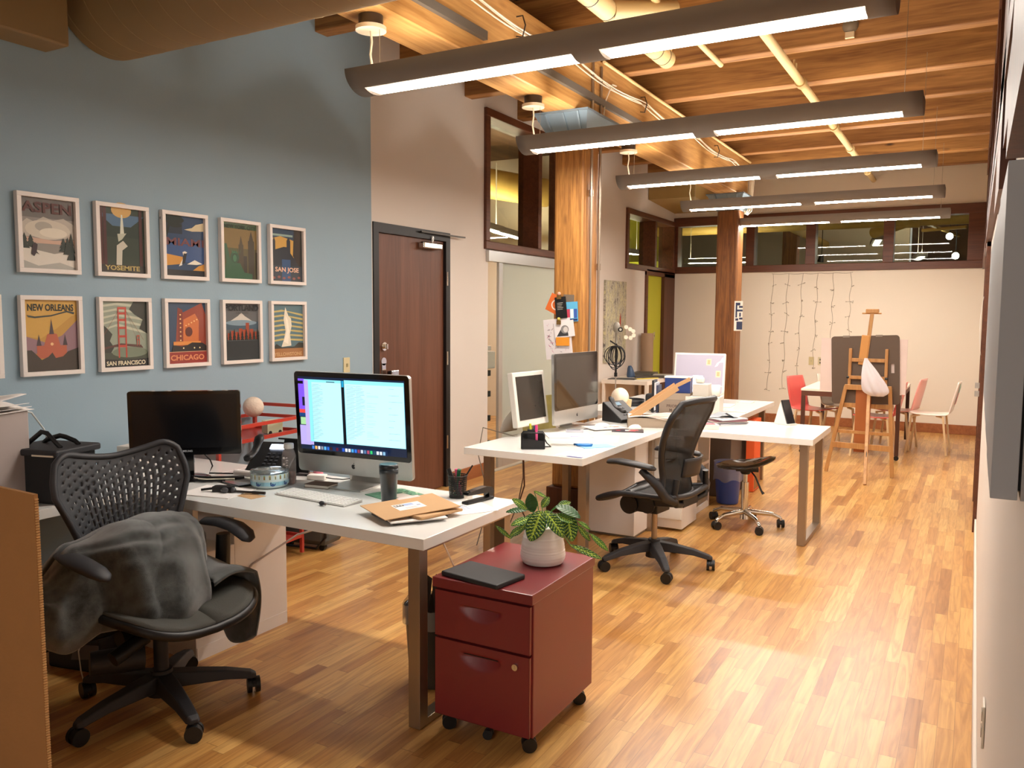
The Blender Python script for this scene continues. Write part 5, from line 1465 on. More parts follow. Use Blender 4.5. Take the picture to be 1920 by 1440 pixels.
sheet('paper_sheet', 'white printed sheet at the bottom of the envelope pile, right side', (-1.87, 2.86, DZ), R(58), .30, .22, .002, PAPER,
      extra=lambda m, h_: [m.use(M('#9aa3c4', .7)).box(-.10, .06, .03 - .02 * k, .037 - .02 * k, h_, h_ + .0005) for k in range(4)])
sheet('mailer', 'dark folder at the bottom of the envelope pile', (-1.96, 2.66, DZ + .002), R(64), .24, .20, .008, M('#54504e', .6), cat='folder')
sheet('envelope', 'thin white envelope in the middle of the envelope pile', (-1.915, 2.63, DZ + .0105), R(52), .23, .16, .005, PAPER, cat='envelope')
sheet('envelope', 'folded kraft packet under the top envelope of the pile', (-1.885, 2.70, DZ + .016), R(75), .22, .15, .012, KRAFT, cat='envelope', bevel=0.004)
sheet('envelope', 'big kraft cardboard envelope with a white label topping the pile', (-1.975, 2.685, DZ + .0335), R(62), .33, .25, .003, KRAFT, rx=R(1.5), ry=R(-2.5), cat='envelope', extra=lab_env)
# green printed sheet and other small things
def leafy(m, h_):
    rr = random.Random(5)
    for k in range(60):
        x, y = rr.uniform(-.13, .13), rr.uniform(-.09, .09)
        a = rr.uniform(0, PI)
        m.use(M(['#2d5c45', '#7fb48f', '#a7c9a4'][k % 3], .5))
        m.add([(x + .02 * math.cos(a), y + .02 * math.sin(a), h_ + .0002 + k * 4e-6), (x - .006 * math.sin(a), y + .006 * math.cos(a), h_ + .0002 + k * 4e-6), (x - .02 * math.cos(a), y - .02 * math.sin(a), h_ + .0002 + k * 4e-6), (x + .006 * math.sin(a), y - .006 * math.cos(a), h_ + .0002 + k * 4e-6)], [(0, 1, 2, 3)])
    m.use(M('#c9bdb4', .6)).box(-.05, .05, -.03, .04, h_ + .0003, h_ + .0008)
sheet('mouse_pad', 'green leaf-patterned mat behind the dark tumbler', (-2.20, 2.93, DZ), R(-18), .29, .20, .003, M('#5f9478', .5), cat='mat', extra=leafy)
m = MB(M('#2b2b30', .3)).sphere((0, 0, .011), .011, 14, (1.2, 1, .9)).cyl((.008, 0, .011), (.022, -.004, .010), .006, n=10)
m.use(M('#6d6058', .3)).sphere((.024, -.004, .010), .006, 10)
single('earbud', m, 'single dark earbud in front of the keyboard', 'earbud', (-2.39, 2.62, DZ))
loose_pen('black marker lying on the tan card near the bowl', (-2.82, 2.61, DZ), (-.075, -.02, .012), (.07, .035, .009), .0055, '#2a2422', '#1e1a19', 'marker', 'marker')
sheet('index_card', 'tan card under the black marker', (-2.79, 2.60, DZ), R(-8), .12, .075, .0015, KRAFT, cat='card')
sheet('paper_sheet', 'white paper sheets beside the chair back under black gadgets', (-2.98, 2.58, DZ), R(12), .27, .21, .004, PAPER)
m = MB(BLACK).box(-.045, .045, -.022, .022, .0, .026).cyl((-.05, .0, .013), (-.10, -.01, .008), .006, n=8)
m.use(M('#47484c', .4)).sphere((.02, -.035, .014), .014, 12, (1.3, .8, .9)).sphere((.055, -.02, .012), .012, 12)
single('gadget', m, 'small black clip-on gadget lying on the white papers', 'gadget', (-2.95, 2.59, DZ + .0045), R(25), bevel=0.005)
sheet('tablet', 'flat black device between the papers and the duck bowl', (-3.05, 2.77, DZ), R(-15), .20, .11, .010, BLACKG, cat='device', bevel=0.004)
single('paper_roll', MB(PAPER).cyl((-.10, -.012, .018), (.10, .012, .018), .015, n=16), 'white rolled paper lying by the black phone', 'paper', (-3.07, 2.87, DZ + .009))
m = MB(BLACK)
m.tube([(-.18, -.07, .008), (-.05, -.08, .010), (.08, -.05, .012), (.16, .0, .014), (.2, .06, .010)], .009, n=8)
m.tube([(-.2, -.11, .006), (-.05, -.125, .008), (.10, -.10, .008), (.18, -.04, .009)], .006, n=8)
m.use(M('#e8e2cf', .4)).tube([(-.2, -.09, .007), (-.05, -.10, .01), (.1, -.075, .011), (.2, .0, .012)], .005, n=8)
single('cable_bundle', m, 'thick black and white cables curling round the black monitor foot', 'cable', (-3.30, 2.79, DZ))
m = MB(M('#3a3438', .4)).box(-.05, .05, -.03, .03, 0, .012).use(M('#c9bdb9', .4)).box(-.04, .01, -.02, .01, .012, .0125)
m.use(M('#8a6a5a', .4)).box(.01, .04, -.02, .02, .012, .0125)
single('snack_packet', m, 'small dark printed packet left of the white power brick', 'packet', (-2.91, 3.09, DZ), R(20), bevel=0.004)

# ================================================================ left desk by the wall
t = thing('cooler_bag', 'black fabric cooler bag with handles on the left desk', 'bag', (-3.49, 2.12, DZ), R(14))
MB(BLACKM).box(-.145, .125, -.10, .13, .0, .215).build('bag_body', parent=t, bevel=0.012)
MB(M('#26262a', .6)).box(-.155, .145, -.115, .14, .205, .235).build('lid_flap', parent=t, bevel=0.008)
m = MB(M('#e6dcc8', .4)).box(.02, .13, -.117, -.113, .207, .214).build('trim_strip', parent=t)
for s_, y in ((0, -.04), (1, .06)):
    MB(BLACK).tube([(-.09, y, .235), (-.07, y, .25), (.0, y, .30 - .03 * s_), (.03, y, .295 - .03 * s_), (.08, y, .25), (.10, y, .235)], .007, n=8, flat=1.6).build('handle', parent=t)
t = thing('carton', 'tall pale carton at the far left carrying loose papers', 'box', (-3.68, 1.74, DZ))
MB(M('#b6aaa5', .7, vary=.05)).box(-.18, .18, -.30, .30, 0, .395).build('box_body', parent=t, bevel=0.004)
for k in range(4):
    m = MB(PAPER)
    cv = .02 + .05 * (k == 3)
    m.grid(lambda u, v, k=k, cv=cv: (-.17 + .36 * u, -.30 + .62 * v - .01 * k, .397 + .006 * k + cv * max(0, v - .55) ** 1.5 * 2.0 + .01 * math.sin(u * 5 + k)), 10, 16)
    single('paper_sheet', m, ['lowest of the loose white sheets on the far left carton', 'second loose white sheet on the far left carton', 'third loose white sheet on the far left carton', 'topmost curled white sheet on the far left carton'][k], 'paper', (-3.68, 1.74, DZ), solid=0.0015)
single('power_cable', MB(M('#d9dcd8', .5)).tube([(-3.55, 2.03, 1.13), (-3.58, 2.10, 1.11), (-3.66, 2.20, 1.02), (-3.72, 2.26, .93), (-3.75, 2.33, .86), (-3.78, 2.4, .75)], .004, n=6), 'thin white cable drooping behind the black cooler bag', 'cable')
single('white_box', MB(M('#d9d3cc', .6)).box(-.07, .07, -.06, .06, 0, .10), 'small plain white box between the mesh chair back and the black monitor', 'box', (-3.93, 2.86, DZ), R(12), bevel=0.003)

# cardboard in the left foreground
t = thing('cardboard_sheet', 'flattened brown corrugated carton standing in the left foreground', 'cardboard', (-2.72, 1.35, 0))
m = MB(CARDB).add([(-.6, 0, .0), (.425, 0, 0), (.412, 0, 1.032), (-.6, 0, 1.05), (-.6, .012, 0), (.425, .012, 0), (.412, .012, 1.032), (-.6, .012, 1.05)],
   [(0, 1, 2, 3), (7, 6, 5, 4), (1, 5, 6, 2), (3, 2, 6, 7), (0, 3, 7, 4), (0, 4, 5, 1)])
m.build('outer_panel', parent=t)
m = MB(M('#c69a62', .9))
for k in range(130): m.box(.4125 + .012 * (1 - k / 130), .4165 + .012 * (1 - k / 130), .001, .011, .01 + k * .0078, .014 + k * .0078)
m.build('corrugated_edge', parent=t)

# floor power unit below the left desk
t = thing('power_unit', 'black plug block with white plugs on the floor below the left desk', 'power strip', (-3.36, 2.15, 0), R(12))
MB(M('#15151a', .5)).box(-.13, .15, -.06, .06, 0.001, .15).build('unit_body', parent=t, bevel=0.01)
MB(M('#55535a', .5)).add([(-.0, -.062, .05), (.15, -.062, .07), (.15, -.062, .13), (.02, -.062, .12)], [(0, 1, 2, 3)]).build('label_plate', parent=t, solid=0.002)
MB(M('#d9d4cc', .5)).box(-.07, -.03, -.02, .02, .15, .185).build('plug', parent=t, bevel=0.004)
MB(M('#d9d4cc', .5)).box(.03, .075, -.025, .02, .15, .205).build('plug', parent=t, bevel=0.004)
MB(M('#d6d0c4', .5)).tube([(-.05, 0, .185), (-.06, 0, .21), (-.13, -.05, .21), (-.2, -.12, .12), (-.26, -.18, .04), (-.3, -.2, .006)], .004, n=6).build('cord', parent=t)
MB(M('#d6d0c4', .5)).tube([(.05, -.02, .17), (.055, -.075, .10), (.09, -.10, .03), (.12, -.12, .005)], .003, n=6).build('cord', parent=t)
single('power_cable', MB(BLACK).tube([(-3.55, 2.20, .04), (-3.6, 2.05, .02), (-3.62, 1.9, .01), (-3.5, 1.6, .008)], .007, n=6), 'black cable trailing from the black plug block along the floor', 'cable')

# ================================================================ red wire cart, suitcase
t = thing('utility_cart', 'red metal rail cart between the black monitor and the lit computer', 'cart', (-3.85, 3.50, 0), R(6))
hx2, hy2 = .18, .36
for sx in (-1, 1):
    for sy in (-1, 1):
        MB(RED).box(sx * hx2 - .01, sx * hx2 + .01, sy * hy2 - .01, sy * hy2 + .01, .02, .93).build('post', parent=t)
for z in (.12, .30, .46, .80):
    m = MB(RED).box(-hx2, hx2, -hy2, hy2, z, z + .004).box(-hx2 - .008, -hx2 + .006, -hy2, hy2, z, z + .022).box(hx2 - .006, hx2 + .008, -hy2, hy2, z, z + .022).box(-hx2, hx2, -hy2 - .008, -hy2 + .006, z, z + .022).box(-hx2, hx2, hy2 - .006, hy2 + .008, z, z + .022)
    m.build('shelf', parent=t)
m = MB(M('#b83a2b', .35, coat=.2))
for z in (.885,):
    m.box(-hx2 - .008, -hx2 + .008, -hy2, hy2, z, z + .02).box(hx2 - .008, hx2 + .008, -hy2, hy2, z, z + .02).box(-hx2, hx2, -hy2 - .008, -hy2 + .008, z, z + .02).box(-hx2, hx2, hy2 - .008, hy2 + .008, z, z + .02)
m.box(-hx2, hx2, hy2 - .008, hy2 + .008, .955, .975).box(-hx2 - .008, -hx2 + .008, hy2 - .012, hy2 + .008, .9, .975).box(hx2 - .008, hx2 + .008, hy2 - .012, hy2 + .008, .9, .975)
m.build('guard_rail', parent=t)
single('plaster_ball', MB(M('#d8c6b4', .8, bump=.3, bscale=60)).sphere((0, 0, 0), .064, 28), 'rough white plaster ball resting on the red cart rail', 'ball', (-3.93, 3.70, .962))
m = MB(M('#c4ceae', .6)).box(-.055, .055, -.03, .03, .008, .085)
m.use(BLACK)
for sx in (-1, 1): m.cyl((sx * .035, -.033, .012), (sx * .035, .033, .012), .011, n=12)
single('toy_van', m, 'small pale green box-shaped toy with black wheels on the red cart', 'toy', (-3.77, 3.70, .806), R(80))
single('orange_cone', MB(M('#e07a4a', .6)).box(-.03, .03, -.03, .03, 0, .006).lathe([(.022, .006), (.006, .07), (0, .072)], 16), 'tiny orange cone on the red cart beside the black monitor', 'cone', (-3.73, 3.27, .806))
t = thing('suitcase', 'dark grey trolley bag on the floor behind the red cart', 'bag', (-3.80, 4.08, 0), R(8))
MB(M('#4b4b48', .6, vary=.1)).box(-.20, .17, -.11, .11, .03, .40).build('bag_body', parent=t, bevel=.04)
MB(BLACK).tube([(-.14, -.112, .02), (.10, -.112, .02), (.172, -.112, .10), (.172, -.112, .34)], .008, n=6).build('piping', parent=t)
for sx in (-.14, .12): MB(BLACK).cyl((sx, -.08, .022), (sx, -.05, .022), .022, n=14).build('wheel', parent=t)

# ================================================================ plant, tray on the red cabinet
CT = .592
sheet('laptop', 'closed matte black laptop or folio on the red cabinet corner', (-1.53, 2.525, CT + .0), R(-9), .265, .165, .018, M('#242427', .6, vary=.1), cat='laptop', bevel=0.005)
t = thing('potted_plant', 'prayer plant with veined leaves in a ribbed white pot on the red cabinet', 'plant', (-1.425, 2.80, CT), R(29.2))
prof = [(0.058, 0.001), (0.078, 0.004), (0.086, 0.02), (0.088, 0.035), (0.086, 0.05), (0.0845, 0.058), (0.083, 0.075), (0.078, 0.10), (0.0755, 0.11), (0.070, 0.132), (0.064, 0.146), (0.060, 0.147), (0.058, 0.135)]
pr2 = []
for i in range(len(prof) - 1):
    (r0, z0), (r1, z1) = prof[i], prof[i + 1]
    for k in range(4):
        q = k / 4; pr2.append((r0 + (r1 - r0) * q + (0.0007 * math.sin((z0 + (z1 - z0) * q) * 620) if 1 < i < 10 else 0), z0 + (z1 - z0) * q))
pr2.append(prof[-1])
MB(M('#f2eeea', .35, coat=.2)).lathe(pr2, 48).build('pot', parent=t)
MB(M('#4a3524', .95, bump=.8, bscale=150)).lathe([(.0585, .118), (.03, .124), (0, .126)], 24).build('soil', parent=t)
def sgn(px_, py_, d=0.0):    # photo offsets from the pot foot in local metres (x right, z up, y away)
    return Vector(((px_ - 992) * .00201, d, (1070 - py_) * .00205))
LG, DG, UG = M('#b8d84a', .4, vary=.05), M('#27591f', .38, coat=.2, vary=.12, vscale=60), M('#4c8a3a', .5, vary=.05)
def leaf(b_, tip, wpx, nrm, curl=0.25, back=False, stem=True, hue=0):
    b_, tip = Vector(b_), Vector(tip); ax_ = tip - b_; L_ = ax_.length; ax_.normalize()
    n_ = Vector(nrm); n_ = (n_ - ax_ * n_.dot(ax_)).normalized(); sd = ax_.cross(n_)
    W_ = wpx * .00201 / 2
    nu_, nv_ = 18, 36
    dg = DG if hue == 0 else M('#33702a', .38, coat=.2, vary=.12, vscale=60)
    m_ = MB(dg)
    pts = []
    for j in range(nv_ + 1):
        v_ = j / nv_; w_ = W_ * (math.sin(PI * min(1, v_ * .93 + .05)) ** .75)
        if j == nv_: w_ = 0.0004
        for i in range(nu_ + 1):
            s_ = 2 * i / nu_ - 1
            p = b_ + ax_ * (v_ * L_) + sd * (s_ * w_) + n_ * (curl * L_ * (v_ * (1 - v_)) - 0.12 * w_ * (1 - abs(s_)) + .0012 * math.sin(v_ * 50 + abs(s_) * 6))
            pts.append(p)
    fa, fb = [], []
    for j in range(nv_):
        for i in range(nu_):
            a_ = j * (nu_ + 1) + i
            s_ = abs(2 * (i + .5) / nu_ - 1); v_ = (j + .5) / nv_
            q = (v_ - .16 * s_) * 9.5
            vein = (abs(q - round(q)) < .14 and s_ < .86) or s_ < .12 + .09 * (.5 + .5 * math.sin(v_ * 60)) * (1 - v_)
            (fb if (vein and not back) else fa).append((a_, a_ + 1, a_ + nu_ + 2, a_ + nu_ + 1))
    m_.add(pts, fa, True)
    m_.use(LG); m_.add(pts, fb, True)
    m_.build('leaf', parent=t, solid=.0008)
    if stem:
        r0 = Vector((b_.x * .25, b_.y * .3, .125)); mid = (r0 + b_) / 2 + Vector((0, 0, .03))
        MB(UG).tube([r0, mid, b_], .0018, n=6).build('stem', parent=t)
leaf(sgn(987, 966, -.05), sgn(966, 1017, -.095), 38, (0, -1, .35), .25)
leaf(sgn(994, 966, -.045), sgn(1030, 1012, -.08), 27, (.2, -1, .5), .3)
leaf(sgn(1036, 972, -.01), sgn(1046, 1022, -.06), 32, (.1, -1, .3), .25)
leaf(sgn(972, 975, .01), sgn(966, 938, .0), 24, (0, -1, .1), .1, back=True)
leaf(sgn(960, 968, .0), sgn(932, 946, -.03), 17, (-.2, -.8, .8), .2, hue=1)
leaf(sgn(968, 981, -.04), sgn(930, 991, -.07), 17, (-.1, -.8, .8), .25, hue=1)
leaf(sgn(955, 998, -.03), sgn(928, 1014, -.05), 15, (-.2, -.9, .4), .2)
leaf(sgn(930, 1022, -.02), sgn(900, 1000, .0), 9, (0, -.9, .5), .1)
leaf(sgn(1016, 962, .0), sgn(1062, 981, -.03), 26, (.1, -.5, .9), .35, back=True)
leaf(sgn(1012, 976, -.02), sgn(1048, 988, -.05), 20, (.1, -.6, .8), .3, hue=1)
leaf(sgn(1058, 998, -.01), sgn(1082, 1026, -.02), 12, (.2, -1, .2), .15)
leaf(sgn(1084, 1016, .0), sgn(1117, 1045, -.02), 12, (.3, -1, .3), .15, hue=1)
leaf(sgn(1044, 1033, -.03), sgn(1103, 1056, -.05), 14, (.1, -.8, .6), .12)
leaf(sgn(1060, 992, .01), sgn(1083, 1007, .0), 9, (.2, -.8, .6), .1, hue=1)
leaf(sgn(962, 974, .04), sgn(920, 980, .05), 16, (-.1, -.5, .9), .2, back=True)
leaf(sgn(975, 940, .06), sgn(1000, 952, .05), 9, (0, -.6, .8), .1)
leaf(sgn(990, 968, .03), sgn(1004, 950, .05), 16, (0, -.8, .6), .2)
leaf(sgn(1020, 968, .04), sgn(1046, 960, .05), 18, (.1, -.6, .9), .2)
leaf(sgn(975, 975, -.02), sgn(946, 1004, -.05), 20, (-.2, -.9, .5), .25)
leaf(sgn(1000, 972, -.03), sgn(1014, 992, -.06), 15, (.1, -.9, .6), .25, hue=1)

# ================================================================ middle desk items
t = thing('desk_organizer', 'black wire organizer with pens at the near end of the middle desk', 'organizer', (-2.33, 4.43, DZ), R(28))
m = MB(M('#121214', .5))
for y in (-.045, -.01, .03):
    m.tube([(-.07, y, .004), (-.07, y, .085), (-.06, y, .10), (.06, y, .10), (.07, y, .085), (.07, y, .004)], .004, n=6)
m.box(-.07, .07, -.045, .05, .001, .004)
m.add([(-.068, -.045, .004), (.068, -.045, .004), (.068, -.045, .05), (-.068, -.045, .07), (-.068, .03, .004), (.068, .03, .004), (.068, .03, .096), (-.068, .03, .096)], [(0, 1, 2, 3), (4, 5, 6, 7)])
m.tube([(.07, .0, .06), (.085, .02, .03), (.11, .03, .006), (.07, .04, .004)], .004, n=6)
m.build('wire_frame', parent=t)
MB(M('#1b1c20', .6)).box(-.035, .03, -.008, .03, .004, .115).build('pen_well', parent=t)
PO = (-2.33, 4.43, DZ)
loose_pen('yellow-capped pen in the black wire organizer', PO, (-.012, .0, .05), (-.022, .004, .148), .006, '#3a6a9a', '#d6d83f')
loose_pen('pink highlighter in the black wire organizer', PO, (.022, .005, .05), (.022, .0, .142), .0075, '#f0609a', '#f0508f', 'highlighter', 'marker')
loose_pen('blue pen in the black wire organizer', PO, (.008, .012, .05), (.004, .012, .136), .006, '#1d3f74', '#1f5580')
def stripe(c, k0=0):
    def f(m, h_):
        for k in range(4): m.use(M(c, .7)).box(-.08, .05 - .02 * (k % 2), .04 - .018 * k, .045 - .018 * k, h_, h_ + .0005)
        m.use(M(c, .5)).box(.0, .1, -.085, -.06, h_, h_ + .0005)
    return f
sheet('magazine', 'open white printed booklet beneath the small remote on the middle desk', (-2.37, 5.02, DZ), R(35), .30, .24, .006, PAPER, cat='magazine', extra=stripe('#5c66a8'))
m = MB(M('#c9ccd6', .3)).box(-.06, .06, -.02, .02, 0, .018); m.use(M('#3b4468', .3)).box(-.055, .04, -.016, .016, .018, .0185)
single('remote_control', m, 'small silver-blue remote on the open booklet', 'remote', (-2.38, 5.14, DZ + .0065), R(30), bevel=.005)
sheet('index_card', 'light blue card on the right edge of the middle desk', (-2.03, 4.70, DZ), R(50), .21, .13, .003, M('#8fc6ea', .5), cat='card')
t = thing('scissors', 'blue-handled scissors lying across the light blue card', 'scissors', (-2.15, 4.64, DZ + .004), R(20))
MB(M('#c9c6c0', .3, metal=.8)).bar((-.15, -.012, .004), (0, .006, .004), .014, .003).bar((-.14, .018, .003), (0, .0, .003), .014, .003).build('blade', parent=t)
for sy in (-1, 1):
    MB(M('#2f7fc4', .35)).tube([(.0, sy * .004, .006), (.03, sy * .016, .006), (.08, sy * .026, .006), (.11, sy * .018, .006), (.10, sy * .006, .006), (.04, sy * .003, .006)], .006, n=8, closed=True).build('handle', parent=t)
sheet('paper_sheet', 'printed sheet with a dark blue block at the near corner of the middle desk', (-2.02, 4.35, DZ), R(-5), .17, .15, .0015, PAPER, extra=stripe('#4c528c'))
sheet('paper_sheet', 'blank white sheet in the middle of the middle desk', (-2.12, 5.02, DZ), R(20), .21, .28, .0012, PAPER)
def cover(cols):
    def f(m, h_):
        rr = random.Random(len(cols) * 7 + 1)
        for k in range(9):
            x, y = rr.uniform(-.1, .06), rr.uniform(-.08, .05)
            m.use(M(cols[k % len(cols)], .4)).box(x, x + rr.uniform(.02, .07), y, y + rr.uniform(.02, .06), h_ + k * .0001, h_ + .0003 + k * .0001)
    return f
sheet('magazine', 'dark magazine lying in front of the dark computer', (-2.36, 5.52, DZ), R(38), .28, .21, .006, M('#4c4048', .4), cat='magazine', extra=cover(['#8a5f52', '#d8c9b8', '#303040']))
sheet('magazine', 'pale magazine overlapping the dark one near the white mouse', (-2.30, 5.48, DZ + .0065), R(52), .27, .20, .004, M('#e3ded6', .4), cat='magazine', extra=cover(['#c8b29a', '#6d6f8c', '#efeae4', '#9c6a52']))
sheet('leaflet', 'black and red leaflet at the carton corner on the middle desk', (-2.11, 5.45, DZ), R(20), .22, .15, .004, M('#2a2530', .4), cat='leaflet', extra=cover(['#c93a44', '#d9d2cc', '#c93a44', '#4f4550']))
# open carton with raised lid
t = thing('carton', 'long grey-brown open carton with a raised kraft lid beside the desk phone', 'box', (-2.06, 5.82, DZ), R(22))
m = MB(M('#a2917e', .8))
a_, b_, h_ = .185, .13, .07
m.box(-a_, a_, -b_, -b_ + .004, 0, h_).box(-a_, a_, b_ - .004, b_, 0, h_).box(-a_, -a_ + .004, -b_, b_, 0, h_).box(a_ - .004, a_, -b_, b_, 0, h_).box(-a_, a_, -b_, b_, 0, .003)
m.build('tray', parent=t)
m = MB(PAPER)
m.grid(lambda u, v: (-.18 + .37 * u, -.135 + .26 * v, .072 + .012 * math.sin(u * 6 + v * 3)), 14, 10)
m.build('papers', parent=t, solid=.002)
m = MB(KRAFT)
L0 = Vector((-.16, -.10, .065)); L1 = Vector((.17, -.10, .295))
m.bar(L0, L1, .008, .045, (0, 0, 1)); m.bar(L0 + Vector((0, .20, 0)), L1 + Vector((0, .20, 0)), .008, .045, (0, 0, 1)); m.bar(L0 + Vector((0, .10, -.015)), L1 + Vector((0, .10, -.015)), .20, .006, (0, 0, 1))
m.bar(L1 + Vector((-.01, .0, .012)), L1 + Vector((.09, .02, .062)), .004, .028, (0, 0, 1))
m.build('lid', parent=t, label='kraft lid tilted up', bevel=.002)
# mail boxes, binders, white electronics boxes behind
t = thing('mailing_box', 'grey mailing box with PRIORITY MAIL lettering behind the mesh chair', 'box', (-2.17, 6.72, DZ), R(8))
MB(M('#8d7d6e', .8)).box(-.13, .13, -.09, .09, 0, .115).build('box_body', parent=t, bevel=.002)
m = MB(M('#5a463f', .8)); m.M = Matrix.Translation((0, -.0915, .05)) @ Matrix.Rotation(R(90), 4, 'X')
m.text('PRIORITY', .032, .0, .012, 0, bold=.0006); m.text('MAIL', .032, .0, -.022, 0, bold=.0006, spacing=1.4)
m.build('lettering', parent=t)
single('mailing_box', MB(M('#9a8a79', .8)).box(-.125, .125, -.09, .09, 0, .055), 'plain grey mailing box stacked under the blue binder', 'box', (-2.17, 6.72, DZ + .1155), R(8), bevel=.002)
t = thing('binder', 'dark blue binder box standing on the grey mailing boxes', 'binder', (-2.16, 6.73, DZ + .1715), R(8))
MB(M('#1f3672', .35, coat=.2)).box(-.10, .11, -.08, .05, 0, .125).build('cover', parent=t, bevel=.002)
MB(PAPER).box(-.105, .115, -.082, .055, .1255, .135).build('papers', parent=t)
for k, (x, c, lab) in enumerate(((-.155, '#1c1c22', 'black spine'), (-.135, '#d8d8dc', 'pale spine'), (-.118, '#3a3f58', 'navy spine'))):
    single('book', MB(M(c, .4)).box(-.008, .008, -.09, .06, 0, .27 - .02 * k), lab + ' of the upright books left of the blue binder', 'book', (-2.17 + x - .03, 6.72 + x * .14, DZ), R(8), bevel=.001)
single('white_box', MB(M('#dcd6cc', .4)).box(-.16, .12, -.10, .10, 0, .15), 'wide white box behind the mesh chair headrest', 'box', (-1.92, 6.75, DZ), R(6), bevel=.003)
single('white_box', MB(M('#c9c4ba', .4)).box(-.11, .02, -.07, .07, 0, .10), 'grey-white small box stacked on the wide white box', 'box', (-1.92, 6.76, DZ + .1505), R(6), bevel=.003)
t = thing('wall_charger', 'chunky white charger with a round top on the white boxes', 'charger', (-1.99, 6.80, DZ + .2515), R(6))
MB(M('#f0ebdf', .3, coat=.3)).box(-.045, .03, -.02, .02, 0, .05).build('charger_body', parent=t, bevel=.015)
t = thing('mug', 'white mug with a handle standing on the wide white box', 'mug', (-1.845, 6.74, DZ + .1505))
MB(M('#f1ede4', .25, coat=.4)).lathe([(.030, 0), (.036, .004), (.037, .095), (.034, .094), (.032, .01), (0, .006)], 24).build('cup', parent=t)
MB(M('#f1ede4', .25, coat=.4)).tube([(.035, 0, .08), (.055, 0, .085), (.066, 0, .06), (.06, 0, .03), (.036, 0, .018)], .006, n=8).build('handle', parent=t)
# egg lamp
t = thing('egg_lamp', 'white egg-shaped object in a wooden cradle behind the dark computer', 'lamp', (-2.64, 6.62, DZ))
MB(M('#f0e4cc', .4)).sphere((0, 0, .105), .078, 28, (1, 1, 1.15)).build('egg', parent=t)
for sx in (-1, 1): MB(BIRCH).bar((sx * .02, -.06, .006), (sx * .08, -.02, .055), .012, .014).build('cradle_arm', parent=t)
MB(BIRCH).bar((-.05, -.06, .008), (.06, -.06, .008), .014, .014).build('cradle_base', parent=t)
t = thing('round_tray', 'wide black round tray left of the tilted carton lid', 'tray', (-2.72, 7.05, DZ))
MB(BLACK).lathe([(.12, .001), (.135, .006), (.14, .055), (.136, .056), (.128, .012), (0, .008)], 32).build('tray_body', parent=t)
single('wooden_block', MB(BIRCH).box(-.015, .015, -.012, .012, 0, .10), 'small upright pale wooden block near the desk phone', 'block', (-2.56, 6.62, DZ), ry=R(6), bevel=.002)
t = thing('desk_caddy', 'black hooded holder beside the black round tray', 'holder', (-2.50, 7.02, DZ), R(10))
MB(BLACKM).box(-.05, .05, -.04, .05, 0, .12).build('holder_body', parent=t, bevel=.02)
for k in range(4):
    single('book', MB(M(['#d8c9ae', '#c7a68a', '#e7dcc8', '#cdb090'][k], .7)).box(-.07, .07, -.06, .06, 0, .013), ['bottom', 'second', 'third', 'topmost'][k] + ' pale booklet of the low stack by the phone', 'book', (-2.40, 6.72, DZ + .0135 * k), R(10 + 7 * k), group=None, bevel=.001)
t = thing('glasses_case', 'black glasses and case lying by the grey mailing box', 'case', (-2.34, 6.62, DZ), R(15))
MB(BLACK).tube([(-.03, -.02, .02), (-.03, -.02, .06), (.0, -.02, .075), (.03, -.02, .06), (.03, -.02, .02), (0, -.02, .008)], .005, n=6, closed=True).build('frame_rim', parent=t)
MB(BLACKM).box(-.02, .07, -.01, .03, 0, .05).build('case_body', parent=t, bevel=.012)
single('red_tin', MB(M('#c84038', .4)).box(-.03, .03, -.02, .02, 0, .06), 'small red object peeking over the tilted carton lid', 'tin', (-2.44, 6.90, DZ), R(10), bevel=.004)
single('paper_sheet', MB(PAPER).grid(lambda u, v: (-.12 + .24 * u, -.1 + .2 * v, .004 + .02 * math.sin(u * 4) ** 2 * v), 10, 8), 'crumpled white sheet between the carton and the grey mailing box', 'paper', (-2.33, 6.32, DZ), R(20), solid=.0015)
# stool desk items
cols_ = ['#e8e6e2', '#d8d9e2', '#54525c', '#efece6', '#7d4450', '#c4c2c8', '#f0ede8']
hs_ = [.006, .010, .004, .008, .010, .006, .004]
z_ = DZ
labs_ = ['large bottom sheet', 'thick lower magazine', 'dark thin magazine', 'white middle magazine', 'maroon-edged magazine', 'grey upper magazine', 'white top magazine']
for k in range(7):
    w_, d_ = (.36, .27) if k == 0 else (.27 - .004 * k, .20)
    sheet('magazine', labs_[k] + ' of the messy stack on the stool desk', (-1.62 + .004 * (k % 3), 6.19 + .006 * (k % 2), z_), R(42 + 5 * ((k * 3) % 4)), w_, d_, hs_[k], M(cols_[k], .4, coat=.2), cat='magazine', extra=(cover(['#aeb2bc', '#55596a', '#ddd8d0']) if k == 6 else None))
    z_ += hs_[k] + .0004
single('newspaper', MB(M('#9aa0a8', .7)).grid(lambda u, v: (-.13 + .24 * u, -.08 + .16 * v, .002 + .035 * max(0, 1 - abs(u - .62) * 4) * (1 - .3 * v)), 24, 6), 'curled grey newspaper on the top of the messy stack', 'newspaper', (-1.66, 6.21, z_ + .003), R(35), solid=.0015)
t = thing('small_box', 'flat red and white box at the stool desk edge beside the chair back', 'box', (-1.66, 5.86, DZ), R(30))
MB(M('#e9e2d8', .5)).box(-.075, .075, -.045, .045, 0, .035).build('box_body', parent=t, bevel=.002)
MB(M('#d05560', .5)).box(-.07, .05, -.04, .04, .0355, .038).build('lid_print', parent=t)
t = thing('tablet_stand', 'small black tablet leaning on a white stand at the far desk corner', 'tablet', (-1.19, 6.40, DZ), R(62))
MB(M('#15161a', .25, coat=.3)).bar((0, -.02, .005), (0, .045, .185), .085, .010, (0, 1, 0)).build('tablet_body', parent=t, bevel=.002)
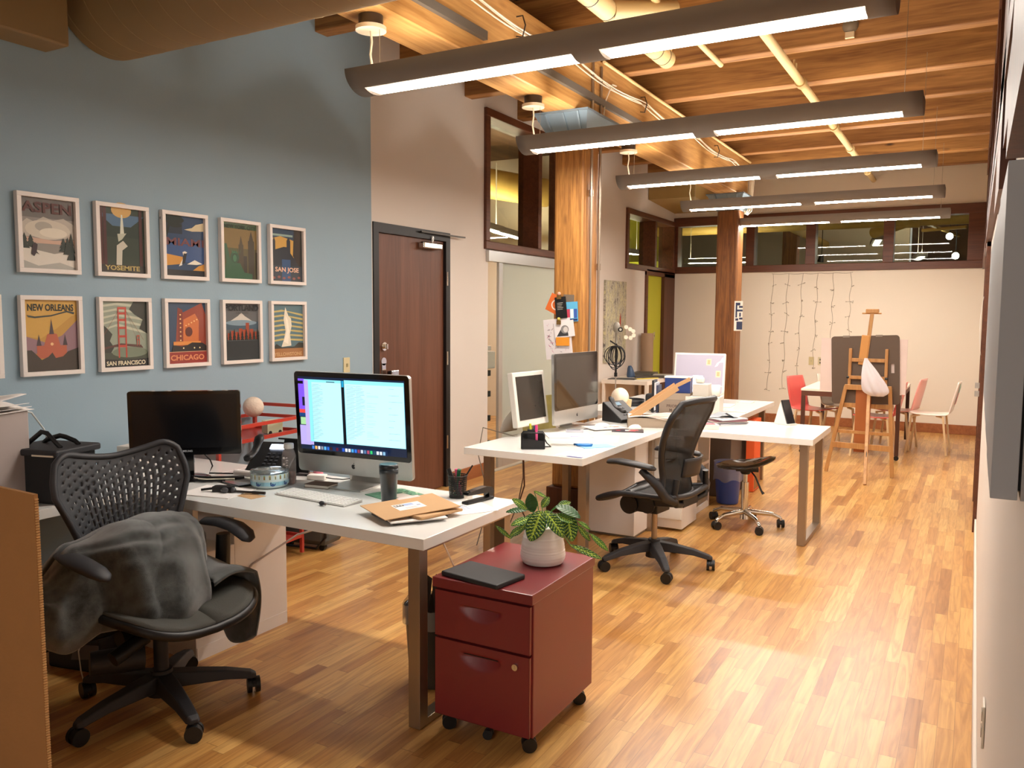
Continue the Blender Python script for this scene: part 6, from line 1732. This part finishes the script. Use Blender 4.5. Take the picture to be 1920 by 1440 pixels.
MB(M('#efeae2', .3)).add([(-.04, -.012, .001), (.04, -.012, .001), (.04, .11, .001), (-.04, .11, .001), (-.04, .055, .17), (.04, .055, .17)], [(3, 2, 1, 0), (0, 1, 5, 4), (1, 2, 5), (0, 4, 3), (2, 3, 4, 5)]).box(-.045, .045, -.035, -.005, .001, .012).build('stand', parent=t)
# far desk items
sheet('keyboard', 'white slim keyboard on the far white desk before the lilac display', (-1.93, 7.42, DZ), R(95), .28, .11, .012, M('#e6e0d4', .4), cat='keyboard', bevel=.003)
sheet('trackpad', 'pale grey flat pad at the far edge of the far white desk', (-1.86, 7.86, DZ), R(90), .14, .13, .006, M('#cfc9bd', .4), cat='trackpad', bevel=.002)
m = MB(M('#efe9de', .4))
for k in range(3): m.tube([(-.12 + .02 * k, 0, .004), (-.03, .03 * (k - 1), .012 + .008 * k), (.06, .02, .006), (.14, -.02 * k, .004)], .004, n=6)
single('white_cable', m, 'tangle of white cables on the far desk behind the messy stack', 'cable', (-1.80, 6.98, DZ), R(20))
sheet('paper_sheet', 'grey printed sheets lying behind the messy magazine stack', (-1.86, 6.66, DZ), R(60), .22, .16, .004, M('#c9cacb', .7))
# loose cables under the middle desk
m = MB(M('#5b3a2c', .5)).tube([(-2.5, 4.62, .69), (-2.49, 4.62, .45), (-2.52, 4.60, .33), (-2.44, 4.58, .22), (-2.46, 4.56, .10), (-2.36, 4.54, .02), (-2.45, 4.5, .006), (-2.6, 4.4, .006)], .005, n=6)
single('power_cable', m, 'reddish brown cable dangling under the near end of the middle desk', 'cable')
single('power_cable', MB(M('#6a6058', .5)).tube([(-2.515, 4.64, .69), (-2.51, 4.64, .5), (-2.54, 4.63, .33), (-2.66, 4.68, .10), (-2.75, 4.7, .006)], .004, n=6), 'grey cable swinging left under the middle desk', 'cable')
single('power_cable', MB(M('#8b8478', .5)).tube([(-2.66, 4.8, .735), (-2.9, 4.78, .78), (-2.92, 4.75, .60), (-2.80, 4.7, .3), (-2.85, 4.62, .006)], .004, n=6), 'thin cable hanging behind the middle desk over its far left edge', 'cable')
# ================================================================ papers pinned on the pale column
CY = 5.91 - .135 - .004
def pinned(lab, x, z, w_, h_, rot, mat, extra=None, d=0.0, name='paper_note', cat='note'):
    m = MB(mat)
    m.M = Matrix.Rotation(rot, 4, 'Y')
    m.box(-w_ / 2, w_ / 2, -.0015, 0, -h_ / 2, h_ / 2)
    if extra:
        m.M = Matrix.Rotation(rot, 4, 'Y') @ Matrix.Translation((0, -.0016, 0)) @ Matrix.Rotation(R(90), 4, 'X')
        extra(m)
    return single(name, m, lab, cat, (x, CY - d, z))
def ex_orange(m):
    m.use(M('#f1e4d6', .6)).poly([(.02 + .042 * math.cos(a), -.0 + .042 * math.sin(a), 0) for a in [2 * PI * i / 20 for i in range(20)]])
    m.use(M('#d96a2a', .6)).poly([(.02 + .032 * math.cos(a), -.0 + .032 * math.sin(a), .0003) for a in [2 * PI * i / 20 for i in range(20)]])
pinned('orange card with a pale ring, upper left on the pale column', -2.86, 1.635, .105, .14, R(25), M('#dc6d2c', .6), ex_orange)
def ex_lines(m):
    for k in range(5): m.use(M('#c9c2b6', .7)).box(-.03, .02 - .006 * (k % 3), .035 - .012 * k, .038 - .012 * k, 0, .0003)
pinned('black card with pale lines of writing on the pale column', -2.795, 1.605, .095, .165, R(-6), M('#191717', .5), ex_lines, .012)
def ex_blue(m):
    for k, (x, c) in enumerate(((-.03, '#c9435a'), (.0, '#e9edf2'), (.03, '#3f5fae'))):
        m.use(M(c, .6)).box(x - .013, x + .013, -.05, .02, 0, .0004 + k * .0001)
    m.use(M('#20306a', .6)).box(-.045, .045, -.07, -.055, 0, .0005)
pinned('light blue postcard with small figures right of the black card', -2.705, 1.575, .10, .15, R(-3), M('#5fb4dc', .5), ex_blue, .004)
pinned('small brown-grey card tucked behind the black card', -2.735, 1.665, .09, .08, R(2), M('#77695a', .6))
def ex_pink(m):
    rr = random.Random(11)
    for k in range(60):
        x, y = rr.uniform(-.09, .10), rr.uniform(-.135, .12); s_ = rr.uniform(.006, .022); a = rr.uniform(0, PI)
        if y > .02 and x > -.03: continue
        m.use(M(['#c98aa4', '#7a6a70', '#d9b6c4', '#5c4a52', '#b45f7c'][k % 5], .6))
        m.poly([(x + s_ * math.cos(a), y + s_ * math.sin(a), .0002 + k * 1e-5), (x - .35 * s_ * math.sin(a), y + .35 * s_ * math.cos(a), .0002 + k * 1e-5), (x - s_ * math.cos(a), y - s_ * math.sin(a), .0002 + k * 1e-5)])
pinned('large drawing with pink and grey scribbles low on the pale column', -2.82, 1.365, .23, .31, R(-6), M('#e9e2e2', .6), ex_pink, .006, 'drawing', 'drawing')
def ex_face(m):
    m.use(M('#3b3b3d', .6)).poly([(-.07, -.05, 0), (-.03, .0, 0), (.0, .01, 0), (.03, -.03, 0), (.03, -.055, 0)])
    m.use(M('#8c8a88', .6)).poly([(.005 + .034 * math.cos(a), -.002 + .032 * math.sin(a), .0003) for a in [2 * PI * i / 18 for i in range(18)]])
    m.use(M('#d5cfca', .6)).poly([(.012 + .02 * math.cos(a), -.004 + .022 * math.sin(a), .0006) for a in [2 * PI * i / 18 for i in range(18)]])
pinned('white sheet with a grey portrait drawing over the pink drawing', -2.765, 1.44, .17, .125, R(8) * -1, M('#ece7e6', .6), ex_face, .012, 'drawing', 'drawing')
pinned('bright orange note on the pink drawing', -2.775, 1.345, .115, .065, R(-1), M('#eb9a2c', .6), None, .016)
for lab, x, z, c in (('pink clip holding the cards on the pale column', -2.81, 1.70, '#e0a28c'), ('yellow clip holding the drawings on the pale column', -2.81, 1.505, '#c9b04a')):
    t = thing('clip', lab, 'clip', (x, CY - .018, z))
    MB(M(c, .4)).sphere((0, 0, .012), .014, 12).build('clip_head', parent=t)
    MB(M('#8a6a3a', .4, metal=.5)).box(-.018, .018, -.004, .002, -.03, .002).build('clip_jaw', parent=t)
# block-letter print on the dark column
m = MB(M('#efe9dd', .6)).box(-.05, .05, -.002, 0, -.185, .185)
m.M = Matrix.Translation((0, -.0025, 0)) @ Matrix.Rotation(R(90), 4, 'X')
m.use(M('#2b3656', .6))
for (a, b, c, d_) in ((-.035, .02, .13, .165), (-.035, -.015, .06, .13), (.005, .05, .10, .125), (-.035, .05, .055, .08), (-.035, -.015, -.02, .055), (.01, .03, -.01, .04), (.01, .05, -.045, -.02), (-.035, .0, -.06, -.03), (-.02, .05, -.17, -.07)):
    m.box(a, b, c, d_, 0, .0006)
single('banner', m, 'narrow navy and white block-letter print pinned to the dark column', 'banner', (-2.59, 10.40, 1.55), R(12))

# ================================================================ left wall beyond the column
def paint_mat():
    m, nt, b = newmat('abstract_paint')
    L = nt.links.new
    tc = nt.nodes.new('ShaderNodeTexCoord'); mp = nt.nodes.new('ShaderNodeMapping'); mp.inputs['Scale'].default_value = (1, 5, 2.2)
    L(tc.outputs['Object'], mp.inputs[0])
    n1 = nt.nodes.new('ShaderNodeTexNoise'); n1.inputs['Scale'].default_value = 2.4; n1.inputs['Detail'].default_value = 8; n1.inputs['Roughness'].default_value = .75
    L(mp.outputs[0], n1.inputs[0])
    cr = nt.nodes.new('ShaderNodeValToRGB'); e = cr.color_ramp.elements
    e[0].position = .30; e[0].color = (*hx('#4a4036'), 1); e[1].position = .75; e[1].color = (*hx('#d9d2b4'), 1)
    for p, c in ((.40, '#6f6a66'), (.46, '#c9c4ae'), (.50, '#8a8579'), (.54, '#cfca9c'), (.60, '#b9b6a4'), (.66, '#77706e')):
        q = e.new(p); q.color = (*hx(c), 1)
    L(n1.outputs[0], cr.inputs[0]); L(cr.outputs[0], b.inputs['Base Color']); b.inputs['Roughness'].default_value = .6
    return m
m = MB(paint_mat()).box(.0, .03, -.35, .35, -.52, .52)
m.use(M('#b5452c', .6)).add([(.031, .12, -.06), (.031, .16, -.08), (.031, .17, -.0), (.031, .145, .12), (.031, .12, .03)], [(0, 1, 2, 3, 4)])
single('canvas_painting', m, 'tall narrow abstract painting in cream and grey with a red drop on the left wall', 'painting', (XL + .001, 10.02, 1.47))
t = thing('work_table', 'white metal-framed table by the left wall behind the middle desk', 'table', (-3.74, 10.15, 0))
MB(M('#e6dcd0', .4)).box(-.31, .29, -.62, .72, .70, .75).build('tabletop', parent=t, bevel=.002)
for sx in (-1, 1):
    for sy in (-.595, .695): MB(M('#e6dcd0', .4)).box(sx * .285 - .02 - (.01 if sx > 0 else -.0), sx * .285 + .01, sy - .02, sy + .02, 0, .70).build('leg', parent=t)
TZ = .7505
sheet('cutting_mat', 'dark flat sheet at the left end of the white wall table', (-3.84, 9.72, TZ), R(8), .34, .24, .006, M('#3a3936', .5), cat='mat')
sheet('folder', 'dark grey board lying across the middle of the white wall table', (-3.66, 10.20, TZ), R(30), .42, .34, .012, M('#4c463f', .6), cat='folder')
sheet('ruler', 'yellow strip lying along the front edge of the white wall table', (-3.60, 9.92, TZ), R(62), .36, .045, .008, M('#d8c246', .5), cat='ruler')
sheet('paper_sheet', 'crumpled grey-white papers at the right end of the white wall table', (-3.60, 10.62, TZ), R(15), .30, .26, .012, M('#c9c4bc', .7))
sheet('portfolio', 'large dark portfolio behind at the right end of the white wall table', (-3.90, 10.66, TZ), R(5), .28, .36, .03, M('#57534a', .5), cat='portfolio')
single('tape_dispenser', MB(M('#2f4866', .4)).lathe([(.05, 0), (.055, .03), (.035, .12), (.02, .15), (0, .152)], 16), 'dark blue upright dispenser on the white wall table', 'dispenser', (-3.86, 10.05, TZ), ry=R(-8))
single('cardboard_tube', MB(M('#9c7f64', .8)).cyl((0, 0, 0), (0, 0, 1.30), .085, n=28), 'tall brown cardboard tube standing right of the painting', 'tube', (-3.98, 10.96, 0.002))
# clamps hanging off the table corner
m = MB(M('#c9c6bf', .35, metal=.5)).box(-.02, .0, -.02, .0, -.28, .02).box(.02, .035, -.02, .0, -.25, .0)
m.use(BLACK).box(-.07, -.03, -.03, .03, -.26, .0)
single('hanging_strap', m, 'black and silver straps hanging from the white wall table corner', 'strap', (-3.41, 10.30, .70))
# ply chair half hidden by the conduits
def ply_chair(lab, loc, rz, shell, legm=BIRCH, extra=None, group='bent plywood chairs around the back table'):
    t = thing('plywood_chair', lab, 'chair', loc, rz, group)
    def sh(u, v):
        # profile: front edge -> seat -> curved up back
        w_ = .20 - .02 * v
        if v < .5: q = v / .5; x = .20 - .36 * q; z = .455 - .012 * math.sin(q * PI) + .012 * (1 - q)
        elif v < .65: q = (v - .5) / .15; a = q * R(72); x = -.16 - .07 * math.sin(a); z = .455 + .07 * (1 - math.cos(a))
        else: q = (v - .65) / .35; x = -.2266 - .075 * q; z = .5034 + .33 * q; w_ = .19 * (1 - .15 * q ** 4)
        s_ = 2 * u - 1
        return (x + (0.012 * s_ * s_ if v > .6 else 0), w_ * s_, z)
    MB(shell).grid(sh, 12, 40).build('seat_shell', parent=t, solid=.011)
    for sx in (.17, -.15):
        for sy in (-1, 1):
            MB(legm).bar((sx * .55, sy * .12, .438), (sx, sy * .16, .425), .034, .016).bar((sx, sy * .165, .438), (sx + (.045 if sx > 0 else -.05), sy * .19, .002), .032, .02, (1, 0, 0)).build('leg', parent=t)
    if extra: extra(t, sh)
    return t
REDP = M('#d95a52', .35, coat=.3)
PINKW = M('#efe0d2', .35, coat=.3)
ply_chair('red plywood chair tucked at the left end of the back table', (-1.62, 10.30, 0), R(-22), REDP)
ply_chair('cream plywood chair behind the red one at the left of the back table', (-1.38, 10.95, 0), R(-15), M('#d9c9b8', .35, coat=.3))
ply_chair('red plywood chair under the right side of the back table behind the easel', (-.93, 9.98, 0), R(175), REDP)
ply_chair('pinkish plywood chair just right of the easel boards', (-.78, 10.75, 0), R(170), M('#eba498', .35, coat=.3))
def carrot(t, sh):
    m = MB(M('#e9a08c', .4))
    def P(u, v): p = Vector(sh(u, v)); return p + Vector((.008, 0, 0))
    m.add([P(.35, .72), P(.65, .72), P(.62, .86), P(.38, .86)], [(0, 1, 2, 3)])
    m.use(M('#a9cfae', .4)).add([P(.38, .865), P(.62, .865), P(.8, .99), P(.5, .93), P(.2, .99)], [(0, 1, 2, 3, 4)])
    m.M = Matrix.Translation((-.019, 0, 0))
    m.use(M('#e9a08c', .4)).add([P(.3, .72), P(.7, .72), P(.66, .86), P(.34, .86)], [(3, 2, 1, 0)])
    m.use(M('#a9cfae', .4)).add([P(.34, .865), P(.66, .865), P(.8, .99), P(.5, .93), P(.2, .99)], [(4, 3, 2, 1, 0)])
    m.build('painted_motif', parent=t)
ply_chair('white plywood chair with a faint carrot on its back, nearest the right wall', (-.41, 10.55, 0), R(176), PINKW, extra=carrot)
ply_chair('pale plywood chair mostly hidden between the dark computer and the wall', (-3.28, 7.90, 0), R(28), BIRCH, group=None)
# table
t = thing('back_table', 'white-topped table with dark legs behind the easel', 'table', (-1.18, 10.42, 0))
MB(M('#efe4d4', .3, coat=.3)).box(-.51, .52, -.71, .75, .715, .74).build('tabletop', parent=t, bevel=.002)
MB(M('#5c3422', .5)).box(-.505, .515, -.705, .745, .66, .714).build('apron', parent=t)
for sx in (-.485, .495):
    for sy in (-.685, .725): MB(M('#4a2a1c', .5)).box(sx - .02, sx + .02, sy - .02, sy + .02, .05, .66).build('leg', parent=t)
for sx in (-.485, .495): MB(BLACK).cyl((sx, -.685 - .012, .026), (sx, -.685 + .012, .026), .026, n=14).build('caster', parent=t)

# ================================================================ easel seen from behind
t = thing('studio_easel', 'wooden studio easel seen from behind near the right wall', 'easel', (-.90, 8.66, 0), R(-4))
def leg(a, b, w_=.034, t_=.026, nm='leg'):
    MB(EASELW).bar(a, b, w_, t_, (0, 1, 0)).build(nm, parent=t, bevel=.002)
leg((-.19, .02, .87), (-.345, .0, .005), nm='leg'); leg((.21, .02, .87), (.265, .0, .005), nm='leg')
leg((.03, -.02, .86), (.11, -.50, .005), .03, .022, 'leg')
MB(EASELW).box(-.20, .225, .0, .03, .835, .885).build('crossbar', parent=t, bevel=.003)
MB(EASELW).box(-.30, .245, -.012, .012, .255, .31).build('crossbar', parent=t, bevel=.002)
MB(EASELW).box(-.26, .235, .03, .05, .40, .43).build('crossbar', parent=t, bevel=.002)
MB(M('#a5602e', .45)).box(-.10, .04, .035, .055, .22, .84).build('center_panel', parent=t, bevel=.002)
for sx in (-.165, .165): MB(EASELW).box(sx - .014, sx + .014, .03, .055, .86, 1.24).build('side_post', parent=t, bevel=.004)
MB(EASELW).box(-.15, .15, .028, .05, 1.11, 1.145).build('crossbar', parent=t, bevel=.002)
MB(EASELW).box(-.17, .16, .02, .06, .94, .972).build('crossbar', parent=t, bevel=.002)
MB(M('#c98f4c', .4)).bar((-.055, .045, 1.08), (-.03, .045, 1.37), .075, .018, (0, 1, 0)).build('sleeve', parent=t, bevel=.006)
MB(EASELW).bar((-.035, .055, 1.0), (.018, .055, 1.60), .034, .024, (0, 1, 0)).build('mast', parent=t, bevel=.002)
MB(EASELW).box(-.04, .075, .03, .085, 1.585, 1.625).box(-.075, .10, .045, .07, 1.575, 1.59).build('top_clamp', parent=t, bevel=.006)
MB(EASELW).box(-.22, .24, .05, .10, .655, .70).build('ledge', parent=t, bevel=.003)
MB(BLACK).cyl((-.19, .03, .955), (-.165, .03, .955), .012, n=10).cyl((.16, .03, .955), (.185, .03, .955), .012, n=10).build('knob', parent=t)
MB(BLACK).tube([(.085, -.34, .18 + .12), (.09, -.36, .27), (.092, -.375, .24)], .006, n=6).build('adjuster', parent=t)
# drawing board with a handle hole
t = thing('drawing_board', 'dark brown drawing board with a slot handle clamped on the easel', 'board', (-.925, 8.725, 1.03), R(-4), ry=R(-2.5))
W_, H_ = .31, .335
m = MB(M('#5d4c3e', .6, vary=.08))
outer = [(x, y) for x, y in rrect(2 * W_, 2 * H_, .03, 5)]
hx0, hx1, hz0, hz1 = .235, .265, -.03, .06
def slab(x0, x1, z0, z1): m.box(x0, x1, -.006, .006, z0, z1)
m.M = Matrix.Rotation(R(90), 4, 'X')
m.prism([p for p in outer if p[0] < 0] + [(hx0, -H_), (hx0, H_)] if False else [(-W_ + .03 + .03 * math.cos(a), -H_ + .03 + .03 * math.sin(a)) for a in [PI + PI / 2 * i / 5 for i in range(6)]] + [(hx0, -H_), (hx0, H_)] + [(-W_ + .03 + .03 * math.cos(a), H_ - .03 + .03 * math.sin(a)) for a in [PI / 2 + PI / 2 * i / 5 for i in range(6)]], -.006, .006)
m.prism([(hx0, -H_), (hx1, -H_), (hx1, hz0), (hx0, hz0)], -.006, .006).prism([(hx0, hz1), (hx1, hz1), (hx1, H_), (hx0, H_)], -.006, .006)
m.prism([(hx1, -H_)] + [(W_ - .03 + .03 * math.cos(a), -H_ + .03 + .03 * math.sin(a)) for a in [-PI / 2 + PI / 2 * i / 5 for i in range(6)]] + [(W_ - .03 + .03 * math.cos(a), H_ - .03 + .03 * math.sin(a)) for a in [PI / 2 * i / 5 for i in range(6)]] + [(hx1, H_)], -.006, .006)
m.build('board_panel', parent=t)
MB(M('#8f8478', .4, metal=.6)).box(-.20, -.14, -.010, .010, H_ - .012, H_ + .006).build('clip', parent=t)
MB(M('#8f8478', .4, metal=.6)).box(.10, .16, -.010, .010, H_ - .012, H_ + .006).build('clip', parent=t)
single('foam_board', MB(M('#e2cfc6', .7)).box(-.395, .395, -.003, .003, -.265, .265), 'wide pinkish white board behind the dark drawing board', 'board', (-.95, 8.742, 1.07), R(-4))
# plastic bag
def bagf(u, v):
    a = 2 * PI * u; q = v
    r_ = .012 + .088 * math.sin(min(1, q * 1.02) * PI * .62) ** 1.2 * (1 if q < .85 else 1 - ((q - .85) / .15) ** 2 * .6)
    w = 1 + .12 * math.sin(5 * a + 3 * q) + .07 * math.sin(9 * a - 4 * q)
    return (.115 * q ** 1.2 + r_ * w * math.cos(a) * 1.05, r_ * .55 * w * math.sin(a), -.36 * q)

m = MB(film_mat('bag_film', '#e9e3e6', .82)).grid(bagf, 48, 26)
single('plastic_bag', m, 'white translucent plastic bag hanging from the easel', 'bag', (-.90, 8.53, 1.155))

# ================================================================ string lights on the back wall
t = thing('string_lights', 'curtain of thin dark string lights hanging on the back wall', 'string lights', (0, YB, 0))
WIR = M('#9b8d77', .6)
MB(WIR).tube([(-2.62 + 1.1 * k / 24, -.008, 2.165 - .012 * abs(math.sin(k * .65))) for k in range(25)], .0025, n=4).build('top_wire', parent=t)
for i, (x, zb) in enumerate(((-2.60, .47), (-2.39, .50), (-2.19, .62), (-1.98, .80), (-1.77, .98), (-1.54, 1.15))):
    m = MB(WIR)
    rr = random.Random(i)
    pts = [(x + .012 * math.sin(k * .9 + i) - .03 * (k / 20) ** 1.0 * (1 if i < 4 else .3), -.007, 2.165 - (2.165 - zb) * k / 20) for k in range(21)]
    m.tube(pts, .0028, n=4)
    n_ = int((2.165 - zb) / .20)
    for k in range(1, n_ + 1):
        p = pts[min(20, int(k / n_ * 20))]
        for q in range(3):
            dx, dz = rr.uniform(-.05, .05), rr.uniform(-.02, .02)
            m.tube([p, (p[0] + dx, -.012, p[2] + dz)], .0018, n=4)
            m.sphere((p[0] + dx, -.012, p[2] + dz), .006, 6)
    m.build('strand', parent=t)

# ================================================================ tripod with lamp heads and cable
t = thing('tripod_stand', 'thin black tripod stand with bulbous grey and white heads before the left wall', 'tripod', (-3.08, 7.60, 0), R(29))
MB(BLACK).cyl((0, 0, .96), (0, 0, 1.28), .011, n=12).cyl((0, 0, .945), (0, 0, .985), .016, n=12).build('upper_tube', parent=t)
MB(CHROME).cyl((0, 0, .45), (0, 0, .96), .006, n=10).build('lower_tube', parent=t)
for k in range(3):
    a = 2 * PI * k / 3 + .4
    MB(BLACK).cyl((0, 0, .5), (.28 * math.cos(a), .28 * math.sin(a), .004), .008, n=8).build('leg', parent=t)
m = MB(M('#8d877c', .3)).sphere((.0, -.01, 1.43), .055, 18, (.7, .7, 1)).cyl((0, 0, 1.27), (0, 0, 1.38), .012, n=10)
m.use(M('#2a2826', .2)).cyl((.03, -.055, 1.41), (.03, -.075, 1.41), .024, n=16)
m.use(M('#a9a396', .3)).cyl((.03, -.0755, 1.41), (.03, -.078, 1.41), .012, n=14)
m.build('camera_head', parent=t)
for (x, z) in ((.09, 1.44), (.13, 1.42), (.16, 1.40), (.09, 1.34), (.135, 1.335), (.165, 1.36)):
    MB(M('#e9ddc8', .4)).cyl((x, .01, z), (x, -.04, z - .006), .014, .020, n=14).build('lamp_head', parent=t)
t2 = single('coiled_cable', MB(BLACK), 'loops of black cable hung on the tripod neck', 'cable', (-3.08, 7.60, 1.26), R(29)) if False else None
m = MB(BLACK)
for k in range(8):
    rx_, rz_ = .035 + .009 * k, .085 + .008 * ((k * 3) % 5)
    ox = .006 * ((k * 5) % 7 - 3)
    m.tube([(ox + rx_ * math.sin(a), -.02 - .004 * k, -.02 - rz_ * (1 - math.cos(a))) for a in [2 * PI * i / 24 for i in range(24)]], .0045, n=6, closed=True)
m.bar((-.06, -.02, .03), (.03, -.02, -.03), .014, .014)
single('coiled_cable', m, 'loops of black cable hung on the tripod neck', 'cable', (-3.08, 7.59, 1.27), R(29))
# poster leaning behind the dark computer on the column
def map_ex(m):
    m.use(M('#c9b14a', .6))
sheet('poster_board', 'yellow and white sheet leaning between the two middle desk screens', (-2.66, 5.16, DZ + .002), R(75), .34, .005, .24, M('#c4b46a', .6, vary=.35, vscale=14), rx=R(-8), cat='poster')

# ================================================================ dark framed pictures and papers on the right wall
for k, (y, ln, z0, z1, dx) in enumerate(((1.09, .34, 1.342, 1.725, 0.0), (1.49, .34, 1.335, 1.73, .002), (1.89, .34, 1.335, 1.73, .003), (2.29, .34, 1.34, 1.73, .004))):
    t = thing('framed_picture', ['nearest grey slab frame hanging on the right wall', 'second grey frame along the right wall', 'third grey frame along the right wall', 'farthest grey frame along the right wall'][k], 'picture', (.0505, y, z0))
    MB(M('#a3a8ae', .5, vary=.04)).box(-.027 + dx, .0, 0, ln, 0, z1 - z0).build('frame', parent=t, bevel=.001)
    MB(M('#141416', .5)).box(.0, .003, .01, ln - .01, .01, z1 - z0 - .01).build('backing', parent=t)
    MB(M('#9a9a9a', .5)).box(.003, .019, .0, ln, 0, z1 - z0).build('back_frame', parent=t)
single('paper_note', MB(PAPER).grid(lambda u, v: (-.03 * (1 - v) * v * 2 - .002, .28 * u, .42 * v), 4, 10), 'curling white paper on the right wall door casing', 'paper', (.044, 6.80, 1.28), solid=.0015)
single('paper_note', MB(PAPER).box(-.004, 0, 0, .4, 0, .60), 'flat white sheet farther along the right wall', 'paper', (.069, 8.6, 1.10))
t = thing('door_hook', 'small metal latch on the right wall door edge', 'latch', (.045, 6.83, .98))
MB(CHROME).box(-.03, 0, 0, .02, 0, .04).box(-.03, 0, .0, .02, .06, .10).build('latch_body', parent=t)
